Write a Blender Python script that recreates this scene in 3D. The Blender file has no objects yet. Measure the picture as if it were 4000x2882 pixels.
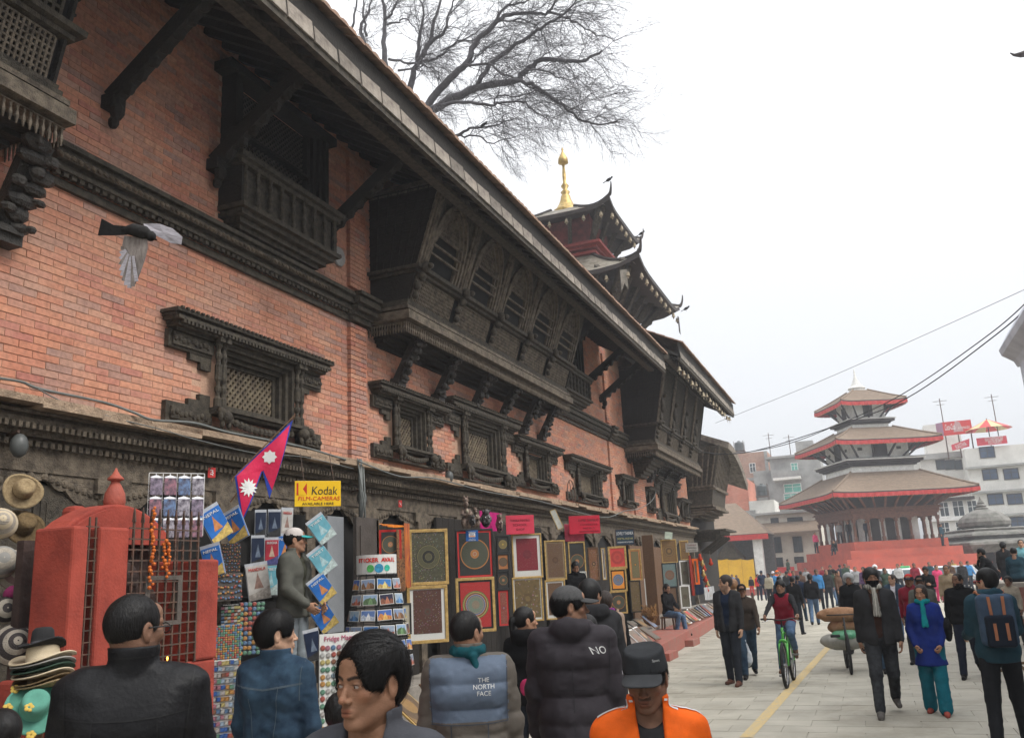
import bpy, math, random
import numpy as np
from mathutils import Vector, Matrix, Euler
random.seed(7); RNG = np.random.default_rng(7)
SC = bpy.context.scene
COL = SC.collection
PI = math.pi
def rad(a): return a*PI/180
FOC = 3428.0; EYE = 1.9
def _n(a):
    a = np.array(a, float); return a/np.linalg.norm(a)
_Y = _n((1400/FOC, -752/FOC, -1)); _Z = np.array((-732/FOC, 14241/FOC, -1.0)); _Z = _n(_Z-_Y*_Z.dot(_Y)); _X = np.cross(_Y, _Z)
RC = np.array([_X, _Y, _Z]); ORG = np.array([0, 0, EYE])
cam = bpy.data.objects.new('camera', bpy.data.cameras.new('camera')); COL.objects.link(cam)
cam.data.sensor_width = 36; cam.data.lens = FOC/4000*36; cam.data.clip_end = 2000; cam.data.clip_start = 0.05
m4 = Matrix([[*RC[0], 0], [*RC[1], 0], [*RC[2], EYE], [0, 0, 0, 1]]); cam.matrix_world = m4
SC.camera = cam
def ray(u, v): return _n(RC@np.array(((u-2000)/FOC, -(v-1441)/FOC, -1.0)))
def G(u, v, z=0): d = ray(u, v); return ORG+d*((z-EYE)/d[2])
def WX(u, v, x): d = ray(u, v); return ORG+d*(x/d[0])
def PL(u, v, P, n): d = ray(u, v); return ORG+d*(np.dot(np.asarray(P)-ORG, n)/np.dot(d, n))
def WY(u, v, y): d = ray(u, v); return ORG+d*(y/d[1])
W = bpy.data.worlds.new('World'); SC.world = W; W.use_nodes = True
nt = W.node_tree; nt.nodes.clear()
def nn(nt, t, **k):
    n = nt.nodes.new(t)
    for a, b in k.items():
        if a in ('loc',): continue
        if hasattr(n, a): setattr(n, a, b)
    return n
SUN_EL, SUN_AZ = 50, 98          # azimuth clockwise from +Y
sky = nn(nt, 'ShaderNodeTexSky'); sky.sky_type = 'NISHITA'; sky.sun_disc = False
sky.sun_elevation = rad(SUN_EL); sky.sun_rotation = rad(SUN_AZ); sky.dust_density = 2
hsv = nn(nt, 'ShaderNodeHueSaturation'); hsv.inputs['Saturation'].default_value = 0.15
nt.links.new(sky.outputs[0], hsv.inputs['Color'])
bg1 = nn(nt, 'ShaderNodeBackground'); bg1.inputs[1].default_value = 0.05; nt.links.new(hsv.outputs[0], bg1.inputs[0])
tc = nn(nt, 'ShaderNodeTexCoord'); sx = nn(nt, 'ShaderNodeSeparateXYZ'); nt.links.new(tc.outputs['Generated'], sx.inputs[0])
rp = nn(nt, 'ShaderNodeValToRGB'); nt.links.new(sx.outputs['Z'], rp.inputs[0])
rp.color_ramp.elements[0].position = 0.0; rp.color_ramp.elements[0].color = (0.13, 0.137, 0.15, 1)
rp.color_ramp.elements[1].position = 1.0; rp.color_ramp.elements[1].color = (0.95, 0.96, 0.98, 1)
e = rp.color_ramp.elements.new(0.36); e.color = (0.33, 0.335, 0.345, 1)
bg2 = nn(nt, 'ShaderNodeBackground'); bg2.inputs[1].default_value = 1.0; nt.links.new(rp.outputs[0], bg2.inputs[0])
ad = nn(nt, 'ShaderNodeAddShader'); nt.links.new(bg1.outputs[0], ad.inputs[0]); nt.links.new(bg2.outputs[0], ad.inputs[1])
wo = nn(nt, 'ShaderNodeOutputWorld'); nt.links.new(ad.outputs[0], wo.inputs[0])
sun = bpy.data.objects.new('sun', bpy.data.lights.new('sun', 'SUN')); COL.objects.link(sun)
sun.data.energy = 1.15; sun.data.angle = rad(25); sun.data.color = (1, 0.97, 0.92)
sd = Vector((math.sin(rad(SUN_AZ))*math.cos(rad(SUN_EL)), math.cos(rad(SUN_AZ))*math.cos(rad(SUN_EL)), math.sin(rad(SUN_EL))))
sun.rotation_euler = sd.to_track_quat('Z', 'Y').to_euler()
SC.view_settings.view_transform = 'Standard'; SC.view_settings.look = 'None'
SC.view_settings.exposure = 1.1; SC.view_settings.gamma = 1
SC.render.engine = 'CYCLES'
SC.cycles.use_denoising = True; SC.cycles.max_bounces = 6; SC.cycles.diffuse_bounces = 3; SC.cycles.transparent_max_bounces = 6
SC.cycles.caustics_reflective = False; SC.cycles.caustics_refractive = False
_M = {}
def mat(name, col, rough=0.85, col2=None, ns=6.0, amt=0.35, bs=40.0, bump=0.15, metal=0.0, spec=0.35, rnd=0.0, emit=0.0, dirt=0.0, coord='Object', stretch=None):
    key = (name,)
    if key in _M: return _M[key]
    m = bpy.data.materials.new(name); m.use_nodes = True; t = m.node_tree; b = t.nodes['Principled BSDF']
    b.inputs['Roughness'].default_value = rough; b.inputs['Metallic'].default_value = metal
    b.inputs['Specular IOR Level'].default_value = spec
    c = nn(t, 'ShaderNodeTexCoord'); co = c.outputs[coord]
    if stretch:
        mp = nn(t, 'ShaderNodeMapping'); mp.inputs['Scale'].default_value = stretch; t.links.new(co, mp.inputs[0]); co = mp.outputs[0]
    n = nn(t, 'ShaderNodeTexNoise'); n.inputs['Scale'].default_value = ns; n.inputs['Detail'].default_value = 6; n.inputs['Roughness'].default_value = 0.65
    t.links.new(co, n.inputs['Vector'])
    r = nn(t, 'ShaderNodeValToRGB'); t.links.new(n.outputs[0], r.inputs[0])
    c2 = col2 if col2 else tuple(x*(1-amt) for x in col)
    r.color_ramp.elements[0].position = 0.36; r.color_ramp.elements[0].color = (*c2, 1)
    r.color_ramp.elements[1].position = 0.62; r.color_ramp.elements[1].color = (*col, 1)
    out = r.outputs[0]
    if rnd:
        oi = nn(t, 'ShaderNodeObjectInfo'); h = nn(t, 'ShaderNodeHueSaturation')
        mr = nn(t, 'ShaderNodeMapRange'); mr.inputs[3].default_value = 1-rnd; mr.inputs[4].default_value = 1+rnd
        t.links.new(oi.outputs['Random'], mr.inputs[0]); t.links.new(mr.outputs[0], h.inputs['Value']); t.links.new(out, h.inputs['Color']); out = h.outputs[0]
    t.links.new(out, b.inputs['Base Color'])
    if bump:
        n2 = nn(t, 'ShaderNodeTexNoise'); n2.inputs['Scale'].default_value = bs; n2.inputs['Detail'].default_value = 5; t.links.new(co, n2.inputs['Vector'])
        bp = nn(t, 'ShaderNodeBump'); bp.inputs['Strength'].default_value = min(1, bump*2); bp.inputs['Distance'].default_value = 0.02
        t.links.new(n2.outputs[0], bp.inputs['Height']); t.links.new(bp.outputs[0], b.inputs['Normal'])
    if emit:
        b.inputs['Emission Color'].default_value = (*col, 1); b.inputs['Emission Strength'].default_value = emit
    _M[key] = m; return m
def cm(name, *rgb255, **k):     # albedo from a picture colour
    c = tuple((x/255)**2.2*0.9 for x in rgb255)
    return mat(name, c, **k)
PW, PH, Z0 = 0.285, 0.069, 0.0
def brick_mat(name, cols, tint=(0.50, 0.33, 0.22), pw=PW, ph=PH, ax='Y'):
    m = bpy.data.materials.new(name); m.use_nodes = True; t = m.node_tree; b = t.nodes['Principled BSDF']; b.inputs['Roughness'].default_value = 0.92
    b.inputs['Specular IOR Level'].default_value = 0.2
    g = nn(t, 'ShaderNodeNewGeometry'); s = nn(t, 'ShaderNodeSeparateXYZ'); t.links.new(g.outputs['Position'], s.inputs[0])
    def ma(op, a, bb=None):
        n = nn(t, 'ShaderNodeMath'); n.operation = op
        for i, q in enumerate((a, bb)):
            if q is None: continue
            if isinstance(q, (int, float)): n.inputs[i].default_value = q
            else: t.links.new(q, n.inputs[i])
        return n.outputs[0]
    row = ma('FLOOR', ma('DIVIDE', s.outputs['Z'], ph))
    par = ma('MULTIPLY', ma('MODULO', row, 2.0), 0.5)
    cell = ma('FLOOR', ma('ADD', ma('DIVIDE', s.outputs[ax], pw), par))
    cv = nn(t, 'ShaderNodeCombineXYZ'); t.links.new(cell, cv.inputs[0]); t.links.new(row, cv.inputs[1])
    wn = nn(t, 'ShaderNodeTexWhiteNoise'); wn.noise_dimensions = '2D'; t.links.new(cv.outputs[0], wn.inputs['Vector'])
    r = nn(t, 'ShaderNodeValToRGB'); r.color_ramp.interpolation = 'LINEAR'; t.links.new(wn.outputs['Value'], r.inputs[0])
    el = r.color_ramp.elements
    el[0].position = 0; el[0].color = (*cols[0], 1); el[1].position = 1; el[1].color = (*cols[-1], 1)
    for i, c in enumerate(cols[1:-1]):
        x = el.new((i+1)/(len(cols)-1)); x.color = (*c, 1)
    n = nn(t, 'ShaderNodeTexNoise'); n.inputs['Scale'].default_value = 0.9; n.inputs['Detail'].default_value = 8; n.inputs['Roughness'].default_value = 0.7; t.links.new(g.outputs['Position'], n.inputs['Vector'])
    mr = nn(t, 'ShaderNodeMapRange'); mr.inputs[1].default_value = 0.42; mr.inputs[2].default_value = 0.75; mr.inputs[4].default_value = 0.75; t.links.new(n.outputs[0], mr.inputs[0])
    mx = nn(t, 'ShaderNodeMixRGB'); mx.inputs[2].default_value = (*tint, 1); t.links.new(mr.outputs[0], mx.inputs[0]); t.links.new(r.outputs[0], mx.inputs[1])
    n3 = nn(t, 'ShaderNodeTexNoise'); n3.inputs['Scale'].default_value = 22; n3.inputs['Detail'].default_value = 6; t.links.new(g.outputs['Position'], n3.inputs['Vector'])
    m3 = nn(t, 'ShaderNodeMixRGB'); m3.blend_type = 'MULTIPLY'; m3.inputs[0].default_value = 0.55
    r3 = nn(t, 'ShaderNodeValToRGB'); r3.color_ramp.elements[0].position = 0.3; r3.color_ramp.elements[0].color = (.5, .5, .5, 1); r3.color_ramp.elements[1].position = .6
    t.links.new(n3.outputs[0], r3.inputs[0]); t.links.new(mx.outputs[0], m3.inputs[1]); t.links.new(r3.outputs[0], m3.inputs[2])
    n5 = nn(t, 'ShaderNodeTexNoise'); n5.inputs['Scale'].default_value = 0.55; n5.inputs['Detail'].default_value = 9; n5.inputs['Roughness'].default_value = .75; n5.inputs['Distortion'].default_value = .6; t.links.new(g.outputs['Position'], n5.inputs['Vector'])
    r5 = nn(t, 'ShaderNodeValToRGB'); r5.color_ramp.elements[0].position = .30; r5.color_ramp.elements[0].color = (.52,.47,.45,1); r5.color_ramp.elements[1].position = .50; t.links.new(n5.outputs[0], r5.inputs[0])
    m5 = nn(t, 'ShaderNodeMixRGB'); m5.blend_type = 'MULTIPLY'; m5.inputs[0].default_value = .8; t.links.new(m3.outputs[0], m5.inputs[1]); t.links.new(r5.outputs[0], m5.inputs[2])
    t.links.new(m5.outputs[0], b.inputs['Base Color'])
    bp = nn(t, 'ShaderNodeBump'); bp.inputs['Strength'].default_value = 0.5; bp.inputs['Distance'].default_value = 0.01; t.links.new(n3.outputs[0], bp.inputs['Height']); t.links.new(bp.outputs[0], b.inputs['Normal'])
    return m
class MB:
    def __init__(s): s.v = []; s.f = []; s.mi = []; s.c = 0
    def add(s, v, f):
        o = len(s.v); s.v += [tuple(map(float, p)) for p in v]; s.f += [tuple(i+o for i in q) for q in f]; s.mi += [s.c]*len(f); return s
    def use(s, i): s.c = i; return s
    def box(s, x0, x1, y0, y1, z0, z1):
        return s.add([(x0,y0,z0),(x1,y0,z0),(x1,y1,z0),(x0,y1,z0),(x0,y0,z1),(x1,y0,z1),(x1,y1,z1),(x0,y1,z1)],
              [(0,3,2,1),(4,5,6,7),(0,1,5,4),(1,2,6,5),(2,3,7,6),(3,0,4,7)])
    def beam(s, a, b, w, h, up=(0,0,1), w2=None, h2=None):
        a = Vector(a); b = Vector(b); d = (b-a).normalized(); u = Vector(up)
        if abs(d.dot(u)) > .98: u = Vector((0,1,0))
        r = d.cross(u).normalized(); u = r.cross(d)
        w2 = w if w2 is None else w2; h2 = h if h2 is None else h2
        v = [a-r*w/2-u*h/2, a+r*w/2-u*h/2, a+r*w/2+u*h/2, a-r*w/2+u*h/2, b-r*w2/2-u*h2/2, b+r*w2/2-u*h2/2, b+r*w2/2+u*h2/2, b-r*w2/2+u*h2/2]
        return s.add(v, [(0,1,2,3),(7,6,5,4),(0,4,5,1),(1,5,6,2),(2,6,7,3),(3,7,4,0)])
    def tube(s, pts, rr, n=6, cap=True):
        pts = [Vector(p) for p in pts]; k = len(pts)
        if isinstance(rr, (int, float)): rr = [rr]*k
        V = []; F = []; prev = None
        for i, p in enumerate(pts):
            d = (pts[min(i+1,k-1)]-pts[max(i-1,0)])
            d = d.normalized() if d.length > 1e-9 else Vector((0,0,1))
            if prev is None:
                u = d.orthogonal().normalized()
            else:
                u = prev-d*prev.dot(d); u = u.normalized() if u.length > 1e-6 else d.orthogonal().normalized()
            prev = u; w = d.cross(u)
            for j in range(n):
                a = 2*PI*j/n; V.append(p+(u*math.cos(a)+w*math.sin(a))*rr[i])
        for i in range(k-1):
            for j in range(n):
                F.append((i*n+j, i*n+(j+1)%n, (i+1)*n+(j+1)%n, (i+1)*n+j))
        if cap: F.append(tuple(range(n-1,-1,-1))); F.append(tuple(range((k-1)*n, k*n)))
        return s.add(V, F)
    def lathe(s, prof, n=16, c=(0,0,0), sq=False, ax='z'):
        V = []; F = []; k = len(prof)
        for r, z in prof:
            for j in range(n):
                a = 2*PI*(j+(.5 if sq else 0))/n; rr = r*(math.sqrt(2) if sq else 1)
                x, y = rr*math.cos(a), rr*math.sin(a)
                p = (x, y, z) if ax == 'z' else ((z, x, y) if ax == 'x' else (x, z, y))
                V.append((c[0]+p[0], c[1]+p[1], c[2]+p[2]))
        for i in range(k-1):
            for j in range(n):
                q = (i*n+j, i*n+(j+1)%n, (i+1)*n+(j+1)%n, (i+1)*n+j)
                F.append(q if ax != 'y' else q[::-1])
        F.append(tuple(range(n-1,-1,-1))); F.append(tuple(range((k-1)*n, k*n)))
        return s.add(V, F)
    def prism(s, poly, y0, y1):                      # polygon in x-z, extruded along y
        n = len(poly)
        V = [(x, y0, z) for x, z in poly]+[(x, y1, z) for x, z in poly]
        F = [tuple(range(n)), tuple(range(2*n-1, n-1, -1))]+[(i, i+n, (i+1)%n+n, (i+1)%n) for i in range(n)]
        return s.add(V, F)
    def prismx(s, poly, x0, x1):                     # polygon in y-z, extruded along x
        n = len(poly)
        V = [(x0, y, z) for y, z in poly]+[(x1, y, z) for y, z in poly]
        F = [tuple(range(n-1,-1,-1)), tuple(range(n, 2*n))]+[(i, (i+1)%n, (i+1)%n+n, i+n) for i in range(n)]
        return s.add(V, F)
    def blob(s, c, r, n=8, m=5, rot=None):
        r = (r,r,r) if isinstance(r,(int,float)) else r
        V = [(0,0,-1)]; F = []
        for i in range(1, m):
            t = PI*i/m-PI/2
            for j in range(n): V.append((math.cos(t)*math.cos(2*PI*j/n), math.cos(t)*math.sin(2*PI*j/n), math.sin(t)))
        V.append((0,0,1))
        for j in range(n):
            F.append((0, 1+(j+1)%n, 1+j)); F.append((len(V)-1, 1+(m-2)*n+j, 1+(m-2)*n+(j+1)%n))
        for i in range(m-2):
            for j in range(n): F.append((1+i*n+j, 1+i*n+(j+1)%n, 1+(i+1)*n+(j+1)%n, 1+(i+1)*n+j))
        O = []
        for p in V:
            q = Vector((p[0]*r[0], p[1]*r[1], p[2]*r[2]))
            if rot is not None: q = rot@q
            O.append(q+Vector(c))
        return s.add(O, F)
    def mesh(s, name, m, smooth=False):
        me = bpy.data.meshes.new(name); me.from_pydata(s.v, [], s.f)
        if smooth: me.polygons.foreach_set('use_smooth', [True]*len(me.polygons))
        for x in (m if isinstance(m, (list, tuple)) else [m]): me.materials.append(x)
        if isinstance(m, (list, tuple)) and len(s.mi) == len(me.polygons): me.polygons.foreach_set('material_index', s.mi)
        me.update(); return me
    def build(s, name, m, parent=None, smooth=False, loc=None, kind=None, bevel=0, auto=None):
        me = s.mesh(name, m, smooth); o = bpy.data.objects.new(name, me); COL.objects.link(o)
        if parent is not None: o.parent = parent
        if loc is not None: o.location = loc
        if kind: o['kind'] = kind
        if bevel:
            b = o.modifiers.new('bevel', 'BEVEL'); b.width = bevel; b.segments = 2; b.limit_method = 'ANGLE'
        if auto:
            try: me.shade_smooth_by_angle(rad(auto))
            except Exception: pass
        return o
def thing(name, label, cat, loc=(0,0,0), rz=0, group=None):
    o = bpy.data.objects.new(name, None); COL.objects.link(o); o.empty_display_size = .2
    o.location = loc; o.rotation_euler = (0,0,rz); o['label'] = label; o['category'] = cat
    if group: o['group'] = group
    return o
def tag(o, label, cat, group=None):
    o['label'] = label; o['category'] = cat
    if group: o['group'] = group
    return o
def struct(o): o['kind'] = 'structure'; return o
def inst(me, name, parent, loc=(0,0,0), rot=(0,0,0), sc=(1,1,1)):
    o = bpy.data.objects.new(name, me); COL.objects.link(o); o.parent = parent; o.location = loc; o.rotation_euler = rot; o.scale = sc; return o
def text(body, size, m, parent, loc, rot=(PI/2,0,0), name="lettering", ext=0.002, align="CENTER", sx=1, shear=0, bold=0, fit=None):
    c = bpy.data.curves.new(name, 'FONT'); c.body = body; c.size = size; c.extrude = ext; c.align_x = align; c.align_y = 'CENTER'; c.shear = shear; c.offset = bold; c.resolution_u = 3
    o = bpy.data.objects.new(name, c); COL.objects.link(o); o.data.materials.append(m); o.parent = parent; o.location = loc; o.rotation_euler = rot; o.scale = (sx,1,1)
    if fit: o["fit"] = fit
    return o
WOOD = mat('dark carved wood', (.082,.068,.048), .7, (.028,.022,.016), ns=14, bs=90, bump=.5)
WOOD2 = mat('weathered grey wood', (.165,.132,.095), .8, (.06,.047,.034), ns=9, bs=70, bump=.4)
WOODB = mat('black wood', (.022,.018,.014), .8, ns=12, bump=.3)  # near-black wood for rafters, roof body, struts, shutters and planks
DARK = mat('dark interior', (.012,.011,.010), .9, bump=0)  # near-black stands in for unlit depth behind openings; also the black rack back
BRICK = brick_mat('orange handmade brick', [(.56,.245,.155),(.51,.21,.135),(.60,.28,.175),(.45,.185,.145),(.58,.26,.165),(.33,.205,.175),(.54,.265,.18),(.38,.235,.195),(.62,.32,.205)], tint=(.60,.345,.235))
MORTAR = mat('brick mortar', (.52,.33,.23), .95, (.42,.25,.17), ns=3, bs=60, bump=.3)
STONEP = mat('grey paving stone', (.395,.370,.305), .9, (.345,.322,.265), ns=2.2, bs=30, bump=.08, rnd=.05, coord='Object')
STONEJ = mat('paving joint', (.345,.325,.27), .95, (.30,.28,.235), ns=2.5, bs=50, bump=.2)
PLASTERL = mat('weathered ledge plaster', (.40,.29,.20), .9, (.22,.16,.11), ns=8, bs=60, bump=.4)
REDP = mat('red painted plaster', (.35,.060,.038), .88, (.22,.036,.024), ns=4, bs=60, bump=.12)
TERRA = mat('terracotta roof tile', (.30,.19,.13), .9, (.17,.115,.085), ns=10, bs=60, bump=.3, rnd=.2)
SLATE = mat('weathered fascia plate', (.26,.225,.185), .8, (.11,.09,.075), ns=5, bs=40, bump=.3, rnd=.25)
BLACK = mat('black', (.015,.015,.016), .6, bump=0)
WHITE = mat('white paint', (.75,.75,.73), .6, (.62,.62,.6), ns=4, bump=.05)
RED = mat('red paint', (.60,.04,.035), .55, (.48,.03,.03), ns=4, bump=0)
GOLD = mat('gilt metal', (.55,.40,.16), .5, (.30,.21,.08), ns=8, metal=.8, bump=.05)
BRASS = mat('old brass', (.45,.38,.26), .45, (.25,.2,.14), ns=8, metal=.7, bump=.1)
IRON = mat('black iron bar', (.06,.045,.035), .7, (.12,.06,.04), ns=20, bump=.2)
CABLE = mat('black cable rubber', (.05,.055,.06), .6, bump=0)
def paving():
    b = MB(); b.add([(-400,-200,0),(400,-200,0),(400,900,0),(-400,900,0)], [(0,1,2,3)])
    m = STONEJ
    struct(b.build('ground', m))
    sl = MB().box(-.5,.5,-.5,.5,0,.03).mesh('paving_slab', STONEP)
    g = bpy.data.objects['ground']
    cells = []
    w, h = .62, .42
    for j in range(0, 150):
        for i in range(-18, 26):
            y = 7+j*h; x = i*w+(w/2 if j % 2 else 0)
            if x < -4.7-(.0 if y < 18 else (y-18)*.02): continue
            if x > 9+y*.1: continue
            cells.append((x, y))
    cells.sort(key=lambda c: (c[0]-0)**2+(c[1])**2)
    vis = [c for c in cells if -.52 < (c[0]/c[1]) < .24 and c[1] > 8.5]
    near = set(vis[:290]); far = MB()
    for c in cells:
        jx, jy, dz = random.uniform(-.004,.004), random.uniform(-.004,.004), random.uniform(0,.004)
        if c in near:
            inst(sl, 'paving_slab', g, (c[0]+jx, c[1]+jy, -.024+dz), (0,0,0), (w-.007, h-.007, 1))
        else:
            far.box(c[0]-w/2+.0035+jx, c[0]+w/2-.0035+jx, c[1]-h/2+.0035, c[1]+h/2-.0035, -.02, .004+dz)
    f = far.build('paving_slabs', STONEP_STUFF, g); f['kind'] = 'stuff'
def slab_mat(near=False):
    m = bpy.data.materials.new('near paving stone' if near else 'far paving stone'); m.use_nodes = True; t = m.node_tree; b = t.nodes['Principled BSDF']; b.inputs['Roughness'].default_value = .85
    g = nn(t,'ShaderNodeNewGeometry'); mr = nn(t,'ShaderNodeMapRange'); mr.inputs[3].default_value=.95; mr.inputs[4].default_value=1.05
    oi = nn(t,'ShaderNodeObjectInfo'); t.links.new(oi.outputs['Random'] if near else g.outputs['Random Per Island'], mr.inputs[0])
    n = nn(t,'ShaderNodeTexNoise'); n.inputs['Scale'].default_value=1.6; n.inputs['Detail'].default_value=7; t.links.new(g.outputs['Position'], n.inputs['Vector'])
    r = nn(t,'ShaderNodeValToRGB'); r.color_ramp.elements[0].position=.35; r.color_ramp.elements[0].color=(.33,.31,.255,1); r.color_ramp.elements[1].position=.65; r.color_ramp.elements[1].color=(.41,.385,.32,1)
    t.links.new(n.outputs[0], r.inputs[0]); h = nn(t,'ShaderNodeHueSaturation'); t.links.new(mr.outputs[0], h.inputs['Value']); t.links.new(r.outputs[0], h.inputs['Color'])
    n2 = nn(t,'ShaderNodeTexNoise'); n2.inputs['Scale'].default_value=.45; n2.inputs['Detail'].default_value=10; n2.inputs['Roughness'].default_value=.72; n2.inputs['Distortion'].default_value=1.2; t.links.new(g.outputs['Position'], n2.inputs['Vector'])
    r2 = nn(t,'ShaderNodeValToRGB'); r2.color_ramp.elements[0].position=.34; r2.color_ramp.elements[0].color=(.70,.68,.64,1); r2.color_ramp.elements[1].position=.52; t.links.new(n2.outputs[0], r2.inputs[0])
    mm = nn(t,'ShaderNodeMixRGB'); mm.blend_type='MULTIPLY'; mm.inputs[0].default_value=.8; t.links.new(h.outputs[0], mm.inputs[1]); t.links.new(r2.outputs[0], mm.inputs[2]); t.links.new(mm.outputs[0], b.inputs['Base Color'])
    n3 = nn(t,'ShaderNodeTexNoise'); n3.inputs['Scale'].default_value=25; n3.inputs['Detail'].default_value=6; t.links.new(g.outputs['Position'], n3.inputs['Vector']); bp = nn(t,'ShaderNodeBump'); bp.inputs['Strength'].default_value=.35; bp.inputs['Distance'].default_value=.01; t.links.new(n3.outputs[0], bp.inputs['Height']); t.links.new(bp.outputs[0], b.inputs['Normal'])
    return m
STONEP_STUFF = slab_mat(); STONEP = slab_mat(True)
paving()
YEL = mat('worn yellow road paint', (.58,.42,.17), .85, (.42,.36,.25), ns=16, bs=30, bump=.1)
b = MB(); pts = [G(2905,2882), G(3000,2782), G(3250,2520), G(3262,2495)]
P0, P1 = np.array(G(2915,2882)), np.array(G(3252,2510)); d = _n(P1-P0); p = np.array((-d[1], d[0], 0))*.075
for k in range(3):
    a = P0+(P1-P0)*k/3; c = P0+(P1-P0)*(k+1)/3; z = np.array((0,0,.0125))
    b.add([a-p+z, a+p+z, c+p+z, c-p+z], [(0,3,2,1)])
o = b.build('road_line', YEL); struct(o)
b = MB();
def plinth(name, y0, y1, x0a, x0b, h, m, back=-6.5):
    q = MB(); q.add([(back,y0,0),(x0a,y0,0),(x0b,y1,0),(back,y1,0),(back,y0,h),(x0a,y0,h),(x0b,y1,h),(back,y1,h)],
        [(0,3,2,1),(4,5,6,7),(0,1,5,4),(1,2,6,5),(2,3,7,6),(3,0,4,7)])
    return struct(q.build(name, m, bevel=.012))
STEP = mat('worn stone step', (.30,.27,.23), .9, (.19,.17,.145), ns=4, bs=25, bump=.3)
plinth('upper_plinth', -2, 36.4, -5.75, -5.75, .62, STEP)
plinth('plinth', 9, 16.6, -4.55, -4.25, .30, STEP, -5.74)
plinth('red_plinth', 16.65, 36.4, -4.3, -5.5, .36, mat('faded red kerb paint', (.34,.105,.08), .85, (.27,.14,.11), ns=5, bs=40, bump=.2), -5.76)
for (u, v, sx_, sy_) in ((2690,2520,.55,.95),(2600,2575,.5,.95)):
    c = G(u, v); struct(MB().box(c[0]-sx_, c[0]+sx_*.4, c[1]-sy_/2, c[1]+sy_/2, 0, .17).build('plinth_step', mat('faded red kerb paint',(0,0,0)), bevel=.01))
pal = thing('palace', 'long brick palace with carved dark wood windows, overhanging eaves and shops below', 'building', (-6.6, 0, 0), PI/2)
OPEN = [(7.55,9.35,3.95,4.62),(11.55,13.1,3.95,4.62),(14.05,16.4,3.85,4.75),(17.2,19.1,3.95,4.55),(20.9,23.2,3.9,4.55),(25.3,26.6,3.95,4.6),(28.7,29.7,3.95,4.5),(30.6,33.3,3.8,4.9),(34.1,35.8,3.9,4.5),
        (7.75,9.75,6.15,8.1),(11.3,18.8,5.95,8.6),(-1,4.9,6.1,8.6),(26.5,34,5.7,9)]
def inside(x, z): return any(a < x < b and c < z < d for a, b, c, d in OPEN)
def brickwork():
    lo, hi = .9, 36.3
    rows = []
    for r in range(int(3.5/PH), int(8.75/PH)):
        z = r*PH; off = .5*(r % 2); n0 = int(lo/PW)-1
        for c in range(n0, int(hi/PW)+1):
            x0 = (c-off)*PW; xc = x0+PW/2
            if xc < lo or xc > hi or inside(xc, z+PH/2): continue
            if z > 8.0 and xc > 25: continue
            rows.append((x0, z))
    def score(t):
        d2 = (t[0]+.12)**2+6.6**2+(t[1]-1.9)**2
        return d2 if (t[0] > 3.2+max(0, (t[1]-5)*.2)) else 1e9
    rows.sort(key=score); near = rows[:300]; far = rows[300:]
    me = MB().box(.0035, PW-.0055, 0, .05, .0035, PH-.0055).mesh('brick', BRICK)
    for x, z in near: inst(me, 'brick', pal, (x, -random.uniform(.0,.006), z))
    V = []; F = []
    for x, z in far:
        y = -random.uniform(.0,.005); o = len(V); a, b_, c, d = x+.0035, x+PW-.0055, z+.0035, z+PH-.0055
        V += [(a,y,c),(b_,y,c),(b_,y,d),(a,y,d),(a,.008,c),(b_,.008,c),(b_,.008,d),(a,.008,d)]
        F += [(o,o+1,o+2,o+3),(o,o+4,o+5,o+1),(o+3,o+2,o+6,o+7),(o,o+3,o+7,o+4),(o+1,o+5,o+6,o+2)]
    q = MB(); q.v = V; q.f = F; o = q.build('brickwork', BRICK, pal); o['kind'] = 'stuff'
brickwork()
def pierced(x0, x1, z0, z1, rects, ya, yb):
    q = MB(); xs = sorted({x0, x1, *[r for a in rects for r in a[:2] if x0 < r < x1]})
    for a, c in zip(xs[:-1], xs[1:]):
        m = (a+c)/2; cuts = sorted((r[2], r[3]) for r in rects if r[0] < m < r[1]); z = z0
        for (p, r) in cuts:
            if p > z: q.box(a, c, ya, yb, z, p)
            z = max(z, r)
        if z < z1: q.box(a, c, ya, yb, z, z1)
    return q
WIN = [(6.9,9.85,3.68,4.86,7.65,9.3,1),(11.1,13.6,3.76,4.88,11.7,12.95,1),(13.6,16.95,3.68,5.08,14.2,16.2,1),(16.75,19.7,3.78,4.82,17.35,18.9,1),(20.2,23.95,3.72,4.80,21.0,23.1,1),
       (25.0,27.0,3.85,4.75,25.4,26.6,0),(28.5,29.9,3.85,4.66,28.75,29.65,0),(30.05,34.0,3.62,5.15,30.8,33.1,0),(33.85,36.1,3.8,4.64,34.3,35.6,0)]
HOLES = [(w[4]+.14*(w[3]-w[2])/1.1, w[5]-.14*(w[3]-w[2])/1.1, w[2]+.16*(w[3]-w[2])/1.1, w[3]-.18*(w[3]-w[2])/1.1) for w in WIN]
pierced(-3, 36.35, 0, 8.8, HOLES, .004, .5).build('wall', MORTAR, pal)
for x0, x1 in ((10.55,11.0),(24.4,24.75),(27.0,28.5)):
    q = MB()
    for r in range(int(3.55/PH), int(8.3/PH)):
        z = r*PH
        if 5.65 < z < 6.15: continue
        n = 2 if x1-x0 < 1 else 5; w = (x1-x0)/n; s_ = (r % 2)*w/2
        for k in range(-1, n):
            a = max(x0, x0+k*w+s_); c = min(x1, x0+(k+1)*w+s_)
            if c-a > .02: q.box(a+.004, c-.004, -.06-random.uniform(0,.003), .01, z+.004, z+PH-.006)
    o = q.build('pilaster', BRICK, pal); o['kind'] = 'stuff'
def molding(b, x0, x1, y, z, steps, dent=None):
    """stacked boards: steps = [(dz, out)], z downwards from the top"""
    for dz, out in steps:
        b.box(x0-(out if dent != 'noend' else 0), x1+(out if dent != 'noend' else 0), y-out, y+.02, z-dz, z); z -= dz+.001
    return z
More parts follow.
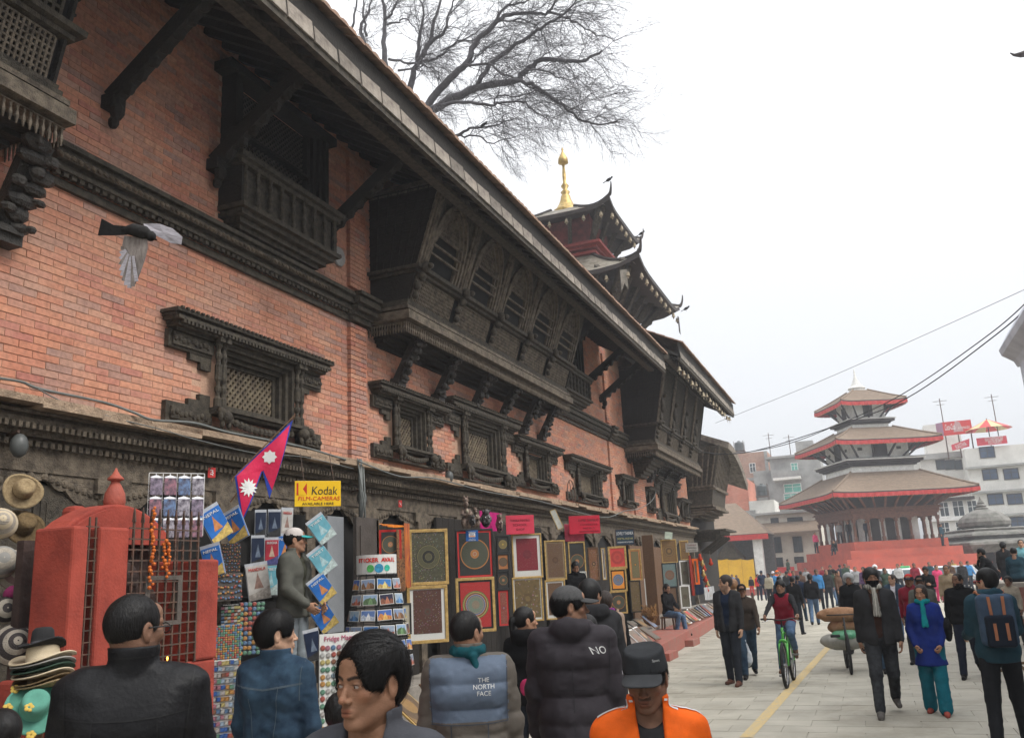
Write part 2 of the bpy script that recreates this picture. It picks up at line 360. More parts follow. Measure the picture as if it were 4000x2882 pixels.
def dentils(b, x0, x1, y, z, h, pitch, w=.5, d=.04):
    n = max(1, int((x1-x0)/pitch))
    for i in range(n):
        c = x0+(i+.5)*(x1-x0)/n; b.box(c-pitch*w/2, c+pitch*w/2, y-d, y, z-h, z)
segs = [(5.4,10.52),(11.03,11.2),(18.9,24.38),(24.78,26.4)]
for x0, x1 in segs:
    b = MB(); z = molding(b, x0, x1, 0, 6.06, [(.05,.20),(.04,.15),(.07,.17),(.05,.10),(.04,.13)], 'noend')
    dentils(b, x0, x1, -.06, z, .045, .09, .6, .05); b.box(x0, x1, -.05, .02, z-.13, z-.05); b.build('string_course', WOOD, pal)
for a_, b_ in ((10.50,11.05),(24.36,24.79)):
    b = MB(); z = 6.08
    for dz, out in ((.05,.30),(.04,.24),(.07,.27),(.05,.19),(.05,.23),(.06,.16),(.08,.12)): b.box(a_-(out-.2)*.3, b_+(out-.2)*.3, -out, .02, z-dz, z); z -= dz+.001
    b.build('course_block', WOOD, pal)
b = MB()
for i in range(60): b.blob((5.4+i*.075, -.17, 5.93), (.045,.035,.022), 6, 4, Matrix.Rotation(.6,3,'Y'))
b.build('rope_carving', WOOD2, pal)
b = MB(); n = 60
prev = None
for i in range(n):
    x0 = -2.5+i*(36.3+2.5)/n; x1 = -2.5+(i+1)*(36.3+2.5)/n
    dz = .02*math.sin(i*1.3)+.012*math.sin(i*3.1); y0 = -.34-random.uniform(0,.03)
    b.box(x0, x1+.0, y0, .01, 3.50+dz, 3.545+dz); b.box(x0, x1, y0+.06, .005, 3.545+dz, 3.60)
b.build('ledge', PLASTERL, pal)
b = MB()
z = 3.49
z = molding(b, -2.5, 36.3, 0, z, [(.03,.24),(.03,.19),(.05,.22),(.03,.14),(.06,.16),(.03,.10)], 'noend')
dentils(b, -2.5, 36.3, -.10, z+.0, .05, .075, .6, .05); dentils(b, -2.5, 36.3, -.21, 3.38, .05, .065, .55, .05)
b.build('carved_frieze', mat('brown grey frieze wood', (.15,.12,.085), .8, (.055,.043,.03), ns=12, bs=80, bump=.5), pal)
b = MB(); b.box(-2.5, 36.3, -.09, .01, 3.0, 3.22)
b.build('lintel_beam', WOOD2, pal)
posts = [1.6,3.2,4.7,6.3,7.9,9.5,10.9,12.5,14.0,15.6,17.2,18.8,20.5,22.2,24,26,27.2,28.5,30.3,32.2,34.2,36]
b = MB(); b.box(-2.5, 36.3, -.004, .009, .6, 3.0); b.build('shop_dark_sheet', DARK, pal)  # flat near-black sheet; unlit depth of the shops is put into its colour
for i, x in enumerate(posts):
    q = MB().box(x-.09, x+.09, -.12, .0, .62, 3.0); q.box(x-.2, x+.2, -.13, 0, 2.86, 3.0); q.box(x-.14,x+.14,-.14,0,2.76,2.86); q.box(x-.12,x+.12,-.14,0,.62,.8)
    q.build('shop_post', WOOD2, pal)
    if i+1 < len(posts):
        x1 = posts[i+1]; q = MB(); mid = (x+x1)/2; w = (x1-x)/2-.09
        for sgn in (-1, 1):
            pr = []
            for k in range(13):
                t = k/12; zz = 2.98-.34*(1-t)**1.3-.05*abs(math.sin(t*PI*3.5)); pr.append((mid+sgn*w*(1-t), zz))
            poly = [(mid+sgn*w, 3.0)]+pr+[(mid, 3.0)]
            if sgn > 0: poly = poly[::-1]
            q.prism(poly, -.075, -.03)
            for k in range(10):
                t = k/10; q.blob((mid+sgn*w*(1-t), -.08, 2.985-.16*(1-t)), (.035,.02,.035), 6, 4)
        q.build('cusped_arch', WOOD2, pal)
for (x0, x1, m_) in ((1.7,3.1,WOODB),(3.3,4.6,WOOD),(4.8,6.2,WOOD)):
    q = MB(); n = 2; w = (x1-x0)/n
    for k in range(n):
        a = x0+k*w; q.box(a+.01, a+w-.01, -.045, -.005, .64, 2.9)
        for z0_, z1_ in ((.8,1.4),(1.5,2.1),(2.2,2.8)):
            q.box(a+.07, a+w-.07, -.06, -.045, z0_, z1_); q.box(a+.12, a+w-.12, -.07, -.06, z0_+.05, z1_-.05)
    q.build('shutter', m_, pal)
LATW = mat('worn lattice wood', (.17,.135,.085), .7, (.07,.05,.035), ns=9, bump=.2)
def lattice(x0, x1, z0, z1, y, m_, parent, p=.075, name='lattice', t=.018):
    q = MB(); W_ = x1-x0; H_ = z1-z0
    k = int((W_+H_)/p)+1
    for i in range(k):
        c = i*p
        for sg in (1, -1):
            pa = []
            za = max(0, c-W_); zb = min(H_, c)
            if zb-za < .01: continue
            xa = c-za; xb = c-zb
            A = (x0+xa, z0+za) if sg == 1 else (x1-xa, z0+za); B = (x0+xb, z0+zb) if sg == 1 else (x1-xb, z0+zb)
            q.beam((A[0], y+.006*sg, A[1]), (B[0], y+.006*sg, B[1]), t, .02, up=(0,1,0))
    return q.build(name, m_, parent)
def carved_window(xl, xr, zb, zt, cl, cr, m_=WOOD, detail=1, sill_h=.28):
    """xl..xr lintel width, zb..zt outer height, cl..cr colonnette extent"""
    w = cr-cl; H = zt-zb; base = MB(); zl = zt-.10; s = H/1.1
    for k in range(4):
        o = k*.055*s; y = -.10+k*.055; a, c, d, e = cl+.20*s+o, cr-.20*s-o, zb+.20*s+o*.4, zt-.17*s-o*.8
        t = .05*s
        yy = y+.10
        base.box(a-.06*s, a+t-.06*s, y, yy, d, e); base.box(c-t+.06*s, c+.06*s, y, yy, d, e); base.box(a+t-.06*s, c-t+.06*s, y, yy, e-t, e)
        base.box(a+t-.06*s, c-t+.06*s, y, yy, d, d+t)
    base.box(cl+.1*s, cr-.1*s, .24, .26, zb+.1*s, zt-.12*s)
    fr = base.build('carved_window', m_, pal)
    li = MB(); z = zt
    for dz, out, ins in ((.035,.24,0),(.03,.19,.02),(.035,.22,.03),(.03,.15,.06),(.025,.17,.07),(.03,.11,.10)):
        li.box(xl+ins*s*1.3, xr-ins*s*1.3, -out, .01, z-dz*s, z); z -= dz*s+.0005
    dentils(li, xl+.1*s, xr-.1*s, -.16, zt-.10*s, .035*s, .055*s, .55, .06); dentils(li, xl+.02, xr-.02, -.235, zt+.012, .02, .07*s, .5, .03)
    li.build('lintel', m_, fr)
    wg = MB(); f0 = cl+.03
    for side in (-1, 1):
        xo = (xl if side < 0 else xr); xi = (cl if side < 0 else cr)
        L = xi-xo
        for a, c, d, e in ((.05,1,.32,.16),(.05,.6,.42,.30),(.3,1,.42,.30)):
            pass
        X = lambda f: xo+L*f
        wg = MB()
        def bx(f0, f1, z0, z1, y):
            p, q_ = sorted((X(f0), X(f1))); wg.box(p, q_, y, .01, z0, z1)
        def knobs(zc):
            if detail:
                for k in range(9): wg.blob((X(.2+.75*k/9), -.09, zc+.015*math.sin(k*2)), (.03*s,.02,.03*s), 6, 4)
        bx(.10, 1, zt-.36*s, zt-.18*s, -.06); bx(.16, 1, zt-.33*s, zt-.20*s, -.085); bx(.55, 1, zt-.43*s, zt-.36*s, -.05); bx(.78,1,zt-.50*s,zt-.43*s,-.05); knobs(zt-.265*s); wg.build('carved_wing', m_, fr); wg = MB()
        bx(.10, 1, zb, zb+.20*s, -.06); bx(.18, 1, zb+.03*s, zb+.15*s, -.085); bx(.55, 1, zb+.20*s, zb+.27*s, -.05); bx(.78,1,zb+.27*s,zb+.34*s,-.05)
        knobs(zb+.09*s); wg.build('carved_wing', m_, fr)
    co = []
    for xx in (cl+.035*s, cl+.115*s, cr-.115*s, cr-.035*s):
        q = MB(); z0_, z1_ = zb+.22*s, zt-.17*s; hh = z1_-z0_; pr = []
        n = 12 if detail else 5
        for k in range(n+1):
            r = .034*s if k % 2 else .022*s
            if k < 2 or k > n-2: r = .04*s
            if n//2-1 <= k <= n//2+1: r = .036*s
            pr += [(r, z0_+hh*k/n), (r, z0_+hh*(k+.55)/n)] if k < n else [(r, z1_)]
        q.lathe(pr, 8, (xx, -.12, 0)); q.box(xx-.05*s, xx+.05*s, -.19, .0, z1_-.02*s, z1_+.07*s)
        q.build('colonnette', m_, fr)
    a, c, d, e = cl+.33*s, cr-.33*s, zb+.23*s, zt-.29*s
    lattice(a, c, d, e, .10, LATW, fr, .085*s if detail else .11*s, t=.028*s)
    si = MB()
    for dz, out, z in ((.035,.20,zb+.22*s),(.03,.16,zb+.18*s),(.03,.12,zb+.02*s)): si.box(cl-.02, cr+.02, -out, .01, z-dz*s, z)
    n = 14
    for k in range(n):
        t = (k+.5)/n; xx = cl+.2*s+(cr-cl-.4*s)*t; dz = .06*s*(4*t*(1-t)); si.blob((xx, -.13, zb+.12*s-dz), ((cr-cl)/n*.45,.035,.045*s), 6, 4)
    si.build('sill', m_, fr)
    for xx, sg in ((cl+.08*s, 1), (cr-.08*s, -1)):
        q = MB(); q.blob((xx, -.2, zb+.12*s), (.09*s,.07,.07*s), 8, 6); q.blob((xx-.09*s*sg, -.23, zb+.15*s), (.055*s,.05,.055*s), 7, 5)
        q.blob((xx-.13*s*sg, -.25, zb+.10*s), (.03*s,.025,.05*s), 6, 4); q.blob((xx+.05*s, -.2, zb+.04*s), (.03*s,.03,.05*s), 6, 4); q.blob((xx-.05*s, -.2, zb+.04*s), (.03*s,.03,.05*s), 6, 4)
        q.build('beast_carving', m_, fr, smooth=True)
    return fr
for w in WIN: carved_window(*w[:6], detail=w[6])
def upper_window(x0, x1, zb, zt):
    f = MB(); f.box(x0, x1, .003, .3, zb, zt)
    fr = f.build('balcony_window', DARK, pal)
    q = MB()
    for k in range(4):
        o = k*.08; y = -.22+k*.05; q.box(x0+o, x0+o+.075, y, .01, zb+.5, zt); q.box(x1-o-.075, x1-o, y, .01, zb+.5, zt)
    q.box(x0-.15, x1+.15, -.26, .01, zt-.02, zt+.1); q.box(x0+.3, x1-.3, -.1, .0, zb+.95, zb+.99); q.box(x0+.3, x1-.3, -.1, .0, zb+1.2, zb+1.24)
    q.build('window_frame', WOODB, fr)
    lattice(x0+.34, x1-.34, zb+.7, zt-.05, -.0, WOOD, fr, .08)
    q = MB(); y = -.34
    for a in (x0-.1,): q.box(a, x1+.1, y-.08, .01, zb+.68, zb+.75)
    q.box(x0-.06, x1+.06, y-.03, .01, zb+.61, zb+.67); q.box(x0-.02, x1+.02, y-.05, .01, zb+.08, zb+.14); q.box(x0+.03, x1-.03, y+.02, .01, zb+.02, zb+.08); q.box(x0+.1, x1-.1, y+.1, .01, zb-.05, zb+.02); q.box(x0+.18, x1-.18, y+.17, .01, zb-.1, zb-.05)
    q.box(x0, x1, y+.05, y+.07, zb+.1, zb+.65)
    q.build('balcony_rail', WOOD, fr)
    n = 9
    for k in range(n):
        xx = x0+.05+(x1-x0-.1)*k/(n-1)
        q = MB(); q.lathe([(.018,zb+.14),(.036,zb+.2),(.024,zb+.27),(.04,zb+.35),(.02,zb+.42),(.036,zb+.5),(.018,zb+.55),(.034,zb+.61)], 7, (xx, y-.0, 0))
        q.build('baluster', WOOD, fr)
    for xx in (x0+.02, x1-.02):
        q = MB(); q.box(xx-.03, xx+.03, y, 0, zb+.14, zb+.61); q.build('balcony_side', WOODB, fr)
    return fr
upper_window(7.75, 9.75, 6.22, 8.1)
upper_window(19.6, 21.9, 6.22, 8.1)
def oriel(x0, x1, zb, zt, o0, o1, nb, sides=True, arch=True, name='oriel_window', brackets=6, dentil=True, m_=None):
    m_ = m_ or WOOD
    """o0 outward offset at the sill base, o1 at the top; panel leans out"""
    H = zt-zb; Y = lambda z: -(o0+(o1-o0)*(z-zb)/H)
    zs = zb+.62            # parapet top
    core = MB(); core.prismx([(Y(zb)+.06,zb),(Y(zt)+.06,zt),(0.3,zt),(0.3,zb)], x0+.03, x1-.03)
    root = core.build(name, DARK, pal)
    q = MB()
    for (z1, z0_, out) in ((zb,zb-.05,.10),(zb-.05,zb-.09,.04),(zb-.09,zb-.22,.14),(zb-.22,zb-.26,.02)):
        q.box(x0-out, x1+out, -(o0+out), .0, z0_+.001, z1)
    q.build('cornice', WOOD2, root)
    if dentil:
        q = MB(); n = int((x1-x0+.1)/.06)
        for i in range(n):
            xx = x0-.08+(x1-x0+.16)*i/(n-1); q.lathe([(.016,zb-.26),(.010,zb-.31),(.020,zb-.35),(.006,zb-.42)], 5, (xx, -(o0+.05), 0))
        for i in range(14):
            yy = -(o0+.05)*(i+.3)/14; q.lathe([(.016,zb-.26),(.010,zb-.31),(.020,zb-.35),(.006,zb-.42)], 5, (x0-.08, yy, 0)); q.lathe([(.016,zb-.26),(.006,zb-.42)], 5, (x1+.08, yy, 0))
        q.box(x0-.1, x1+.1, -(o0+.07), -(o0+.03), zb-.262, zb-.255)
        o = q.build('pendant_row', WOOD2, root); o['kind'] = 'stuff'
    q = MB()
    for k in range(5):
        q.box(x0+.04*k, x1-.04*k, -(o0*(1-.19*(k+1))), .0, zb-.26-.05*(k+1), zb-.26-.05*k-.001)
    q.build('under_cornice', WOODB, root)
    q = MB()
    for z, h, out in ((zb+.0,.07,.05),(zb+.08,.04,.02),(zs-.05,.05,.10),(zs-.10,.04,.04),(zt-.07,.07,.05),(zt-.14,.04,.02)):
        q.add([(x0-out,Y(z)-out,z),(x1+out,Y(z)-out,z),(x1+out,0,z),(x0-out,0,z),(x0-out,Y(z+h)-out,z+h),(x1+out,Y(z+h)-out,z+h),(x1+out,0,z+h),(x0-out,0,z+h)],[(0,3,2,1),(4,5,6,7),(0,1,5,4),(1,2,6,5),(2,3,7,6),(3,0,4,7)])
    q.build('rails', m_, root)
    bw = (x1-x0)/nb
    sl = (o1-o0)/H
    def lean_lat(a, c, d, e, p, mm, nm):
        q = MB(); nx = int((c-a)/p); nz = int((e-d)/p)
        for i in range(nx+1):
            xx = a+(c-a)*i/nx; q.beam((xx,Y(d)+.02,d),(xx,Y(e)+.02,e),p*.42,.02,up=(0,1,0))
        for j in range(nz+1):
            z = d+(e-d)*j/nz; q.beam((a,Y(z)+.025,z),(c,Y(z)+.025,z),.02,p*.42)
        return q.build(nm, mm, root)
    for i in range(nb):
        a = x0+i*bw; c = a+bw; cx = (a+c)/2
        lean_lat(a+.1, c-.1, zb+.13, zs-.12, .05, WOOD2, 'parapet_lattice')
        if i > 0 or True:
            q = MB()
            for k, dx in enumerate((-.09,-.03,.03,.09)):
                pts = []; rr = []
                n = 16
                for j in range(n+1):
                    z = zs+(zt-.14-zs)*j/n; pts.append((a+dx+(.07 if i == 0 else 0), Y(z)-.03-.02*(k in (1,2)), z)); rr.append(.026 if j % 2 else .034)
                q.tube(pts, rr, 6)
            q.build('bundled_post', WOOD2, root)
            q = MB()    # small beast on the parapet
            for t, r in ((0,.09),(.14,.075),(.28,.07),(.42,.06)): q.blob((a+(.07 if i==0 else 0)+.02*math.sin(t*20), Y(zs-t)-.09-.03*math.cos(t*9), zs-.02-t), (r,r*.9,r), 7, 5)
            q.blob((a+.06, Y(zs)-.2, zs-.02), (.05,.06,.05), 6, 5)
            q.build('beast_carving', m_, root, smooth=True)
        if arch:
            wv = bw/2-.16; zb_, zp = zs+.0, zt-.2; out = []; inn = []
            for k in range(15):
                t = k/14; ww = wv*(1-t**3.2)**.55 if t < 1 else 0
                out.append((ww, zb_+(zp-zb_)*t)); t2 = t; inn.append((max(0, ww-.13), zb_+(zp-.16-zb_)*t2))
            for layer, (sh, yo) in enumerate(((0,-.05),(.06,-.02),(.11,.01))):
                q = MB(); V = []; F = []
                o_ = [(max(.0,x-sh), z-(sh if z > zb_+.3 else 0)) for x, z in out]
                for sg in (-1, 1):
                    base = len(V)
                    for (x, z) in o_: V += [(cx+sg*x, Y(z)+yo, z), (cx+sg*max(0,x-.055), Y(z)+yo, z-(.05 if z > zb_+.5 else 0)), (cx+sg*x, Y(z)+yo+.05, z), (cx+sg*max(0,x-.055), Y(z)+yo+.05, z-(.05 if z > zb_+.5 else 0))]
                    for k in range(len(o_)-1):
                        p = base+k*4; r = p+4; F += [(p,p+1,r+1,r),(p,r,r+2,p+2),(p+1,p+3,r+3,r+1)]
                q.add(V, F); q.build('arch_molding', WOOD2, root)
            lean_lat(cx-wv+.1, cx+wv-.1, zs+.62, zt-.3, .06, WOOD2, 'arch_lattice')
            q = MB()
            for z in (zs+.28, zs+.42, zs+.58): q.beam((cx-wv+.1,Y(z)-.01,z),(cx+wv-.1,Y(z)-.01,z),.03,.035)
            q.build('window_bars', WOOD2, root)
            q = MB();
            for sg in (-1, 1):
                V = []; F = []
                for (x, z) in out: V += [(cx+sg*x, Y(z)-.005, z), (cx+sg*(bw/2-.02), Y(z)-.005, z)]
                for k in range(len(out)-1): F.append((2*k,2*k+1,2*k+3,2*k+2))
                q.add(V, F)
            q.build('spandrel', m_, root)
        else:
            lean_lat(a+.12, c-.12, zs+.05, zt-.2, .075, m_, 'panel_lattice')
            q = MB(); q.blob((a+.1,Y(zs+.5)-.12,zs+.5),(.10,.08,.22),8,6); q.blob((a+.1,Y(zs+.8)-.14,zs+.82),(.07,.07,.08),8,6); q.blob((a+.02,Y(zs+.5)-.12,zs+.6),(.04,.05,.16),6,5); q.blob((a+.2,Y(zs+.5)-.12,zs+.6),(.04,.05,.16),6,5); q.blob((a+.06,Y(zs+.2)-.1,zs+.2),(.05,.05,.18),6,5); q.blob((a+.15,Y(zs+.2)-.1,zs+.2),(.05,.05,.18),6,5)
            q.build('figure_carving', m_, root, smooth=True)
    if arch:
        lean_lat(x0+.0+.16+.0, x0+.16+.01, zs, zt-.2, .06, m_, 'arch_lattice') if False else None
    for xs, sg in ((x0, -1), (x1, 1)):
        q = MB()
        V = [(xs,Y(zb),zb),(xs,0,zb),(xs,0,zt),(xs,Y(zt),zt)]
        q.add(V+[(v[0]-sg*.03,v[1],v[2]) for v in V], [(0,1,2,3),(7,6,5,4),(0,4,5,1),(1,5,6,2),(2,6,7,3),(3,7,4,0)])
        for k in range(1, 9):
            z = zs+(zt-zs)*k/9; q.beam((xs+sg*.01,Y(z),z),(xs+sg*.01,0,z),.02,.02)
        for k in range(1, 7):
            f = k/7; q.beam((xs+sg*.012,Y(zs)*f,zs),(xs+sg*.012,Y(zt)*f,zt),.02,.02,up=(1,0,0))
        q.build('side_panel', WOODB, root)
    return root
OR1 = oriel(11.22, 18.85, 5.98, 7.95, .60, 1.28, 5)
def bracket(x, z0, z1, out, w, m_, parent=pal, name='carved_bracket', seed=1):
    r = random.Random(seed); q = MB(); n = 7
    q.beam((x,-.08,z0),(x,-out*.9,z1),w*.7,.10,up=(0,1,0))
    for k in range(n):
        t = (k+.5)/n; z = z0+(z1-z0)*t; y = -(.12+(out-.1)*t**1.2)
        q.blob((x+r.uniform(-.3,.3)*w, y-.03, z), (w*r.uniform(.3,.5), .07, (z1-z0)/n*r.uniform(.5,.8)), 7, 5)
        q.blob((x+r.uniform(-.5,.5)*w, y-.09, z), (w*r.uniform(.14,.25), .045, (z1-z0)/n*r.uniform(.3,.6)), 6, 4)
    q.box(x-w*.45, x+w*.45, -.16, .0, z0-.1, z0+.02); q.box(x-w*.38, x+w*.38, -.2, .0, z0-.02, z0+.04)
    return q.build(name, m_, parent)
BRK = mat('blackish glossy carved timber', (.042,.036,.029), .45, (.014,.012,.010), ns=16, bs=70, bump=.4)
for i, x in enumerate((11.9,13.3,14.75,16.1,17.4,18.55)): bracket(x, 5.02, 5.72, .52, .26, BRK, seed=i)
OR0 = oriel(-1.2, 4.9, 6.1, 8.0, .62, 1.1, 4, arch=False)
for i, x in enumerate((2.2,3.6,4.95)): bracket(x, 5.0, 5.75, .5, .34, BRK, seed=i+20)
OR2 = oriel(26.5, 34.0, 5.78, 8.3, .92, 1.45, 4, arch=False)
for i, x in enumerate((29.2,31.0,32.8)): bracket(x, 4.95, 5.5, .6, .25, BRK, seed=i+30)
q = MB()
for k in range(6): q.box(27.0+.12*k*.5, 28.5-.12*k*.5, -.75+.1*k, 0, 5.40-.09*(k+1), 5.40-.09*k-.001)
q.build('stepped_corbel', WOOD, pal)
XF, ZF, SL = 1.9, 7.5, .56     # overhang, underside height at the edge, slope
def roof(name, x0, x1, xf, zf, sl, up, depth, plate=.47, hip=0):
    R = MB(); R.add([(x0,-xf,zf+.10),(x1,-xf,zf+.10),(x1-hip,depth,zf+sl*(xf+depth)+.10),(x0+hip,depth,zf+sl*(xf+depth)+.10),
               (x0,-xf,zf),(x1,-xf,zf),(x1-hip,depth,zf+sl*(xf+depth)),(x0+hip,depth,zf+sl*(xf+depth))], [(0,1,2,3),(7,6,5,4),(0,4,5,1),(1,5,6,2),(3,2,6,7),(0,3,7,4)])
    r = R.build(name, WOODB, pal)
    q = MB(); n = int((x1-x0)/.32)
    for i in range(n):
        xx = x0+(i+.5)*(x1-x0)/n; q.beam((xx,-xf+.05,zf-.045),(xx,-.0,zf-.045+sl*xf),.09,.09)
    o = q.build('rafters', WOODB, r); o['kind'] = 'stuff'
    q = MB(); q.box(x0, x1, -xf+.32, -xf+.48, zf+.0, zf+.14); q.box(x0,x1,-xf+.0,-xf+.07,zf-.10,zf+.06); q.build('eave_beam', WOOD, r)
    n = int((x1-x0)/plate); w = (x1-x0)/n; me = MB().box(.016, w-.016, -.022, .0, 0, .43).mesh('fascia_plate', SLATE)
    back = MB().box(x0, x1, -xf-.002, -xf+.05, zf-.01, zf+.43); back.build('fascia', WOODB, r)
    for i in range(n): inst(me, 'fascia_plate', r, (x0+i*w, -xf-.004, zf-.02+random.uniform(-.006,.006)), (-.12,0,random.uniform(-.008,.008)))
    tw = .17; n = int((x1-x0)/tw); tw = (x1-x0)/n
    t = MB(); t.add([(0.004,-.10,.0),(tw-.004,-.10,.0),(tw-.004,.26,.17),(0.004,.26,.17),(0.004,-.10,.028),(tw*.3,-.10,.05),(tw*.7,-.10,.05),(tw-.004,-.10,.028),(tw-.004,.26,.20),(.004,.26,.20)],
          [(0,3,2,1),(0,1,7,6,5,4),(4,5,6,7,8,9),(1,2,8,7),(3,0,4,9)])
    me = t.mesh('roof_tile', TERRA)
    nb = 0; S = MB()
    for j in range(int((depth+xf)/.26)+1):
        for i in range(n):
            loc = (x0+i*tw, -xf-.02+j*.26, zf+.42+j*.26*sl+random.uniform(-.006,.01))
            if j == 0 and nb < up: inst(me, 'roof_tile', r, loc, (random.uniform(-.03,.03),0,random.uniform(-.03,.03))); nb += 1
            elif j < 14:
                a = Vector(loc); S.add([a+Vector(v) for v in t.v], t.f)
    if S.v: o = S.build('roof_tiles', TERRA, r); o['kind'] = 'stuff'
    return r
MR = roof('roof', -3.0, 24.3, XF, ZF, SL, 160, 3.5)
R2 = roof('roof', 24.9, 36.0, 2.25, 7.95, .5, 60, 3.0)
def strut(x, z0, z1, out, w=.12):
    q = MB(); q.beam((x,-.06,z0),(x,-out,z1),w,.17,up=(0,1,0)); r = random.Random(int(x*10))
    for k in range(9):
        t = (k+.3)/9; q.blob((x, -.06-(out-.06)*t-.02, z0+(z1-z0)*t-.07), (w*.55,.08,.09), 6, 4)
    q.box(x-w*.7, x+w*.7, -.16, 0, z0-.12, z0+.02); q.blob((x,-.14,z0-.16),(w*.6,.08,.10),7,5); q.blob((x,-.10,z0-.27),(w*.45,.06,.07),7,5)
    q.build('roof_strut', WOODB, pal)
for x in (6.05, 7.6, 9.95, 19.3, 22.1, 24.0): strut(x, 6.85, 7.85, 1.45)
q = MB().box(24.5, 30.5, 1.6, 2.6, 9.2, 10.0); q.build('parapet', mat('terracotta parapet', (.46,.24,.16), .9), pal)
q = MB().lathe([(.14,0),(.15,.02),(.14,.035)], 18, (0,0,0), ax='y')
p = WX(1310,1006,-6.63); o = q.build('wall_plate', mat('pale grey enamel', (.33,.32,.30), .5), pal, loc=(p[1], -.05, p[2])); MB().lathe([(.03,-.01),(.03,.0)], 10, ax='y').build('plate_boss', IRON, o)
def wrect(u0, v0, u1, v1, y):       # picture rectangle -> x, z extents on the plane at distance y
    um, vm = (u0+u1)/2, (v0+v1)/2; return WY(u0, vm, y)[0], WY(u1, vm, y)[0], WY(um, v1, y)[2], WY(um, v0, y)[2]
TILE = mat('brown small roof tile', (.235,.175,.125), .9, (.15,.11,.08), ns=3, bs=20, bump=.3, stretch=(1,1,6))
FRINGE = mat('red cloth valance', (.46,.045,.04), .8, (.34,.03,.03), ns=6, bump=0)
TWALL = mat('temple whitewash', (.72,.71,.68), .85, (.56,.55,.52), ns=3, bump=.05)
TWOOD = mat('red brown temple wood', (.20,.095,.06), .7, (.11,.05,.035), ns=5, bump=.2)
TDARK = mat('dark temple timber', (.045,.035,.032), .7, ns=8, bump=.2)
REDSTEP = mat('red painted brick step', (.50,.115,.075), .9, (.38,.095,.065), ns=1.2, bs=12, bump=.2)
def proof(root, h, ze, ht, zt, fringe=True, lift=.12, tile=TILE, th=.16, name='roof', curl=0, sag=.0):
    """one square pagoda roof; eave half width h at height ze, top half width ht at zt"""
    n = 10; q = MB(); V = []; F = []
    levels = 5
    for l in range(levels+1):
        t = l/levels; hh = h+(ht-h)*t; z = ze+th+(zt-ze-th)*(t-sag*math.sin(PI*t))
        for s_ in range(4):
            for k in range(n):
                f = -1+2*k/n; x, y = [(f,-1),(1,f),(-f,1),(-1,-f)][s_]
                cz = lift*(1-t)**3*abs(f)**6
                V.append((x*hh, y*hh, z+cz))
    m = 4*n
    for l in range(levels):
        for k in range(m): F.append((l*m+k, l*m+(k+1)%m, (l+1)*m+(k+1)%m, (l+1)*m+k))
    F.append(tuple(range(levels*m, levels*m+m)))
    q.add(V, F); r = q.build(name, tile, root)
    q = MB(); V = []; F = []                      # eave edge and soffit
    for (hh, z, w) in ((h,ze+th,1),(h,ze,1),(ht,ze+(zt-ze)*.42,0)):
        for s_ in range(4):
            for k in range(n):
                f = -1+2*k/n; x, y = [(f,-1),(1,f),(-f,1),(-1,-f)][s_]; V.append((x*hh, y*hh, z+lift*w*abs(f)**6))
    for l in range(2):
        for k in range(m): F.append((l*m+k, (l+1)*m+k, (l+1)*m+(k+1)%m, l*m+(k+1)%m))
    q.add(V, F); q.build('soffit', TDARK, r)
    for sx_, sy_ in ((-1,-1),(1,-1),(1,1),(-1,1)):
        q = MB(); pts = []
        for l in range(8):
            t = l/7; hh = h+(ht-h)*t; pts.append((sx_*hh, sy_*hh, ze+th+(zt-ze-th)*(t-sag*math.sin(PI*t))+.03+lift*(1-t)**3))
        q.tube(pts, .09 if h > 4 else .07, 6)
        if curl:
            p0 = Vector(pts[0]); d = Vector((sx_, sy_, 0)).normalized(); pts = []
            for k in range(7):
                a = k/6; pts.append(p0+d*(curl*.55*math.sin(a*1.5))+Vector((0,0,curl*(1-math.cos(a*1.9)))))
            q.tube(pts, [curl*.22*(1-.75*k/6) for k in range(7)], 6)
        q.build('hip_ridge', tile if not curl else TDARK, r)
    q = MB(); nr = int((h-ht)/.28)
    for l in range(1, nr):
        t = l/nr; hh = h+(ht-h)*t; z = ze+th+(zt-ze-th)*(t-sag*math.sin(PI*t))
        for s_ in range(4):
            c, s2 = [(1,0),(0,1),(-1,0),(0,-1)][s_]
            def tr(x, y): return (x*c-y*s2, x*s2+y*c)
            a = tr(-hh, -hh-.03); b_ = tr(hh, -hh-.03); c_ = tr(hh, -hh+.03); d = tr(-hh, -hh+.03)
            q.add([(*a,z+.0),(*b_,z),(*c_,z+.05),(*d,z+.05)], [(0,1,2,3)])
    o = q.build('tile_courses', tile, r); o['kind'] = 'stuff'
    if fringe:
        q = MB(); nf = int(2*h/.16)
        for s_ in range(4):
            c, s2 = [(1,0),(0,1),(-1,0),(0,-1)][s_]
            def tr(x, y): return (x*c-y*s2, x*s2+y*c)
            V = []; F = []
            for k in range(nf+1):
                f = -1+2*k/nf; w = .025*math.sin(k*1.7); x, y = tr(f*(h+.02), -(h+.03)+w); zz = lift*abs(f)**6
                V += [(x,y,ze+.06+zz),(x,y,ze-.24+zz-.03*(k%2))]
            for k in range(nf): F.append((2*k,2*k+1,2*k+3,2*k+2))
            q.add(V, F)
        q.build('red_valance', FRINGE, r)
        q = MB()
        for s_ in range(4):
            c, s2 = [(1,0),(0,1),(-1,0),(0,-1)][s_]
            for k in range(nf):
                f = -1+2*(k+.5)/nf; x = f*h; y = -(h+.05); q.blob((x*c-y*s2, x*s2+y*c, ze-.27+lift*abs(f)**6), .025, 4, 3)
        o = q.build('valance_trim', GOLD, r); o['kind'] = 'stuff'
    return r
def ring(q, h0, h1, z0, z1): q.lathe([(h0,z0),(h1,z1)], 4, (0,0,0), sq=True)
def sqbox(q, h, z0, z1): q.box(-h,h,-h,h,z0,z1)
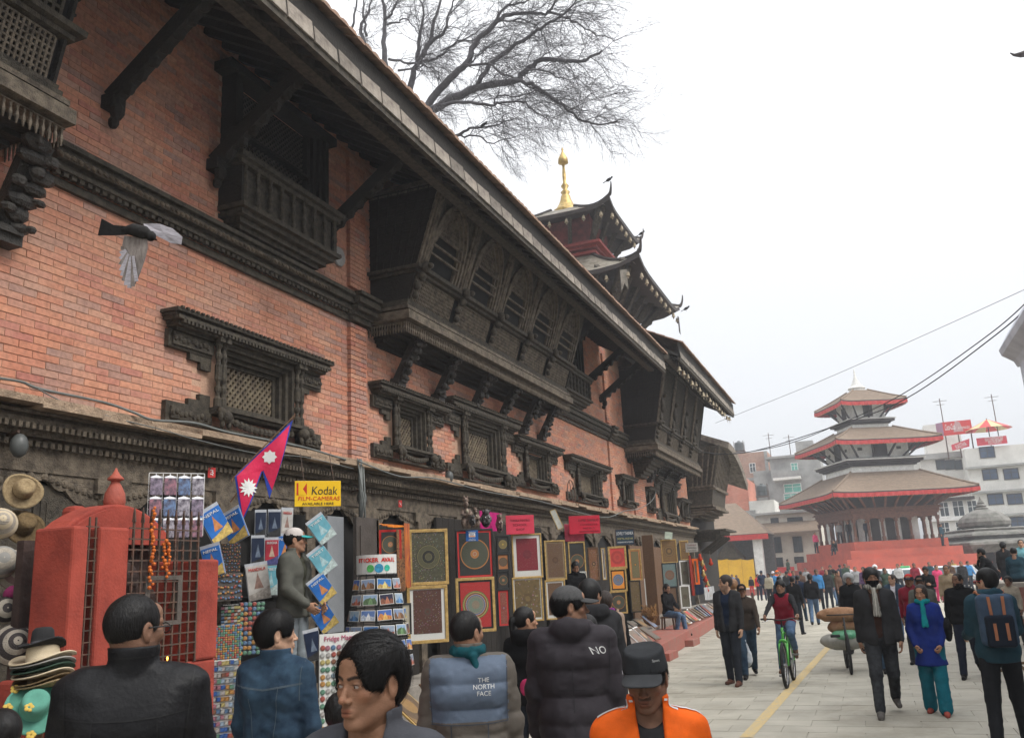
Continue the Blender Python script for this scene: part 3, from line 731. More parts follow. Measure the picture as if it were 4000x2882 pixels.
def four(fn):
    for s_ in range(4): fn([(1,0),(0,1),(-1,0),(0,-1)][s_])
def bld_lintel_row(nm, h, z0, z1, n, w):
    for c, s2 in ((1,0),(0,1),(-1,0),(0,-1)):
        for k in range(n):
            x = -h+(k+.5)*2*h/n
            P_ = [(x-w/2,-h-.02),(x+w/2,-h-.02),(x+w/2,-h+.1),(x-w/2,-h+.1)]
            P_ = [(a*c-b_*s2, a*s2+b_*c) for a, b_ in P_]
            MB().add([(*p,z0) for p in P_]+[(*p,z1) for p in P_], [(0,3,2,1),(4,5,6,7),(0,1,5,4),(1,2,6,5),(2,3,7,6),(3,0,4,7)]).build(nm, TDARK, tm)
tm = thing('pagoda_temple', 'white and brown three-tiered pagoda temple with red valances on a stepped red plinth', 'temple', (.85,79.8,0), rad(25))
for k in range(6):
    q = MB(); h = 3.8+.68*k; sqbox(q, h, 3.45-.66*(k+1) if k < 5 else -.2, 3.45-.66*k-.001*k); struct_o = q.build('plinth_step', REDSTEP, tm)
q = MB(); sqbox(q, 2.35, 3.45, 6.6); q.build('sanctum_wall', TWALL, tm)
for c, s2 in ((1,0),(0,1),(-1,0),(0,-1)):
    q = MB()
    for x in (-1.25, 1.25, 0):
        P_ = [(x-.36,-2.42),(x+.36,-2.42),(x+.36,-2.3),(x-.36,-2.3)]; P_ = [(a*c-b_*s2, a*s2+b_*c) for a, b_ in P_]
        q.add([(*p,3.5) for p in P_]+[(*p,5.3) for p in P_], [(0,3,2,1),(4,5,6,7),(0,1,5,4),(1,2,6,5),(2,3,7,6),(3,0,4,7)])
    q.build('carved_door', TDARK, tm)
hc = 3.42
for c, s2 in ((1,0),(0,1),(-1,0),(0,-1)):
    for k in range(6 if True else 7):
        x = -hc+2*hc*k/6; y = -hc; X_, Y_ = x*c-y*s2, x*s2+y*c
        q = MB(); q.lathe([(.16,3.45),(.16,3.75),(.10,3.85),(.12,4.4),(.10,4.9),(.17,5.0),(.17,5.25)], 8, (X_,Y_,0)); q.build('column', TWOOD, tm)
    q = MB()     # scalloped valance boards of carved wood
    V = []; F = []; n = 96
    for k in range(n+1):
        f = k/n; x = -hc+2*hc*f; t = (f*6) % 1; z = 5.0+.22*math.sin(PI*t)**.7+.03*abs(math.sin(PI*t*4))
        for y in (-hc-.05, -hc+.05): V += [(x*c-y*s2, x*s2+y*c, z),(x*c-y*s2, x*s2+y*c, 5.45)]
    for k in range(n): b0 = 4*k; F += [(b0,b0+4,b0+5,b0+1),(b0+2,b0+3,b0+7,b0+6),(b0,b0+2,b0+6,b0+4)]
    q.add(V, F); q.build('arcade_board', TWOOD, tm)
q = MB()
for (h, z0, z1) in ((3.55,5.45,5.6),(3.7,5.6,5.66),(3.62,5.66,5.85),(3.8,5.85,5.92),(3.7,5.92,6.05)): sqbox(q, h, z0+.001, z1)
q.build('carved_beam', TWOOD, tm)
q = MB(); sqbox(q, 3.4, 6.05, 6.9); q.build('upper_wall', TDARK, tm)
def tstruts(z0, h0, z1, h1, n, w, m_=TDARK):
    for c, s2 in ((1,0),(0,1),(-1,0),(0,-1)):
        for k in range(n):
            f = -1+2*(k+.5)/n
            a = (f*h0, -h0); b_ = (f*h1*.93, -h1*.86)
            q = MB(); q.beam((a[0]*c-a[1]*s2, a[0]*s2+a[1]*c, z0), (b_[0]*c-b_[1]*s2, b_[0]*s2+b_[1]*c, z1), w, w); q.build('roof_strut', m_, tm)
tstruts(6.1, 3.6, 7.05, 5.6, 9, .14, TWOOD)
proof(tm, 5.85, 7.0, 2.85, 8.95)
q = MB(); sqbox(q, 2.62, 8.8, 9.42); sqbox(q, 2.45, 10.1, 12.3); q.build('white_wall', TWALL, tm)
q = MB()
for (h, z0, z1) in ((2.8,9.42,9.55),(3.0,9.56,9.7),(3.2,9.71,9.9)): sqbox(q, h, z0, z1)
q.build('cornice', TDARK, tm); q = MB(); sqbox(q, 3.35, 9.9, 9.97); q.lathe([(3.3,9.97),(2.5,10.2)], 4, sq=True); q.build('cornice_cap', TWALL, tm)
bld_lintel_row('carved_window', 2.45, 10.2, 11.6, 1, 1.3)
bld_lintel_row('small_window', 2.46, 10.75, 10.98, 3, .38)
tstruts(10.15, 2.5, 11.3, 4.2, 4, .13)
proof(tm, 4.4, 11.25, 1.75, 12.75)
q = MB(); sqbox(q, 1.55, 12.7, 13.05); sqbox(q, 1.42, 13.5, 15.3); q.build('white_wall', TWALL, tm)
q = MB(); sqbox(q, 1.7, 13.05, 13.2); sqbox(q, 1.95, 13.21, 13.42); q.build('cornice', TDARK, tm)
q = MB(); q.lathe([(2.05,13.42),(2.05,13.47),(1.45,13.62)], 4, sq=True); q.build('cornice_cap', TWALL, tm)
bld_lintel_row('carved_window', 1.43, 13.7, 14.7, 1, .8)
tstruts(13.6, 1.45, 14.7, 2.65, 3, .11)
proof(tm, 2.8, 14.7, .62, 16.15)
q = MB(); q.lathe([(.62,16.1),(.64,16.35),(.72,16.36),(.72,16.42),(.60,16.5),(.50,16.62),(.42,16.64),(.34,16.9),(.28,16.92),(.24,17.12),(.18,17.14),(.15,17.35),(.10,17.37),(.08,17.6),(.11,17.64),(.05,17.75),(.08,17.82),(.02,18.1)], 16)
q.build('white_spire', TWALL, tm, smooth=False)
pg = thing('palace_pagoda', 'dark pagoda tower with gilt spire rising behind the palace roof', 'pagoda', (-9.74,32.45,0), 0)
PT = mat('grey metal roof sheet', (.32,.29,.24), .5, (.16,.14,.11), ns=4, bump=.1)
q = MB(); sqbox(q, 1.9, 9, 12.9); q.build('lower_wall', TDARK, pg)
q = MB(); sqbox(q, 1.3, 13.4, 16); q.build('upper_wall', mat('dull red tower wall', (.20,.05,.045), .8, (.10,.03,.03), ns=4), pg)
proof(pg, 3.62, 12.35, 1.3, 14.0, fringe=False, lift=.35, tile=PT, curl=.38, sag=.10, name='lower_roof')
proof(pg, 2.45, 15.3, .5, 16.5, fringe=False, lift=.3, tile=PT, curl=.34, sag=.10, name='upper_roof')
q = MB()
for (h, z0, z1) in ((1.55,14.2,14.3),(1.75,14.31,14.42),(1.5,14.0,14.1)): sqbox(q, h, z0, z1)
q.build('red_gallery_rail', mat('faded red rail', (.26,.05,.045), .8), pg)
def pstruts(z0, h0, z1, h1, n, w):
    for c, s2 in ((1,0),(0,1),(-1,0),(0,-1)):
        for k in range(n):
            f = -1+2*k/(n-1); a = (f*h0, -h0); b_ = (f*h1, -h1*.92); q = MB()
            A = Vector((a[0]*c-a[1]*s2, a[0]*s2+a[1]*c, z0)); B = Vector((b_[0]*c-b_[1]*s2, b_[0]*s2+b_[1]*c, z1))
            q.beam(A, B, w, w*1.2)
            for j in range(5): q.blob(A.lerp(B, (j+.5)/5)+Vector((0,0,-w*.3)), (w*.6,w*.6,w*.9), 6, 4)
            q.build('roof_strut', WOOD, pg)
pstruts(11.3, 1.9, 12.9, 3.2, 6, .18); pstruts(14.45, 1.3, 15.7, 2.1, 4, .14)
q = MB().lathe([(.62,16.35),(.60,16.55),(.45,16.65),(.30,16.9),(.22,17.1),(.20,17.25),(.12,17.3),(.20,17.42),(.13,17.5),(.08,17.55),(.17,17.7),(.07,17.85),(.08,18.2),(.05,18.6),(.10,18.7),(.22,18.75),(.20,18.95),(.10,19.15),(.03,19.3),(.05,19.35),(.005,19.5)], 14)
q.build('gilt_spire', GOLD, pg, smooth=True)
for c, s2 in ((1,0),(0,1)):
    for (h, z, n) in ((2.4,15.25,7),(3.55,12.3,9)):
        for k in range(n):
            f = -1+2*(k+.5)/n; x, y = f*h, -h
            X_, Y_ = (x, y) if c else (h, f*h)
            q = MB(); q.lathe([(.005,.0),(.05,-.03),(.06,-.12),(.085,-.16)], 7, (0,0,-.05)); q.lathe([(.006,0),(.006,-.06)],4); q.blob((0,0,-.26),(.035,.01,.05),5,4)
            q.build('wind_bell', BRASS, pg, loc=(X_, Y_, z))
q = MB(); q.prism([(-.12,0),(.12,0),(.12,-.75),(0,-.5),(-.12,-.75)], -.01, .01); q.build('metal_streamer', PT, pg, loc=(3.0,-3.55,12.35))
q = MB(); q.prismx([(-.12,0),(.12,0),(.12,-.75),(0,-.5),(-.12,-.75)], -.01, .01); q.build('metal_streamer', TDARK, pg, loc=(3.6,3.2,12.3))
h3 = thing('corner_house', 'dark timber house with curved eave at the far end of the palace', 'building', (-6.6, 0, 0), PI/2)
q = MB().box(36.6, 42.5, .0, 3, 0, 6.2); q.build('wall', WOODB, h3)
q = MB(); q.prismx([(-.9,4.5),(-1.0,5.1),(-1.45,6.9),(.2,6.9),(.2,4.5)], 36.7, 40.2); q.build('leaning_balcony', WOOD, h3)
q = MB()
for k, (z, o) in enumerate(((4.3,1.05),(4.42,.95),(5.1,1.12),(5.2,1.05),(4.2,.8),(4.1,.6),(4.0,.4))): q.box(36.65-.06*(k%2), 40.25, -o, 0, z, z+.08)
q.build('balcony_cornice', WOOD2, h3)
for k in range(10):
    q = MB(); q.beam((36.8+k*.37,-1.05,5.25),(36.8+k*.37,-1.42,6.75),.06,.05,up=(0,1,0)); q.build('balcony_slat', WOOD2, h3)
for k in range(5):
    q = MB(); q.beam((36.62,-.2-.18*k,5.25),(36.62,-.25-.26*k,6.75),.04,.05); q.build('balcony_slat', WOOD2, h3)
V = []; F = []; n = 10
for k in range(n+1):
    t = k/n; x = 37.0+5.2*t; z = 6.75-1.35*t**2.2; V += [(x,-1.75,z),(x,-1.8,z+.26),(x,1.5,z+1.6),(x,1.5,z+1.4)]
for k in range(n):
    for j in range(4): F.append((4*k+j, 4*k+(j+1)%4, 4*k+4+(j+1)%4, 4*k+4+j))
F += [(0,3,2,1),(4*n,4*n+1,4*n+2,4*n+3)]
q = MB().add(V, F); q.build('curved_eave', SLATE, h3)
q = MB(); q.box(36.8,39.5,-1.1,0,3.3,3.42); q.box(36.9,39.2,-.9,0,3.1,3.3); q.box(36.7,39.8,-1.35,0,3.42,3.5)
for k in range(4): q.beam((37.2+k*.7,-.2,2.6),(37.2+k*.7,-1.1,3.2),.12,.12,up=(0,1,0));
q.build('lower_cornice', WOOD, h3)
def windows(root, rects, y, fm, pm, name='window'):
    for (x0, x1, z0, z1) in rects:
        f = MB(); t = .07
        f.box(x0-t,x1+t,y-.06,y,z1,z1+t); f.box(x0-t,x1+t,y-.09,y,z0-t,z0); f.box(x0-t,x0,y-.06,y,z0,z1); f.box(x1,x1+t,y-.06,y,z0,z1); xm = (x0+x1)/2; f.box(xm-.03,xm+.03,y-.05,y,z0,z1)
        f.box(x0,x1,y-.045,y,z0+(z1-z0)*.62,z0+(z1-z0)*.62+.05)
        w = f.build(name, fm, root); MB().box(x0,x1,y-.03,y-.003,z0,z1).build('pane', pm, w)
GLASS = mat('dark window glass', (.035,.05,.06), .15, (.02,.03,.035), ns=1, bump=0, spec=.6)
BLUEG = mat('blue tinted glass', (.05,.09,.16), .2, (.03,.05,.09), ns=1, bump=0, spec=.6)
def house(name, label, u0, v0, u1, v1, y, depth, m_, wins=(), fm=WHITE, pm=GLASS, z0=None, extra=None, rz=0):
    x0, x1, zb, zt = wrect(u0, v0, u1, v1, y); zb = 0 if z0 is None else z0
    t = thing(name, label, 'building', ((x0+x1)/2, y, 0), rz); hw = (x1-x0)/2; cx = (x0+x1)/2
    MB().box(-hw, hw, 0, depth, zb-.2, zt).build('wall', m_, t)
    R_ = []
    for w in wins:
        a = wrect(*w, y); R_.append((a[0]-cx, a[1]-cx, a[2], a[3]))
    windows(t, R_, 0, fm, pm)
    return t, hw, zt, cx
L = lambda x, y: (2750+.459*x, 1600+.459*y)
Rr = lambda x, y: (3500+.459*x, 1600+.459*y)
def lr(f, *r): return (*f(r[0], r[1]), *f(r[2], r[3]))
CEM = mat('stained grey cement', (.36,.36,.345), .9, (.22,.22,.21), ns=.6, bs=10, bump=.2)
BRK2 = brick_mat('pale far brick', [(.40,.23,.16),(.34,.19,.14),(.44,.27,.19)], tint=(.42,.30,.24), pw=.24, ph=.075, ax='X')
BRK3 = brick_mat('orange far brick', [(.55,.20,.13),(.48,.17,.11),(.58,.24,.16)], tint=(.52,.26,.19), pw=.24, ph=.075, ax='X')
CREAM = mat('cream limewash', (.60,.57,.49), .9, (.46,.43,.37), ns=.8, bs=10, bump=.1)
OFFW = mat('off white render', (.70,.69,.65), .85, (.55,.54,.50), ns=.5, bs=10, bump=.1)
GREENG = mat('green tinted glass', (.12,.42,.34), .3, (.08,.30,.25), ns=1, bump=0)
t, hw, zt, cx = house('brick_house', 'tall pale brick house with one white window, left of the grey concrete block', *lr(L,200,365,560,780), 118, 8, BRK2, [lr(L,392,458,436,532)])
for z in (.24,.52,.78): MB().box(-hw,hw,-.08,0,zt*z,zt*z+.35).build('concrete_band', CEM, t)
for x in (-hw+.2, hw-.2): MB().box(x-.2,x+.2,-.1,-.0,0,zt).build('concrete_column', CEM, t)
def watertank(x, y, z, lab):
    t_ = thing('water_tank', lab, 'water tank', (x,y,z))
    MB().lathe([(.02,0),(.6,.0),(.62,.1),(.6,.5),(.63,.55),(.6,1.0),(.5,1.15),(.2,1.25),(.18,1.35),(.02,1.36)], 14).build('tank', mat('black tank plastic', (.05,.06,.06), .5, bump=0), t_)
    q = MB(); [q.beam((sx_*.6,sy_*.6,-.5),(sx_*.6,sy_*.6,1.3),.06,.06) for sx_ in (-1,1) for sy_ in (-1,1)]; q.box(-.7,.7,-.7,.7,-.08,0); q.build('stand', IRON, t_)
a = WY(*L(295,345), 118.5); watertank(a[0], 119.5, zt+.5, 'black water tank on the roof of the tall brick house')
a = WY(*L(500,735), 100); watertank(a[0], 100, a[2], 'black water tank on the low roof below the grey concrete block')
t, hw, zt, cx = house('concrete_block', 'grey stained concrete block with balcony and green glazing behind the temple', *lr(L,575,400,1010,780), 112, 9, CEM, [lr(L,745,455,795,520), lr(L,684,632,825,700), lr(L,684,715,800,760)], pm=GREENG)
a = wrect(*lr(L,585,520,820,615), 110.8); MB().box(a[0]-cx,a[1]-cx,-1.3,-1.2,a[2]+.6,a[3]).build('balcony_rail', CEM, t); MB().box(a[0]-cx,a[1]-cx,-1.3,0,a[2]+.3,a[2]+.6).build('balcony_slab', OFFW, t)
MB().box(-hw-2.2,-hw,1,8,0,zt-1.2).build('side_wing', CEM, t); MB().box(-hw-.4,hw*.2,-.5,3,zt,zt+.25).build('roof_slab', CEM, t); MB().box(hw*.1,hw*.8,.5,4,zt+.25,zt+1.9).build('roof_room', CEM, t)
house('orange_brick_house', 'bright orange brick wall house left of the low cream building', *lr(L,120,590,380,950), 100, 8, BRK3)
t, hw, zt, cx = house('cream_house', 'low cream two-storey house between yellow gate and temple', *lr(L,470,880,1010,1480), 90, 8, CREAM, [lr(L,575,925,632,993), lr(L,716,920,838,990), lr(L,588,1088,655,1212), lr(L,765,1083,832,1207), lr(L,600,1262,668,1330), lr(L,775,1255,845,1300)], fm=TDARK)
MB().box(-hw-1.2,-hw,.5,8,0,zt+.6).build('stair_wall', CEM, t); MB().box(-hw-.3,hw,-.5,0,zt,zt+.2).build('parapet', CEM, t)
a = WY(*L(600,1040), 90); MB().prismx([(-1.2,a[2]-.25),(-1.2,a[2]-.1),(0,a[2]+.9),(0,a[2]+.3)], -hw-.2, hw).build('pent_roof', TILE, t)
a = WY(*L(600,1480), 90); MB().box(-hw,hw,-.6,-.1,a[2]+.6,a[2]+1.1) and None
t_ = thing('shop_banner', 'long red banner hung low on the cream house', 'banner', (0,89.4,0)); a = wrect(*lr(L,520,1340,770,1390), 89.4); MB().box(a[0],a[1],-.03,0,a[2],a[3]).build('cloth', RED, t_)
t, hw, zt, cx = house('far_low_house', 'small white flat-roofed block above the cream house', *lr(L,383,770,600,880), 100, 6, OFFW)
pv = thing('gate_pavilion', 'white pillared pavilion with grey tiled roof, red valance and yellow gate', 'building', (0,76,0))
a = wrect(*lr(L,60,1075,500,1480), 76); x0, x1, zt = a[0]-.5, a[1]+.4, a[3]
MB().box(x0-3,x1+.2,4,5,0,zt+.2).build('back_wall', mat('grey pavilion wall', (.17,.17,.165), .9), pv)
for (c0, c1) in ((48,95),(430,508)):
    b_ = wrect(*lr(L,c0,1085,c1,1480), 76); MB().box(b_[0],b_[1],0,.8,0,zt).build('pillar', TWALL, pv)
q = MB(); q.add([(x0-3,-.6,zt+.1),(x1+.3,-.6,zt+.1),(x1-2.6,4,zt+3.0),(x0-3,4,zt+3.0),(x1+.3,6,zt+.1)], [(0,1,2,3),(1,4,2)]); q.build('roof', TILE, pv)
MB().box(x0-3,x1+.3,-.62,-.5,zt-.38,zt+.05).build('red_valance', FRINGE, pv); MB().box(x0-3,x1+.3,-.6,5,zt+.0,zt+.1).build('soffit', TDARK, pv)
YG = mat('yellow gate paint', (.72,.42,.02), .6, (.62,.34,.015), ns=2, bump=.05)
for (c0, c1) in ((92,212),(212,327),(327,432)):
    b_ = wrect(*lr(L,c0,1270,c1,1475), 75.8); q = MB(); q.prism([(b_[0]+.01,.3),(b_[1]-.01,.3),(b_[1]-.01,b_[3]),((b_[0]+b_[1])/2,b_[3]-.08),(b_[0]+.01,b_[3])], -.15, -.08); q.build('gate_leaf', YG, pv)
q = MB(); c = WY(*L(215,1200), 78); q.lathe([(1.3,0),(1.0,.3),(.8,.6),(.55,.9),(.3,1.3),(.1,1.5)], 8, (c[0],2.2,c[2]-.6)); q.box(c[0]-1.2,c[0]+1.2,1.4,3,0,c[2]-.6); q.build('altar', mat('dusty gilt altar', (.22,.17,.10), .7), pv)
a = wrect(*lr(L,330,1490,960,1600), 66); o = MB().box(-12, .5, 66, 66.6, 0, .42).build('low_wall', mat('pale red low wall', (.42,.20,.16), .9)); tag(o, 'low pale red wall running behind the far crowd', 'wall')
o = MB().box(-12.2, .6, 65.9, 66.7, .421, .52).build('wall_coping', OFFW, o)
t, hw, zt, cx = house('white_house', 'white house with a long strip window and sagging pink banner, right of the temple', *lr(Rr,285,385,690,1500), 108, 9, OFFW, [lr(Rr,345,430,415,505),lr(Rr,420,430,500,505),lr(Rr,505,430,610,503), lr(Rr,470,600,535,660), lr(Rr,572,600,635,660)], fm=TDARK)
MB().box(-hw-.5,hw+.1,-.6,0,zt-.3,zt+.3).build('cornice', CEM, t); MB().box(-hw-3,hw,2,8,zt-2,zt+.2).build('side_block', OFFW, t)
MB().box(-hw+1,hw,1.5,6,zt+.3,zt+3.8).build('roof_room', OFFW, t)
t, hw, zt, cx = house('white_apartment_block', 'white four-storey block with blue-tinted windows and rooftop umbrella', *lr(Rr,680,300,1250,1560), 104, 9, OFFW,
   [lr(Rr,715,318,835,405), lr(Rr,740,508,860,592), lr(Rr,920,505,1040,588), lr(Rr,785,718,908,803), lr(Rr,950,718,1072,800), lr(Rr,980,915,1089,1005), lr(Rr,830,915,930,1005)], fm=TDARK, pm=BLUEG)
for v_ in (475, 690, 895):
    c = WY(*Rr(880, v_), 104); MB().box(-hw-.2, hw, -.7, 0, c[2]-.15, c[2]+.05).build('floor_band', CEM, t)
t, hw, zt, cx = house('arched_house', 'white house with tall arched windows behind the temple gallery', *lr(Rr,330,745,700,1500), 98, 6, OFFW, [lr(Rr,385,960,455,1085), lr(Rr,518,955,590,1075), lr(Rr,488,775,575,905), lr(Rr,615,775,690,905), lr(Rr,375,790,445,905)], fm=WHITE)
MB().box(-hw-.3,hw+.3,-.5,0,zt-.3,zt).build('eave', TDARK, t); c = WY(*Rr(400,930),98); MB().box(-hw,hw,-.25,0,c[2]-.2,c[2]+.2).build('floor_band', WHITE, t)
PINK = mat('pinkish red hoarding print', (.62,.06,.08), .5, (.50,.03,.06), ns=.7, bump=0)
bb = thing('billboard', 'red soft-drink billboard with white script on a rooftop', 'billboard', (0,106,0))
a = wrect(*lr(Rr,398,96,645,212), 106); MB().box(a[0],a[1],-.15,0,a[2],a[3]).build('panel', RED, bb)
text('Coca-Cola', .9, WHITE, bb, ((a[0]*.76+a[1]*.24),-.17,a[2]*.42+a[3]*.58), shear=.35, bold=.01, fit=(a[1]-a[0])*.36); text('KATHMANDU', .4, WHITE, bb, ((a[0]*.27+a[1]*.73),-.17,a[2]*.55+a[3]*.45), fit=(a[1]-a[0])*.4)
q = MB(); q.prism([((a[0]*.48+a[1]*.52)-.5,a[2]+.3),((a[0]*.48+a[1]*.52)+.5,a[2]+.3),((a[0]*.48+a[1]*.52)+.25,a[2]+1.3),((a[0]*.48+a[1]*.52)-.2,a[2]+1.5)],-.17,-.155); q.build('print', mat('faded print',(.55,.35,.35)), bb)
b_ = wrect(*lr(Rr,352,100,398,222), 107); MB().add([(b_[0],2.5,b_[2]),(a[0],-.15,a[2]),(a[0],-.15,a[3]),(b_[0],2.5,b_[3])],[(0,1,2,3)]).build('side_panel', mat('faded mauve hoarding', (.35,.15,.25), .6), bb)
q = MB(); [q.beam((a[0]+(a[1]-a[0])*f,.5,a[2]-2.5),(a[0]+(a[1]-a[0])*f,.1,a[2]),.12,.12) for f in (.05,.5,.95)]; q.build('frame', IRON, bb)
bn = thing('roof_banner', 'pink lettered banner along the top of the white apartment block', 'banner', (0,103.7,0)); a = wrect(*lr(Rr,685,232,945,298), 103.7)
MB().box(a[0],a[1],-.1,0,a[2],a[3]).build('cloth', PINK, bn); text('KASTHAMANDAP', .7, WHITE, bn, ((a[0]*.42+a[1]*.58),-.12,a[2]*.3+a[3]*.7), fit=(a[1]-a[0])*.6); text('RESTAURANT', .5, WHITE, bn, ((a[0]*.4+a[1]*.6),-.12,a[2]*.72+a[3]*.28), fit=(a[1]-a[0])*.45)
bn = thing('sagging_banner', 'crumpled pink banner slanting over the strip-windowed white house', 'banner', (0,103.9,0)); A = WY(*Rr(470,300),103.9); B = WY(*Rr(625,245),103.9); C_ = WY(*Rr(625,312),103.9); D = WY(*Rr(480,348),103.9)
MB().add([(p[0],0,p[2]) for p in (D,C_,B,A)]+[(p[0],.08,p[2]) for p in (D,C_,B,A)], [(0,1,2,3),(7,6,5,4),(0,4,5,1),(1,5,6,2),(2,6,7,3),(3,7,4,0)]).build('cloth', PINK, bn); text('KASTHA', .7, WHITE, bn, ((A[0]+B[0])/2,-.03,(A[2]+C_[2])/2), rot=(PI/2,-.3,0), fit=(B[0]-A[0])*.6)
ub = thing('parasol', 'red and yellow parasol open on the white block terrace', 'parasol', (*WY(*Rr(785,160),105)[:2], 0)); z = WY(*Rr(785,160),105)[2]
q = MB(); n = 12; V = [(0,0,z+1.0)]+[(2.3*math.cos(2*PI*k/n),2.3*math.sin(2*PI*k/n),z-.1) for k in range(n)]; q.add(V, [(0,1+k,1+(k+1)%n) for k in range(0,n,2)]); q.build('canopy', RED, ub)
q = MB(); q.add(V, [(0,1+k,1+(k+1)%n) for k in range(1,n,2)]); q.build('canopy_panels', mat('cream cloth',(.65,.55,.30)), ub); MB().tube([(0,0,z-2.5),(0,0,z+1.1)], .05).build('pole', IRON, ub)
for nm, (u, v), yy, hh, lab in (('antenna',Rr(400,95),106,2.5,'thin antenna on top of the red billboard'),('antenna',Rr(856,125),106,3.3,'tall thin rooftop mast beside the parasol'),('antenna',L(565,360),118,2.5,'small antenna above the tall brick house'),('antenna',L(735,350),113,2.,'small antenna above the concrete block')):
    p = WY(u, v, yy); q = MB(); q.tube([(0,0,-1.5),(0,0,hh)], .05, 5); q.beam((-.7,0,hh-.3),(.7,0,hh-.3),.04,.04); q.beam((-.4,0,hh-.7),(.4,0,hh-.7),.04,.04)
    o = q.build(nm, IRON, loc=(p[0],p[1],p[2])); tag(o, lab, 'antenna')
ss = thing('stone_shrine', 'grey stone shrine with a ribbed dome and stepped eaves at the right', 'shrine', (*WY(*Rr(755,1000),88)[:2], 0), rad(25))
SST = mat('mossy grey stone', (.21,.20,.18), .95, (.10,.10,.085), ns=2, bs=14, bump=.5)
zz = lambda v: WY(*Rr(755, v), 88)[2]
q = MB(); q.lathe([(3.2,zz(1215)),(3.9,zz(1150)),(3.85,zz(1130)),(2.6,zz(1095)),(2.6,zz(1085)),(3.2,zz(1075)),(3.1,zz(1060)),(2.4,zz(1035)),(2.5,zz(1020)),(2.1,zz(1010))], 4, sq=True); q.build('stepped_eave', SST, ss)
q = MB(); n = 24; pr = [(1.2,zz(1020)),(1.7,zz(1015)),(2.05,zz(985)),(2.1,zz(955)),(1.9,zz(920)),(1.45,zz(885)),(.9,zz(860)),(.5,zz(845)),(.55,zz(838)),(.35,zz(825)),(.45,zz(815)),(.25,zz(795)),(.32,zz(790)),(.15,zz(770)),(.02,zz(735))]
q.lathe(pr, n); q.v = [(x*(1+.04*(i % 2)*(1 if z < zz(845) else 0)), y*(1+.04*(i % 2)*(1 if z < zz(845) else 0)), z) for i, (x, y, z) in enumerate(q.v)]; q.build('dome', SST, ss)
for c, s2 in ((1,0),(0,1),(-1,0),(0,-1)):
    for f in (-1,-.33,.33,1):
        x, y = f*2.4, -2.4; q = MB().lathe([(.25,0),(.25,.6),(.17,.7),(.17,zz(1240)),(.28,zz(1215))], 8, (x*c-y*s2, x*s2+y*c, 0)); q.build('column', SST, ss)
MB().box(-1.6,1.6,-1.6,1.6,0,zz(1210)).build('inner_wall', TDARK, ss); MB().box(-3.4,3.4,-3.4,3.4,0,zz(1380)+.3).build('base', SST, ss)
gb = thing('white_column_building', 'tall white classical building corner cut off by the right edge', 'building', (0,24,0))
OFFX = .02; e0 = WY(3962,1370,24); e1 = WY(3912,1335,24); e2 = WY(4000,1649,24)
GBM = mat('greyish white stucco', (.62,.64,.70), .8, (.5,.52,.58), ns=2, bump=.05)
q = MB(); q.box(e2[0]+.12+OFFX, e2[0]+16, -36, 0, 0, e0[2]+.0); q.build('wall', GBM, gb)
q = MB(); x_ = e2[0]+.12+OFFX; q.prism([(x_,e0[2]-.35),(x_-.06,e0[2]-.2),(x_-.30,e0[2]-.02),(x_-.34,e0[2]+.12),(x_-.1,e0[2]+.5),(x_+12,e0[2]+.5),(x_+12,e0[2]-.35)], -36, .35); q.build('cornice', GBM, gb)
rt = thing('roof_corner', 'dark upturned pagoda roof corner tip at the top right edge', 'roof', (*WY(4000,210,20)[:2], 0)); z = WY(4000,212,20)[2]
a = WY(3945,205,20); dx = a[0]-WY(4000,210,20)[0]
q = MB(); q.tube([(dx,0,z+.10),(dx*.75,0,z+.03),(dx*.3,0,z-.0),(.5,.2,z+.12),(2.5,.6,z+.7)], [.012,.03,.06,.13,.4], 6); q.build('curled_tip', TDARK, rt); MB().add([(0,0,z+.08),(3,0,z+.6),(3,4,z+2),(.8,1,z+.7)],[(0,1,2,3),(3,2,1,0)]).build('roof_surface', TILE, rt)
def wire(pts, r, lab):
    P_ = []
    for (u, v, y) in pts: P_.append(Vector(WY(u, v, y)))
    out = []
    for i in range(len(P_)-1):
        p0 = P_[max(i-1,0)]; p1 = P_[i]; p2 = P_[i+1]; p3 = P_[min(i+2,len(P_)-1)]
        for k in range(8):
            t = k/8; out.append(.5*((2*p1)+(-p0+p2)*t+(2*p0-5*p1+4*p2-p3)*t*t+(-p0+3*p1-3*p2+p3)*t**3))
    out.append(P_[-1]); o = MB().tube(out, r, 5).build('overhead_wire', CABLE, smooth=True); tag(o, lab, 'wire')
wire([(2700,1762,37),(2908,1768,34),(3251,1667,30),(3538,1557,27),(3900,1300,23),(4060,1150,21)], .016, 'lower of the two thick black overhead wires')
wire([(2760,1778,37),(2920,1765,35),(3080,1732,33),(3266,1661,31),(3523,1540,27),(3872,1300,23),(4060,1130,21)], .014, 'upper of the two thick black overhead wires')
wire([(2795,1652,34),(3200,1490,30),(3630,1300,26),(4060,1105,22)], .007, 'thin single wire stretched from the bell-hung eave')
for k in range(7):
    pass
def wallwire(pts, r, m_, lab):
    out = [Vector(WX(u, v, x)) for u, v, x in pts]; sm = []
    for i in range(len(out)-1):
        p0 = out[max(i-1,0)]; p1 = out[i]; p2 = out[i+1]; p3 = out[min(i+2,len(out)-1)]
        for k in range(5): t = k/5; sm.append(.5*((2*p1)+(-p0+p2)*t+(2*p0-5*p1+4*p2-p3)*t*t+(-p0+3*p1-3*p2+p3)*t**3))
    sm.append(out[-1]); o = MB().tube(sm, r, 6).build('wall_cable', m_, smooth=True); tag(o, lab, 'cable')
GC = mat('grey cable', (.16,.17,.16), .6, bump=0)
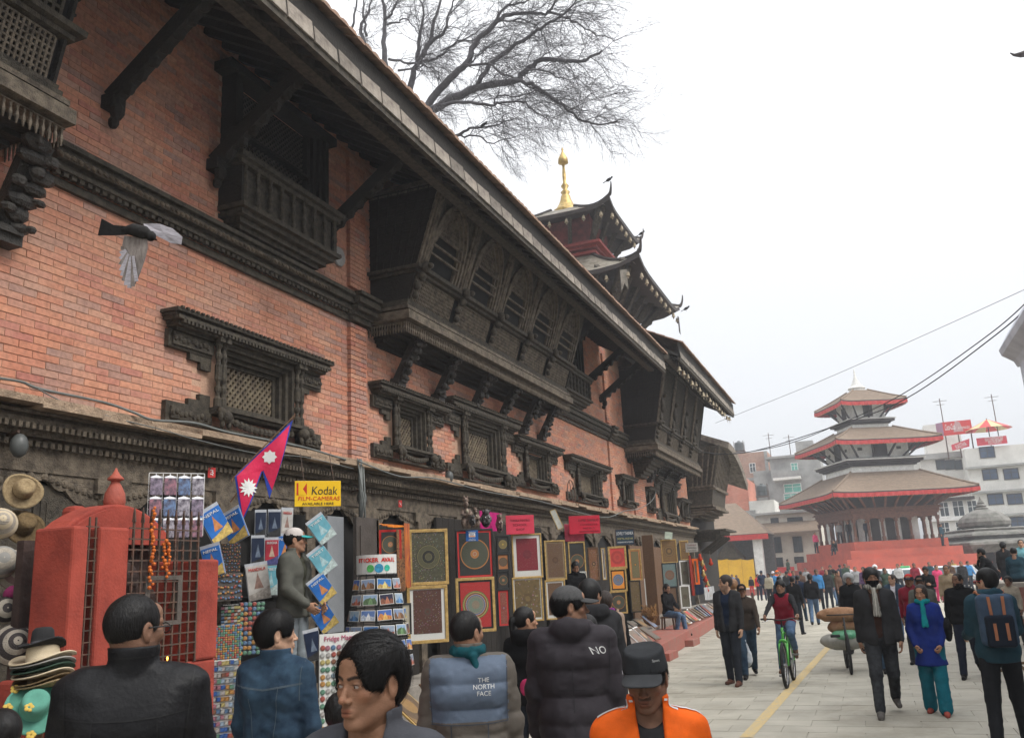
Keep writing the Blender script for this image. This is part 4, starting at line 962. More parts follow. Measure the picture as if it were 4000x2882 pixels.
wallwire([(-60,1470,-6.5),(80,1490,-6.5),(160,1520,-6.48),(400,1570,-6.45),(520,1610,-6.3),(600,1640,-6.25),(760,1652,-6.25),(900,1690,-6.24),(1180,1745,-6.24),(1350,1795,-6.22)], .014, GC, 'thick grey cable sagging along the ledge at the left')
wallwire([(150,1520,-6.45),(250,1570,-6.4),(420,1625,-6.3),(640,1680,-6.2),(760,1715,-6.2),(1000,1770,-6.2),(1190,1785,-6.2),(1380,1830,-6.2)], .006, GC, 'thin cable hanging below the ledge at the left')
wallwire([(1400,1800,-6.2),(1560,1860,-6.18),(1700,1868,-6.2),(1900,1920,-6.2),(2100,1955,-6.2),(2350,2020,-6.2),(2440,1995,-6.2),(2500,1985,-6.2),(2550,1950,-6.2),(2560,1900,-6.4),(2530,1750,-6.0)], .012, GC, 'black cable looping along the ledge over the thangka shops')
TREE = mat('grey tree bark', (.085,.08,.085), .9, (.05,.045,.05), ns=5, bump=.3)
def tree():
    t = thing('bare_tree', 'large leafless tree spreading over the palace roof', 'tree', (*WY(1550,1441,27)[:2], 0))
    org = Vector(t.location); s = .551; R = random.Random(4)
    C5 = lambda x, y: (1250+s*x, s*y)
    limbs = [([(600,1300),(690,980),(790,790),(1050,650),(1110,620),(1380,570),(1460,500),(1560,425),(1700,428),(1880,430),(2000,360)], .20, 27),
     ([(690,980),(760,750),(920,560),(1030,450),(1100,300),(1250,160),(1350,100),(1500,92),(1620,90),(1680,0)], .17, 27.5),
     ([(1105,620),(1200,460),(1350,340),(1470,270),(1600,180),(1720,110),(1790,40),(1850,-40)], .10, 27),
     ([(600,1100),(640,600),(700,430),(780,300),(830,100),(860,-60)], .16, 29), ([(500,700),(460,420),(455,200),(445,0),(450,-60)], .15, 30), ([(690,420),(700,260),(735,120),(700,-40)], .10, 29),
     ([(730,400),(780,300),(880,220),(920,90),(960,-50)], .10, 28), ([(400,500),(290,220),(350,90),(360,-50)], .11, 31), ([(455,150),(520,80),(560,-40)], .08, 30), ([(330,250),(310,80),(330,-50)],.07,31), ([(230,200),(260,0),(265,-50)],.06,31),
     ([(1370,570),(1500,600),(1600,660),(1760,780),(1900,870),(2030,880),(2150,850)], .08, 26.5), ([(700,1150),(960,970),(1060,920),(1150,900),(1270,880),(1400,830)], .07, 27),
     ([(790,790),(930,730),(1100,735),(1230,745),(1300,730),(1440,720),(1520,790),(1620,860)], .075, 26), ([(700,440),(800,420),(880,380),(980,300),(1100,280),(1250,230)], .06, 28),
     ([(1620,90),(1730,120),(1800,160),(1880,210),(2000,260),(2120,310)], .05, 27), ([(1030,460),(1200,450),(1260,510),(1400,570),(1560,650),(1700,720),(1800,770),(1960,800)], .05, 26.5), ([(1250,150),(1400,140),(1500,170),(1580,240),(1620,350),(1680,420),(1780,370)], .035, 27.5),
     ([(1060,470),(1130,380),(1250,330),(1340,340)], .04, 27.5), ([(1250,170),(1300,60),(1450,10),(1500,-40)], .07, 28), ([(1460,500),(1620,510),(1740,570),(1860,530)], .04, 26), ([(860,360),(1000,300),(1180,180),(1300,130)], .03, 28.5), ([(485,420),(600,440),(720,460),(820,500),(860,580)], .06, 28),
     ([(960,970),(1100,960),(1200,1010),(1330,990),(1450,960)],.04,27), ([(560,500),(680,490),(740,440)], .05, 28), ([(1230,740),(1260,680),(1400,680),(1560,640),(1760,660),(1800,700)], .035, 26), ([(480,170),(560,160),(600,130),(650,180),(700,260)],.05,29)]
    br = MB(); tw = MB(); seeds = []
    for pts, r0, y in limbs:
        P_ = [Vector(WY(*C5(*p), y))-org for p in pts]
        sm = []
        for i in range(len(P_)-1):
            p0 = P_[max(i-1,0)]; p1 = P_[i]; p2 = P_[i+1]; p3 = P_[min(i+2,len(P_)-1)]
            for k in range(4):
                u = k/4; v = .5*((2*p1)+(-p0+p2)*u+(2*p0-5*p1+4*p2-p3)*u*u+(-p0+3*p1-3*p2+p3)*u**3); sm.append(v+Vector((R.uniform(-1,1),R.uniform(-1,1),R.uniform(-1,1)))*.05)
        sm.append(P_[-1]); n = len(sm); rr = [max(.012, r0*(1-.82*i/n)) for i in range(n)]
        br.tube(sm, rr, 7)
        for i in range(2, n):
            seeds.append((sm[i], (sm[i]-sm[i-1]).normalized(), rr[i]))
    def grow(p, d, r, L_, depth):
        pts = [p]; q = p; dd = d.copy(); n = 5
        for k in range(n):
            dd = (dd+Vector((R.uniform(-1,1),R.uniform(-1,1),R.uniform(-1,1)))*.28+Vector((.04,0,-.05 if depth < 3 else .03))).normalized(); q = q+dd*L_/n; pts.append(q)
        tw.tube(pts, [max(.0032, r*(1-.75*k/n)) for k in range(n+1)], 3, False)
        if depth > 0:
            for k in range(1, n+1):
                for _ in range(2 if R.random() < .35 else 1):
                    a = R.uniform(.4,.9); ax = Vector((R.uniform(-1,1),R.uniform(-1,1),R.uniform(-1,1))).normalized()
                    nd = (dd+ax*a).normalized(); grow(pts[k], nd, r*.5, L_*R.uniform(.45,.65), depth-1)
    for (p, d, r) in seeds:
        if R.random() < .25: continue
        for _ in range(1):
            ax = Vector((R.uniform(-.4,1),R.uniform(-.6,.6),R.uniform(-1,1))).normalized()
            grow(p, (d*.8+ax*.9).normalized(), min(.018, r*.45), R.uniform(1.0,1.9), 2)
    tk = MB(); P_ = [Vector((0,0,0)), Vector((.1,0,4)), Vector((-.1,0,9)), Vector(WY(*C5(640,1200),27.5))-org]; tk.tube(P_, [.5,.4,.33,.22], 10)
    tk.build('trunk', TREE, t, smooth=True); b_ = br.build('branches', TREE, t, smooth=True); b_['kind'] = 'stuff'; x = tw.build('twigs', TREE, t); x['kind'] = 'stuff'
    print('twig faces', len(tw.f))
tree()
def snets(f, lo, hi, h):
    lo = np.array(lo, float); n = np.maximum(3, np.ceil((np.array(hi)-lo)/h).astype(int)+1)
    X = [lo[i]+h*np.arange(n[i]) for i in range(3)]
    g = np.stack(np.meshgrid(*X, indexing='ij'), -1); d = f(g.reshape(-1,3)).reshape(n)
    s = d < 0
    c = np.zeros(n-1, int); acc = np.zeros((*(n-1), 3)); cnt = np.zeros(n-1)
    idx = np.indices(n-1).transpose(1,2,3,0)
    sl = lambda o: tuple(slice(o[i], n[i]-1+o[i]) for i in range(3))
    corners = [(i,j,k) for i in (0,1) for j in (0,1) for k in (0,1)]
    for a in range(3):
        for o in corners:
            if o[a]: continue
            p = list(o); p[a] = 1; d0 = d[sl(o)]; d1 = d[sl(p)]; m = (d0 < 0) != (d1 < 0)
            t = np.where(m, d0/(np.where(m, d0-d1, 1)), 0)
            pos = np.zeros((*(n-1),3)); pos[...] = o; pos[..., a] += t
            acc += np.where(m[..., None], pos, 0); cnt += m
    act = cnt > 0; vid = -np.ones(n-1, int); vid[act] = np.arange(act.sum())
    V = lo+h*(idx[act]+acc[act]/cnt[act][:, None]); F = []
    for a in range(3):
        b_, c_ = (a+1)%3, (a+2)%3
        n0 = [slice(1, n[i]-1) for i in range(3)]; n0[a] = slice(0, n[a]-1); n1 = list(n0); n1[a] = slice(1, n[a])
        s0 = s[tuple(n0)]; s1 = s[tuple(n1)]; m = s0 != s1
        I = np.argwhere(m); off = np.array([1 if i != a else 0 for i in range(3)]); I = I+off
        def gv(db, dc):
            J = I.copy(); J[:, b_] += db; J[:, c_] += dc; return vid[J[:,0], J[:,1], J[:,2]]
        q = np.stack([gv(-1,-1), gv(0,-1), gv(0,0), gv(-1,0)], 1)
        fl = ~s0[m]; q[fl] = q[fl][:, ::-1]; F.append(q)
    F = np.concatenate(F); F = F[(F >= 0).all(1)]
    return V, F
def rc(p, a, b, ra, rb):
    a = np.asarray(a, float); b = np.asarray(b, float); ba = b-a; L = ba.dot(ba)
    t = np.clip(((p-a)@ba)/max(L,1e-9), 0, 1); return np.linalg.norm(p-a-t[:,None]*ba, axis=1)-(ra+(rb-ra)*t)
def el(p, c, r, R=None):
    q = p-np.asarray(c, float)
    if R is not None: q = q@R
    r = np.asarray(r, float); k0 = np.linalg.norm(q/r, axis=1); k1 = np.linalg.norm(q/(r*r), axis=1)+1e-9; return k0*(k0-1)/k1
def smin(a, b, k): h = np.clip(.5+.5*(b-a)/k, 0, 1); return b+(a-b)*h-k*h*(1-h)
def smax(a, b, k): return -smin(-a, -b, k)
_NR = np.random.default_rng(3); _ND = _NR.normal(size=(14,3)); _ND /= np.linalg.norm(_ND, axis=1)[:,None]; _NP = _NR.uniform(0,6.28,14)
def wav(p, fr, seed=0, an=(1,1,1)):
    o = np.zeros(len(p)); q = p*np.array(an)
    w = np.sin(q@_ND[(seed+5)%14]*fr*.6+_NP[seed%14])
    for i in range(5):
        k = (i*3+seed)%14; f = fr*(1+.55*i); o += np.sin(q@_ND[k]*f+_NP[k]+1.4*w)/(1+.5*i)
    return o/3
def fold(p, fr, seed, an=(1,1,1)):           # ridge-like cloth folds
    return 1-2*np.abs(wav(p, fr, seed, an))
def mesh_np(name, V, F, m, smooth=True):
    me = bpy.data.meshes.new(name); me.vertices.add(len(V)); me.vertices.foreach_set('co', V.astype(np.float32).ravel())
    k = F.shape[1]; me.loops.add(len(F)*k); me.loops.foreach_set('vertex_index', F.astype(np.int32).ravel()); me.polygons.add(len(F))
    me.polygons.foreach_set('loop_start', (np.arange(len(F))*k).astype(np.int32)); me.polygons.foreach_set('loop_total', np.full(len(F), k, np.int32))
    me.update(calc_edges=True); me.validate()
    if smooth: me.polygons.foreach_set('use_smooth', np.ones(len(me.polygons), bool))
    me.materials.append(m); return me
def obj_np(name, V, F, m, parent, **k):
    o = bpy.data.objects.new(name, mesh_np(name, V, F, m)); COL.objects.link(o); o.parent = parent; return o
SKINS = {}
def skin(name, col):
    if name in SKINS: return SKINS[name]
    m = mat('skin '+name, col, .62, tuple(c*.82 for c in col), ns=30, bs=300, bump=.12, spec=.3); t = m.node_tree; b = t.nodes['Principled BSDF']
    at = nn(t, 'ShaderNodeAttribute'); at.attribute_name = 'tint'; mx = nn(t, 'ShaderNodeMixRGB'); mx.blend_type = 'MULTIPLY'; mx.inputs[0].default_value = 1
    l = b.inputs['Base Color'].links[0]; t.links.new(l.from_socket, mx.inputs[1]); t.links.new(at.outputs['Color'], mx.inputs[2]); t.links.new(mx.outputs[0], b.inputs['Base Color'])
    b.inputs['Subsurface Weight'].default_value = .03; b.inputs['Subsurface Radius'].default_value = (.02,.008,.004); b.inputs['Subsurface Scale'].default_value = .5
    SKINS[name] = m; return m
SK = {'brown': (.36,.19,.115), 'dark': (.20,.105,.066), 'light': (.50,.30,.20), 'mid': (.28,.15,.092)}
HAIR = mat('black hair', (.006,.0055,.0055), .5, (.010,.009,.0085), ns=60, bs=150, bump=.12, spec=.22, stretch=(1,1,.18))
HAIRB = mat('dark brown hair', (.030,.018,.012), .5, (.015,.01,.008), ns=60, bs=140, bump=.4, stretch=(1,1,.25))
HAIRT = mat('light brown hair', (.28,.15,.07), .6, (.16,.08,.04), ns=40, bump=.3)
def head_sdf(p, female=False, beard=0):
    d = el(p, (0,.018,.030), (.076,.096,.092)); d = smin(d, el(p, (0,-.022,-.030), (.060,.068,.082)), .03)
    for s_ in (-1,1):
        d = smin(d, rc(p, (s_*(.050 if female else .054),.008,-.048), (s_*.019,-.060,-.094), .021, .018), .022)
        d = smin(d, el(p, (s_*.040,-.056,-.014), (.024,.022,.020)), .020)
    d = smin(d, el(p, (0,-.072,-.096), (.022,.016,.016)), .018)
    for s_ in (-1,1): d = smin(d, rc(p, (s_*.050,-.062,.030), (s_*.010,-.083,.027), .010, .009), .014)
    d = smin(d, el(p, (0,-.062,.060), (.050,.028,.036)), .02)
    for s_ in (-1,1): d = smax(d, -el(p, (s_*.032,-.096,.008), (.019,.014,.013)), .010)
    d = smin(d, rc(p, (0,-.082,.018), (0,-.103,-.022), .0065, .0095), .010); d = smin(d, el(p, (0,-.106,-.028), (.0115,.011,.009)), .008)
    for s_ in (-1,1): d = smin(d, el(p, (s_*.0135,-.094,-.031), (.0075,.010,.007)), .006);
    for s_ in (-1,1): d = smax(d, -el(p, (s_*.007,-.100,-.038), (.0038,.006,.004)), .003)
    d = smin(d, el(p, (0,-.080,-.060), (.026,.016,.020)), .012)
    d = smin(d, rc(p, (-.015,-.090,-.0545), (.015,-.090,-.0545), .0055, .0055), .005); d = smin(d, rc(p, (-.013,-.089,-.0675), (.013,-.089,-.0675), .0072, .0072), .006)
    d = smax(d, -rc(p, (-.021,-.0985,-.0612), (.021,-.0985,-.0612), .0030, .0030), .0025)
    for s_ in (-1,1):
        lid = el(p, (s_*.032,-.0735,.008), (.0165,.0150,.0135)); slit = el(p, (s_*.032,-.092,.0070), (.0140,.016,.0042 if not female else .0054))
        d = smin(d, lid, .006); d = smax(d, -slit, .0015)
        e = el(p, (s_*.079,.014,-.002), (.0075,.019,.031)); e = smax(e, -el(p, (s_*.088,.010,.002), (.007,.011,.019)), .004); e = smin(e, el(p,(s_*.076,.012,-.028),(.006,.009,.010)),.006)
        d = smin(d, e, .007)
    d = smin(d, rc(p, (0,.022,-.04), (0,.035,-.20), .052 if female else .058, .06 if female else .065), .03)
    return d
_HC = {}
def tint_for(V, beard, stub, eyes=False):
    T = np.ones((len(V),4), np.float32); x, y, z = V.T
    def g(c, r, col, sharp=1):
        w = np.clip(1.3-np.linalg.norm((V-np.array(c))/np.array(r), axis=1), 0, 1)**.8; w = np.clip(w*1.5,0,1)*sharp
        T[:, :3] = T[:, :3]*(1-w[:,None])+T[:, :3]*np.array(col)*w[:,None]
    g((0,-.094,-.0545),(.019,.014,.0055),(.86,.64,.63)); g((0,-.094,-.0675),(.016,.014,.007),(.90,.68,.66)); g((0,-.094,-.0612),(.021,.012,.0022),(.3,.15,.15))
    for s_ in (-1,1):
        for k in range(5):
            xx = .014+k*.0082; zz = .028+.0045*math.sin(k/4*2.4); g((s_*xx,-.088+.0035*k,zz),(.0066,.020,.0048),(.08,.07,.07),.95)
        g((s_*.032,-.085,.0125),(.017,.012,.0022),(.22,.18,.18),.85); g((s_*.032,-.085,.001),(.016,.012,.004),(.75,.68,.70),.6); g((s_*.045,-.07,-.02),(.022,.02,.018),(1.0,.88,.84),.8)
    g((0,-.108,-.028),(.012,.012,.010),(1.0,.85,.80),.8)
    if eyes:
        for s_ in (-1,1): g((s_*.032,-.090,.0065),(.008,.014,.0042),(.14,.11,.11),.75)
    if beard > 0:
        w = ((z < -.036)&(y < .03)&((z < -.074)|(np.abs(x) > .026)|((z > -.052)&(z<-.044)))).astype(float)*beard*np.clip((.035-y)/.03,0,1)
        T[:, :3] *= (1-w[:,None]*np.array((.72,.72,.70)))
    if stub:
        w = ((z < -.036)&(z > -.050)&(y < -.075)&(np.abs(x) < .026)).astype(float)*stub; T[:, :3] *= (1-w[:,None]*.7)
    return T
def head_mesh(res, female, open_=True):
    k = (res, female)
    if k not in _HC: _HC[k] = snets(lambda p: head_sdf(p, female), (-.095,-.125,-.20), (.095,.125,.13), {'hi':.0026,'mid':.005,'lo':.010}[res])
    return _HC[k]
def hair_sdf(p, style, seed):
    th = {'buzz':.006,'short':.013,'medium':.022,'fringe':.026,'pony':.013,'long':.018,'curly':.026,'mop':.028}[style]
    ang = np.arctan2(p[:,0], p[:,1]); st = np.sin(ang*26+6*np.sin(p[:,2]*28+seed))*.5+np.sin(ang*47+p[:,2]*60+seed*2)*.35
    d = el(p, (0,.018,.032), (.077+th*.75,.096+th*.8,.092+th))
    if style == 'curly': d = d+wav(p, 120, seed)*.006
    elif style != 'buzz': d = d+st*.0009*(th/.02)+wav(p, 22, seed)*.0032
    else: d = d+wav(p, 200, seed)*.0006
    part = .012*np.sin(p[:,0]*55+seed) if style in ('fringe','mop','medium') else 0
    if style == 'fringe': face = np.minimum(el(p, (-.004,-.108,-.014), (.066,.088,.104)), el(p, (0,-.092,-.060), (.084,.084,.100)))
    elif style == 'mop': face = el(p, (0,-.105,-.052), (.070,.085,.108))
    elif style == 'buzz': face = el(p, (0,-.11,-.030), (.078,.085,.118))
    elif style in ('pony','long'): face = el(p, (0,-.115,-.038), (.062,.078,.118))
    else: face = el(p, (0,-.110,-.040), (.073,.083,.118))
    face = face+(st*.004 if style != 'buzz' else 0)+part*.35
    d = smax(d, -face, .004)
    for s_ in (-1,1):
        if style not in ('long',): d = smax(d, -el(p, (s_*.092,.006,-.016), (.036,.030,.052)), .006)
        if style not in ('long',): d = smax(d, -el(p, (s_*.07,-.045,-.085), (.040,.055,.080)), .006)
    if style == 'long':
        b_ = rc(p, (0,.075,-.0), (0,.095,-.30), .075, .06); b_ = np.maximum(b_, -(p[:,1]-.028)); b_ = b_+st*.004
        d = smax(d, -(p[:,2]+.055-.0)*1.0, .01); d = smin(d, b_, .02)
        for s_ in (-1,1): d = smin(d, rc(p, (s_*.076,-.01,.03), (s_*.088,.0,-.22), .018, .016)+st*.002, .01)
    else:
        nap = -.070 if style in ('medium','fringe','mop','curly') else -.052
        d = smax(d, -(p[:,2]-nap-.25*np.maximum(0,.03-p[:,1])), .01)
    if style == 'pony':
        d = smin(d, el(p, (0,.125,.02), (.032,.035,.032)), .015); d = smin(d, rc(p, (0,.14,0), (0,.135,-.20), .030, .016)+st*.002, .02)
    return d
_HR = {}
def hair_mesh(style, res, seed):
    k = (style, res)
    if k not in _HR: _HR[k] = snets(lambda p: hair_sdf(p, style, seed), (-.125,-.135,-.36 if style == 'long' else -.25 if style == 'pony' else -.11), (.125,.2 if style in('long','pony') else .15,.155), {'hi':.0034,'mid':.0065,'lo':.011}[res])
    return _HR[k]
def strands(V, F, style, HT, s, m, parent, capped, seed):
    from mathutils.bvhtree import BVHTree
    from mathutils import noise as mn
    bv = BVHTree.FromPolygons([tuple(v) for v in V], [tuple(f) for f in F]); R = random.Random(seed); n = {'buzz':2200}.get(style, 4200); L_ = {'buzz':.0045,'short':.011,'medium':.017}.get(style, .021); nv = []; nf = []
    C_ = V[F].mean(1);
    for _ in range(n):
        c = C_[R.randrange(len(C_))]
        if c[2] < -.075 or (capped and c[2] > .06): continue
        h = bv.find_nearest(Vector(c)); nr = h[1]
        if style == 'fringe': d = Vector((-.9-c[0]*4, -.5, -.25-abs(c[0])*6))
        elif style == 'buzz': d = Vector((R.uniform(-1,1), R.uniform(-1,1), -1.2))
        else: d = Vector((c[0]*4+R.uniform(-.4,.4), -.7 if c[1] < 0 else .8, -.4-abs(c[0])*7))
        p = h[0]; w = .0011 if style != 'buzz' else .0008; k = 4 if style != 'buzz' else 2; side = None; base = len(nv)
        lift = R.uniform(.0005, .0035 if style != 'buzz' else .0015)*(1 if R.random() < .85 else 2.6)
        for j in range(k+1):
            d = d-nr*d.dot(nr); d = (d.normalized()+Vector((R.uniform(-.25,.25),R.uniform(-.25,.25),R.uniform(-.15,.1)))*.8).normalized()
            side = d.cross(nr).normalized(); ww = w*(1-.75*j/k); q = p+nr*lift*(1+.6*j/k)
            nv += [tuple(q-side*ww), tuple(q+side*ww)]; p = p+d*L_; hh = bv.find_nearest(p)
            if hh[0] is None: break
            p = hh[0]; nr = hh[1]
        for j in range((len(nv)-base)//2-1): nf.append((base+2*j, base+2*j+1, base+2*j+3, base+2*j+2))
    if nf:
        o = obj_np('hair_strands', HT(np.array(nv))*s, np.array(nf), m, parent); o['kind'] = 'stuff'
def cap_parts(kind, res):
    h = {'hi':.004,'mid':.007,'lo':.011}[res]; P_ = []
    if kind in ('cap','armycap'):
        R = .0
        def dome(p):
            d = el(p, (0,.015,.045), (.088,.106,.090)); d = np.maximum(d, -(p[:,2]-.040-.10*(p[:,1]*-1)*.3));
            if kind == 'armycap':
                d = np.linalg.norm(np.stack([p[:,0]/1.0,(p[:,1]-.012)/1.16], 1), axis=1)-(.091-.16*np.maximum(0,p[:,2]-.05)); d = smax(d, p[:,2]-(.126-.10*np.maximum(0,-p[:,1]))+.0, .012); d = np.maximum(d, -(p[:,2]-.040))
            return d+wav(p, 45, 2)*.0018
        P_.append(('crown',)+snets(dome, (-.12,-.14,.02), (.12,.15,.165), h))
        def peak(p):
            q = p.copy(); zz = .052-.9*(q[:,0]**2)*4.2-(-(q[:,1]+.08))*.18
            d = np.abs(q[:,2]-zz)-.0035; r = el(np.stack([q[:,0], q[:,1], q[:,0]*0], 1), (0,-.090,0), (.080,.092,.05)); d = np.maximum(d, r); return np.maximum(d, q[:,1]+.055)
        P_.append(('peak',)+snets(peak, (-.1,-.19,-.03), (.1,-.04,.08), h*.7))
    elif kind == 'beanie':
        P_.append(('crown',)+snets(lambda p: np.maximum(el(p, (0,.018,.045), (.092,.110,.095)), -(p[:,2]-.035))+np.sin(np.arctan2(p[:,0],p[:,1])*30)*.0012, (-.12,-.14,.02), (.12,.15,.165), h))
    elif kind == 'helmet':
        P_.append(('shell',)+snets(lambda p: smax(el(p, (0,.01,.035), (.125,.145,.125)), -el(p, (0,-.15,-.03), (.09,.10,.085)), .01), (-.15,-.16,-.10), (.15,.17,.18), h*1.3))
    elif kind == 'band': P_.append(('crown',)+snets(lambda p: np.maximum(el(p, (0,.018,.040), (.090,.108,.088)), -(p[:,2]-.04)), (-.12,-.14,.02), (.12,.15,.165), h))
    return P_
_HD = {}
def hand_mesh(kind, res):
    k = (kind, res)
    if k in _HD: return _HD[k]
    c = {'relax': .55, 'fist': 1.45, 'flat': .15}[kind]
    def f(p):
        d = el(p, (0,0,-.048), (.017,.040,.050)); d = smin(d, rc(p, (0,0,.02), (0,0,-.02), .026, .026), .02)
        for i, (y, L_, r) in enumerate(((-.030,.072,.0095),(-.010,.080,.0098),(.010,.074,.0093),(.029,.058,.0085))):
            a = np.array((0.002,y,-.085)); ang = 0
            for j, fr in enumerate((.45,.32,.23)):
                ang += c*(.55+.5*j*.6); b_ = a+L_*fr*np.array((math.sin(min(ang,3.0)),y*.5,-math.cos(min(ang,3.0)))); d = smin(d, rc(p, a, b_, r*(1-.07*j), r*(1-.07*(j+1))), .0035); a = b_
        a = np.array((.006,-.030,-.030)); b_ = np.array((.022,-.052,-.055)); e = np.array((.030,-.050,-.085));
        d = smin(d, rc(p, a, b_, .014, .011), .010); d = smin(d, rc(p, b_, e, .011, .009), .003); return d
    _HD[k] = snets(f, (-.04,-.075,-.175), (.085,.05,.035), {'hi':.0042,'mid':.0055,'lo':.010}[res]); return _HD[k]
def ik(a, t, l1, l2, pole):
    a, t = np.array(a,float), np.array(t,float); v = t-a; L = min(np.linalg.norm(v), (l1+l2)*.999); d = v/ (np.linalg.norm(v)+1e-9); t = a+d*L
    c = (l1*l1+L*L-l2*l2)/(2*L); hgt = math.sqrt(max(l1*l1-c*c, 0)); pole = np.array(pole,float); pole -= d*pole.dot(d); pole /= np.linalg.norm(pole)+1e-9
    return a+d*c+pole*hgt, t
CLOTH = {}
def cloth(name, col, rough=.9, kind=None, **k):
    if name in CLOTH: return CLOTH[name]
    d = dict(ns=9, amt=.22, bs=260, bump=.1, spec=.08); d.update(k)
    CLOTH[name] = mat(name, col, rough, **d); return CLOTH[name]
def NPm(m, V): return V@np.array(m)[:3,:3].T+np.array(m)[:3,3]
def person(label, at, rz, h=1.72, legs=((0,3,0),(0,3,0)), arms=((4,9,12),(4,9,12)), lean=0, hy=0, hp=0, hr=0, top=None, pants=None, shoes=None, hair='short', hm=None, hat=None,
           sk='brown', res='mid', beard=0, stub=0, female=False, hands=('relax','relax'), z=None, wide=1.0, hem=-.06, thick=.02, collar=.035, hood=False, quilt=0, coat=None, open_=None, vest=None, scarf=None,
           htgt=None, ftgt=None, group=None, seed=1, mask=None, glasses=None, pelvis=None, pthick=.018, hairm=None, toes=0, sleeve=True, flare=0, eyes=True, look=0, cat='person', htscale=1.0, wr=1.0):
    s = h/1.72
    root = thing('person', label, cat, tuple(at), rad(rz), group)
    pv_ = np.array((0,0,.945)); L = rad(lean); up = np.array((0,-math.sin(L),math.cos(L))); sd_ = np.array((1,0,0))
    fw = np.array((0,-math.cos(L),-math.sin(L)))
    if pelvis: pv_ = np.array(pelvis, float)
    hips = [pv_+sd_*x-np.array((0,0,.03)) for x in (-.088,.088)]
    J = [];
    for i in (0,1):
        a, b_, sp = legs[i]; a, b_ = rad(a), rad(b_); o = rad(sp)*(-1 if i == 0 else 1)
        dr = lambda q: np.array((math.sin(o)*math.cos(q), -math.sin(q), -math.cos(q)*math.cos(o)))
        kn = hips[i]+.435*dr(a); an = kn+.42*dr(a-b_)
        if ftgt and ftgt[i] is not None: kn, an = ik(hips[i], ftgt[i], .435, .42, (sp*.05*(-1 if i==0 else 1),-1,.3))
        J.append((hips[i], kn, an))
    if z is None:
        low = min(J[0][2][2], J[1][2][2])-.075; dz = -low
    else: dz = z
    sh0 = pv_+up*.475; arms_ = []
    for i in (0,1):
        sg = -1 if i == 0 else 1; sh = sh0+sd_*sg*.168*wide-up*.022
        if htgt and htgt[i] is not None:
            e_, w_ = ik(sh, htgt[i], .285, .25, (sg*.7,.5,-.6))
        else:
            a, o, e = arms[i][:3]; inn = arms[i][3] if len(arms[i]) > 3 else 0
            a += lean; ua = np.array((sg*math.sin(rad(o)), -math.sin(rad(a))*math.cos(rad(o)), -math.cos(rad(a))*math.cos(rad(o)))); e_ = sh+.285*ua
            q = rad(a+e); fa = np.array((sg*math.sin(rad(o*.4-inn)), -math.sin(q), -math.cos(q))); fa /= np.linalg.norm(fa); w_ = e_+.25*fa
        arms_.append((sh, e_, w_))
    D3 = np.array((0,0,dz)); shift = lambda q: q+D3
    pv_ = shift(pv_); J = [tuple(map(shift, j)) for j in J]; arms_ = [tuple(map(shift, j)) for j in arms_]; sh0 = shift(sh0)
    nk = pv_+up*.53; hc_ = nk+np.array((0,0,1))*.118+fw*(.015+math.sin(rad(hp))*.03)+up*0
    gh = {'hi':.011,'mid':.016,'lo':.028}[res]
    def torso(p, o):
        d = rc(p, pv_+sd_*-.07*wide, pv_+sd_*.07*wide, .108+o, .108+o)
        d = smin(d, rc(p, pv_+up*.16-sd_*.055*wide, pv_+up*.16+sd_*.055*wide, .098+o, .098+o), .06)
        d = smin(d, rc(p, pv_+up*.34-sd_*.075*wide, pv_+up*.34+sd_*.075*wide, .108+o, .108+o), .07)
        d = smin(d, rc(p, sh0-sd_*.12*wide-up*.035, sh0+sd_*.12*wide-up*.035, .066+o*.8, .066+o*.8), .06)
        d = smin(d, rc(p, sh0-sd_*.13*wide-up*.01, nk+up*.015, .040+o*.5, .050+o*.3), .035); return smin(d, rc(p, sh0+sd_*.13*wide-up*.01, nk+up*.015, .040+o*.5, .050+o*.3), .035)
    def arm(p, i, o, end=1.0):
        a, b_, c = arms_[i]; c = b_+(c-b_)*end
        d = rc(p, a, b_, .050+o, .040+o*.9); return smin(d, rc(p, b_, c, .040+o*.9, .029+o*.8), .02)
    def leg(p, i, o, end=1.0, fl=0):
        a, b_, c = J[i]; c = b_+(c-b_)*end
        d = rc(p, a, b_, .088+o, .058+o+fl*.3); return smin(d, rc(p, b_, c, .055+o+fl*.3, .040+o*1.2+fl), .03)
    allp = np.array([*J[0], *J[1], *arms_[0], *arms_[1], nk]); lo, hi = allp.min(0)-.2, allp.max(0)+.2
    hs = s*1.0
    Vs, Fs, Ts = [], [], []; n0 = 0
    def put(V, F, T=None):
        nonlocal n0
        Vs.append(V); Fs.append(F+n0); Ts.append(np.ones((len(V),4), np.float32) if T is None else T); n0 += len(V)
    V, F = head_mesh(res, female); T = tint_for(V, beard, stub)
    hm4 = Matrix.Translation(Vector(hc_)) @ Euler((rad(hp), rad(hr), rad(hy)), 'ZYX').to_matrix().to_4x4() if False else Matrix.Translation(Vector(hc_)) @ Matrix.Rotation(rad(hy),4,'Z') @ Matrix.Rotation(rad(hp),4,'X') @ Matrix.Rotation(rad(hr),4,'Y')
    sc3 = np.array((1.0 if not female else .96, 1, 1.0))*htscale/ (1 if h > 1.5 else .93)
    HT = lambda V: NPm(hm4, V*sc3)
    put(HT(V), F, T)
    bd = snets(lambda p: smin(smin(torso(p,-.012), smin(leg(p,0,-.008), leg(p,1,-.008), .03), .04), smin(arm(p,0,-.004), arm(p,1,-.004), .02), .03), lo, hi, gh*1.7); put(*bd)
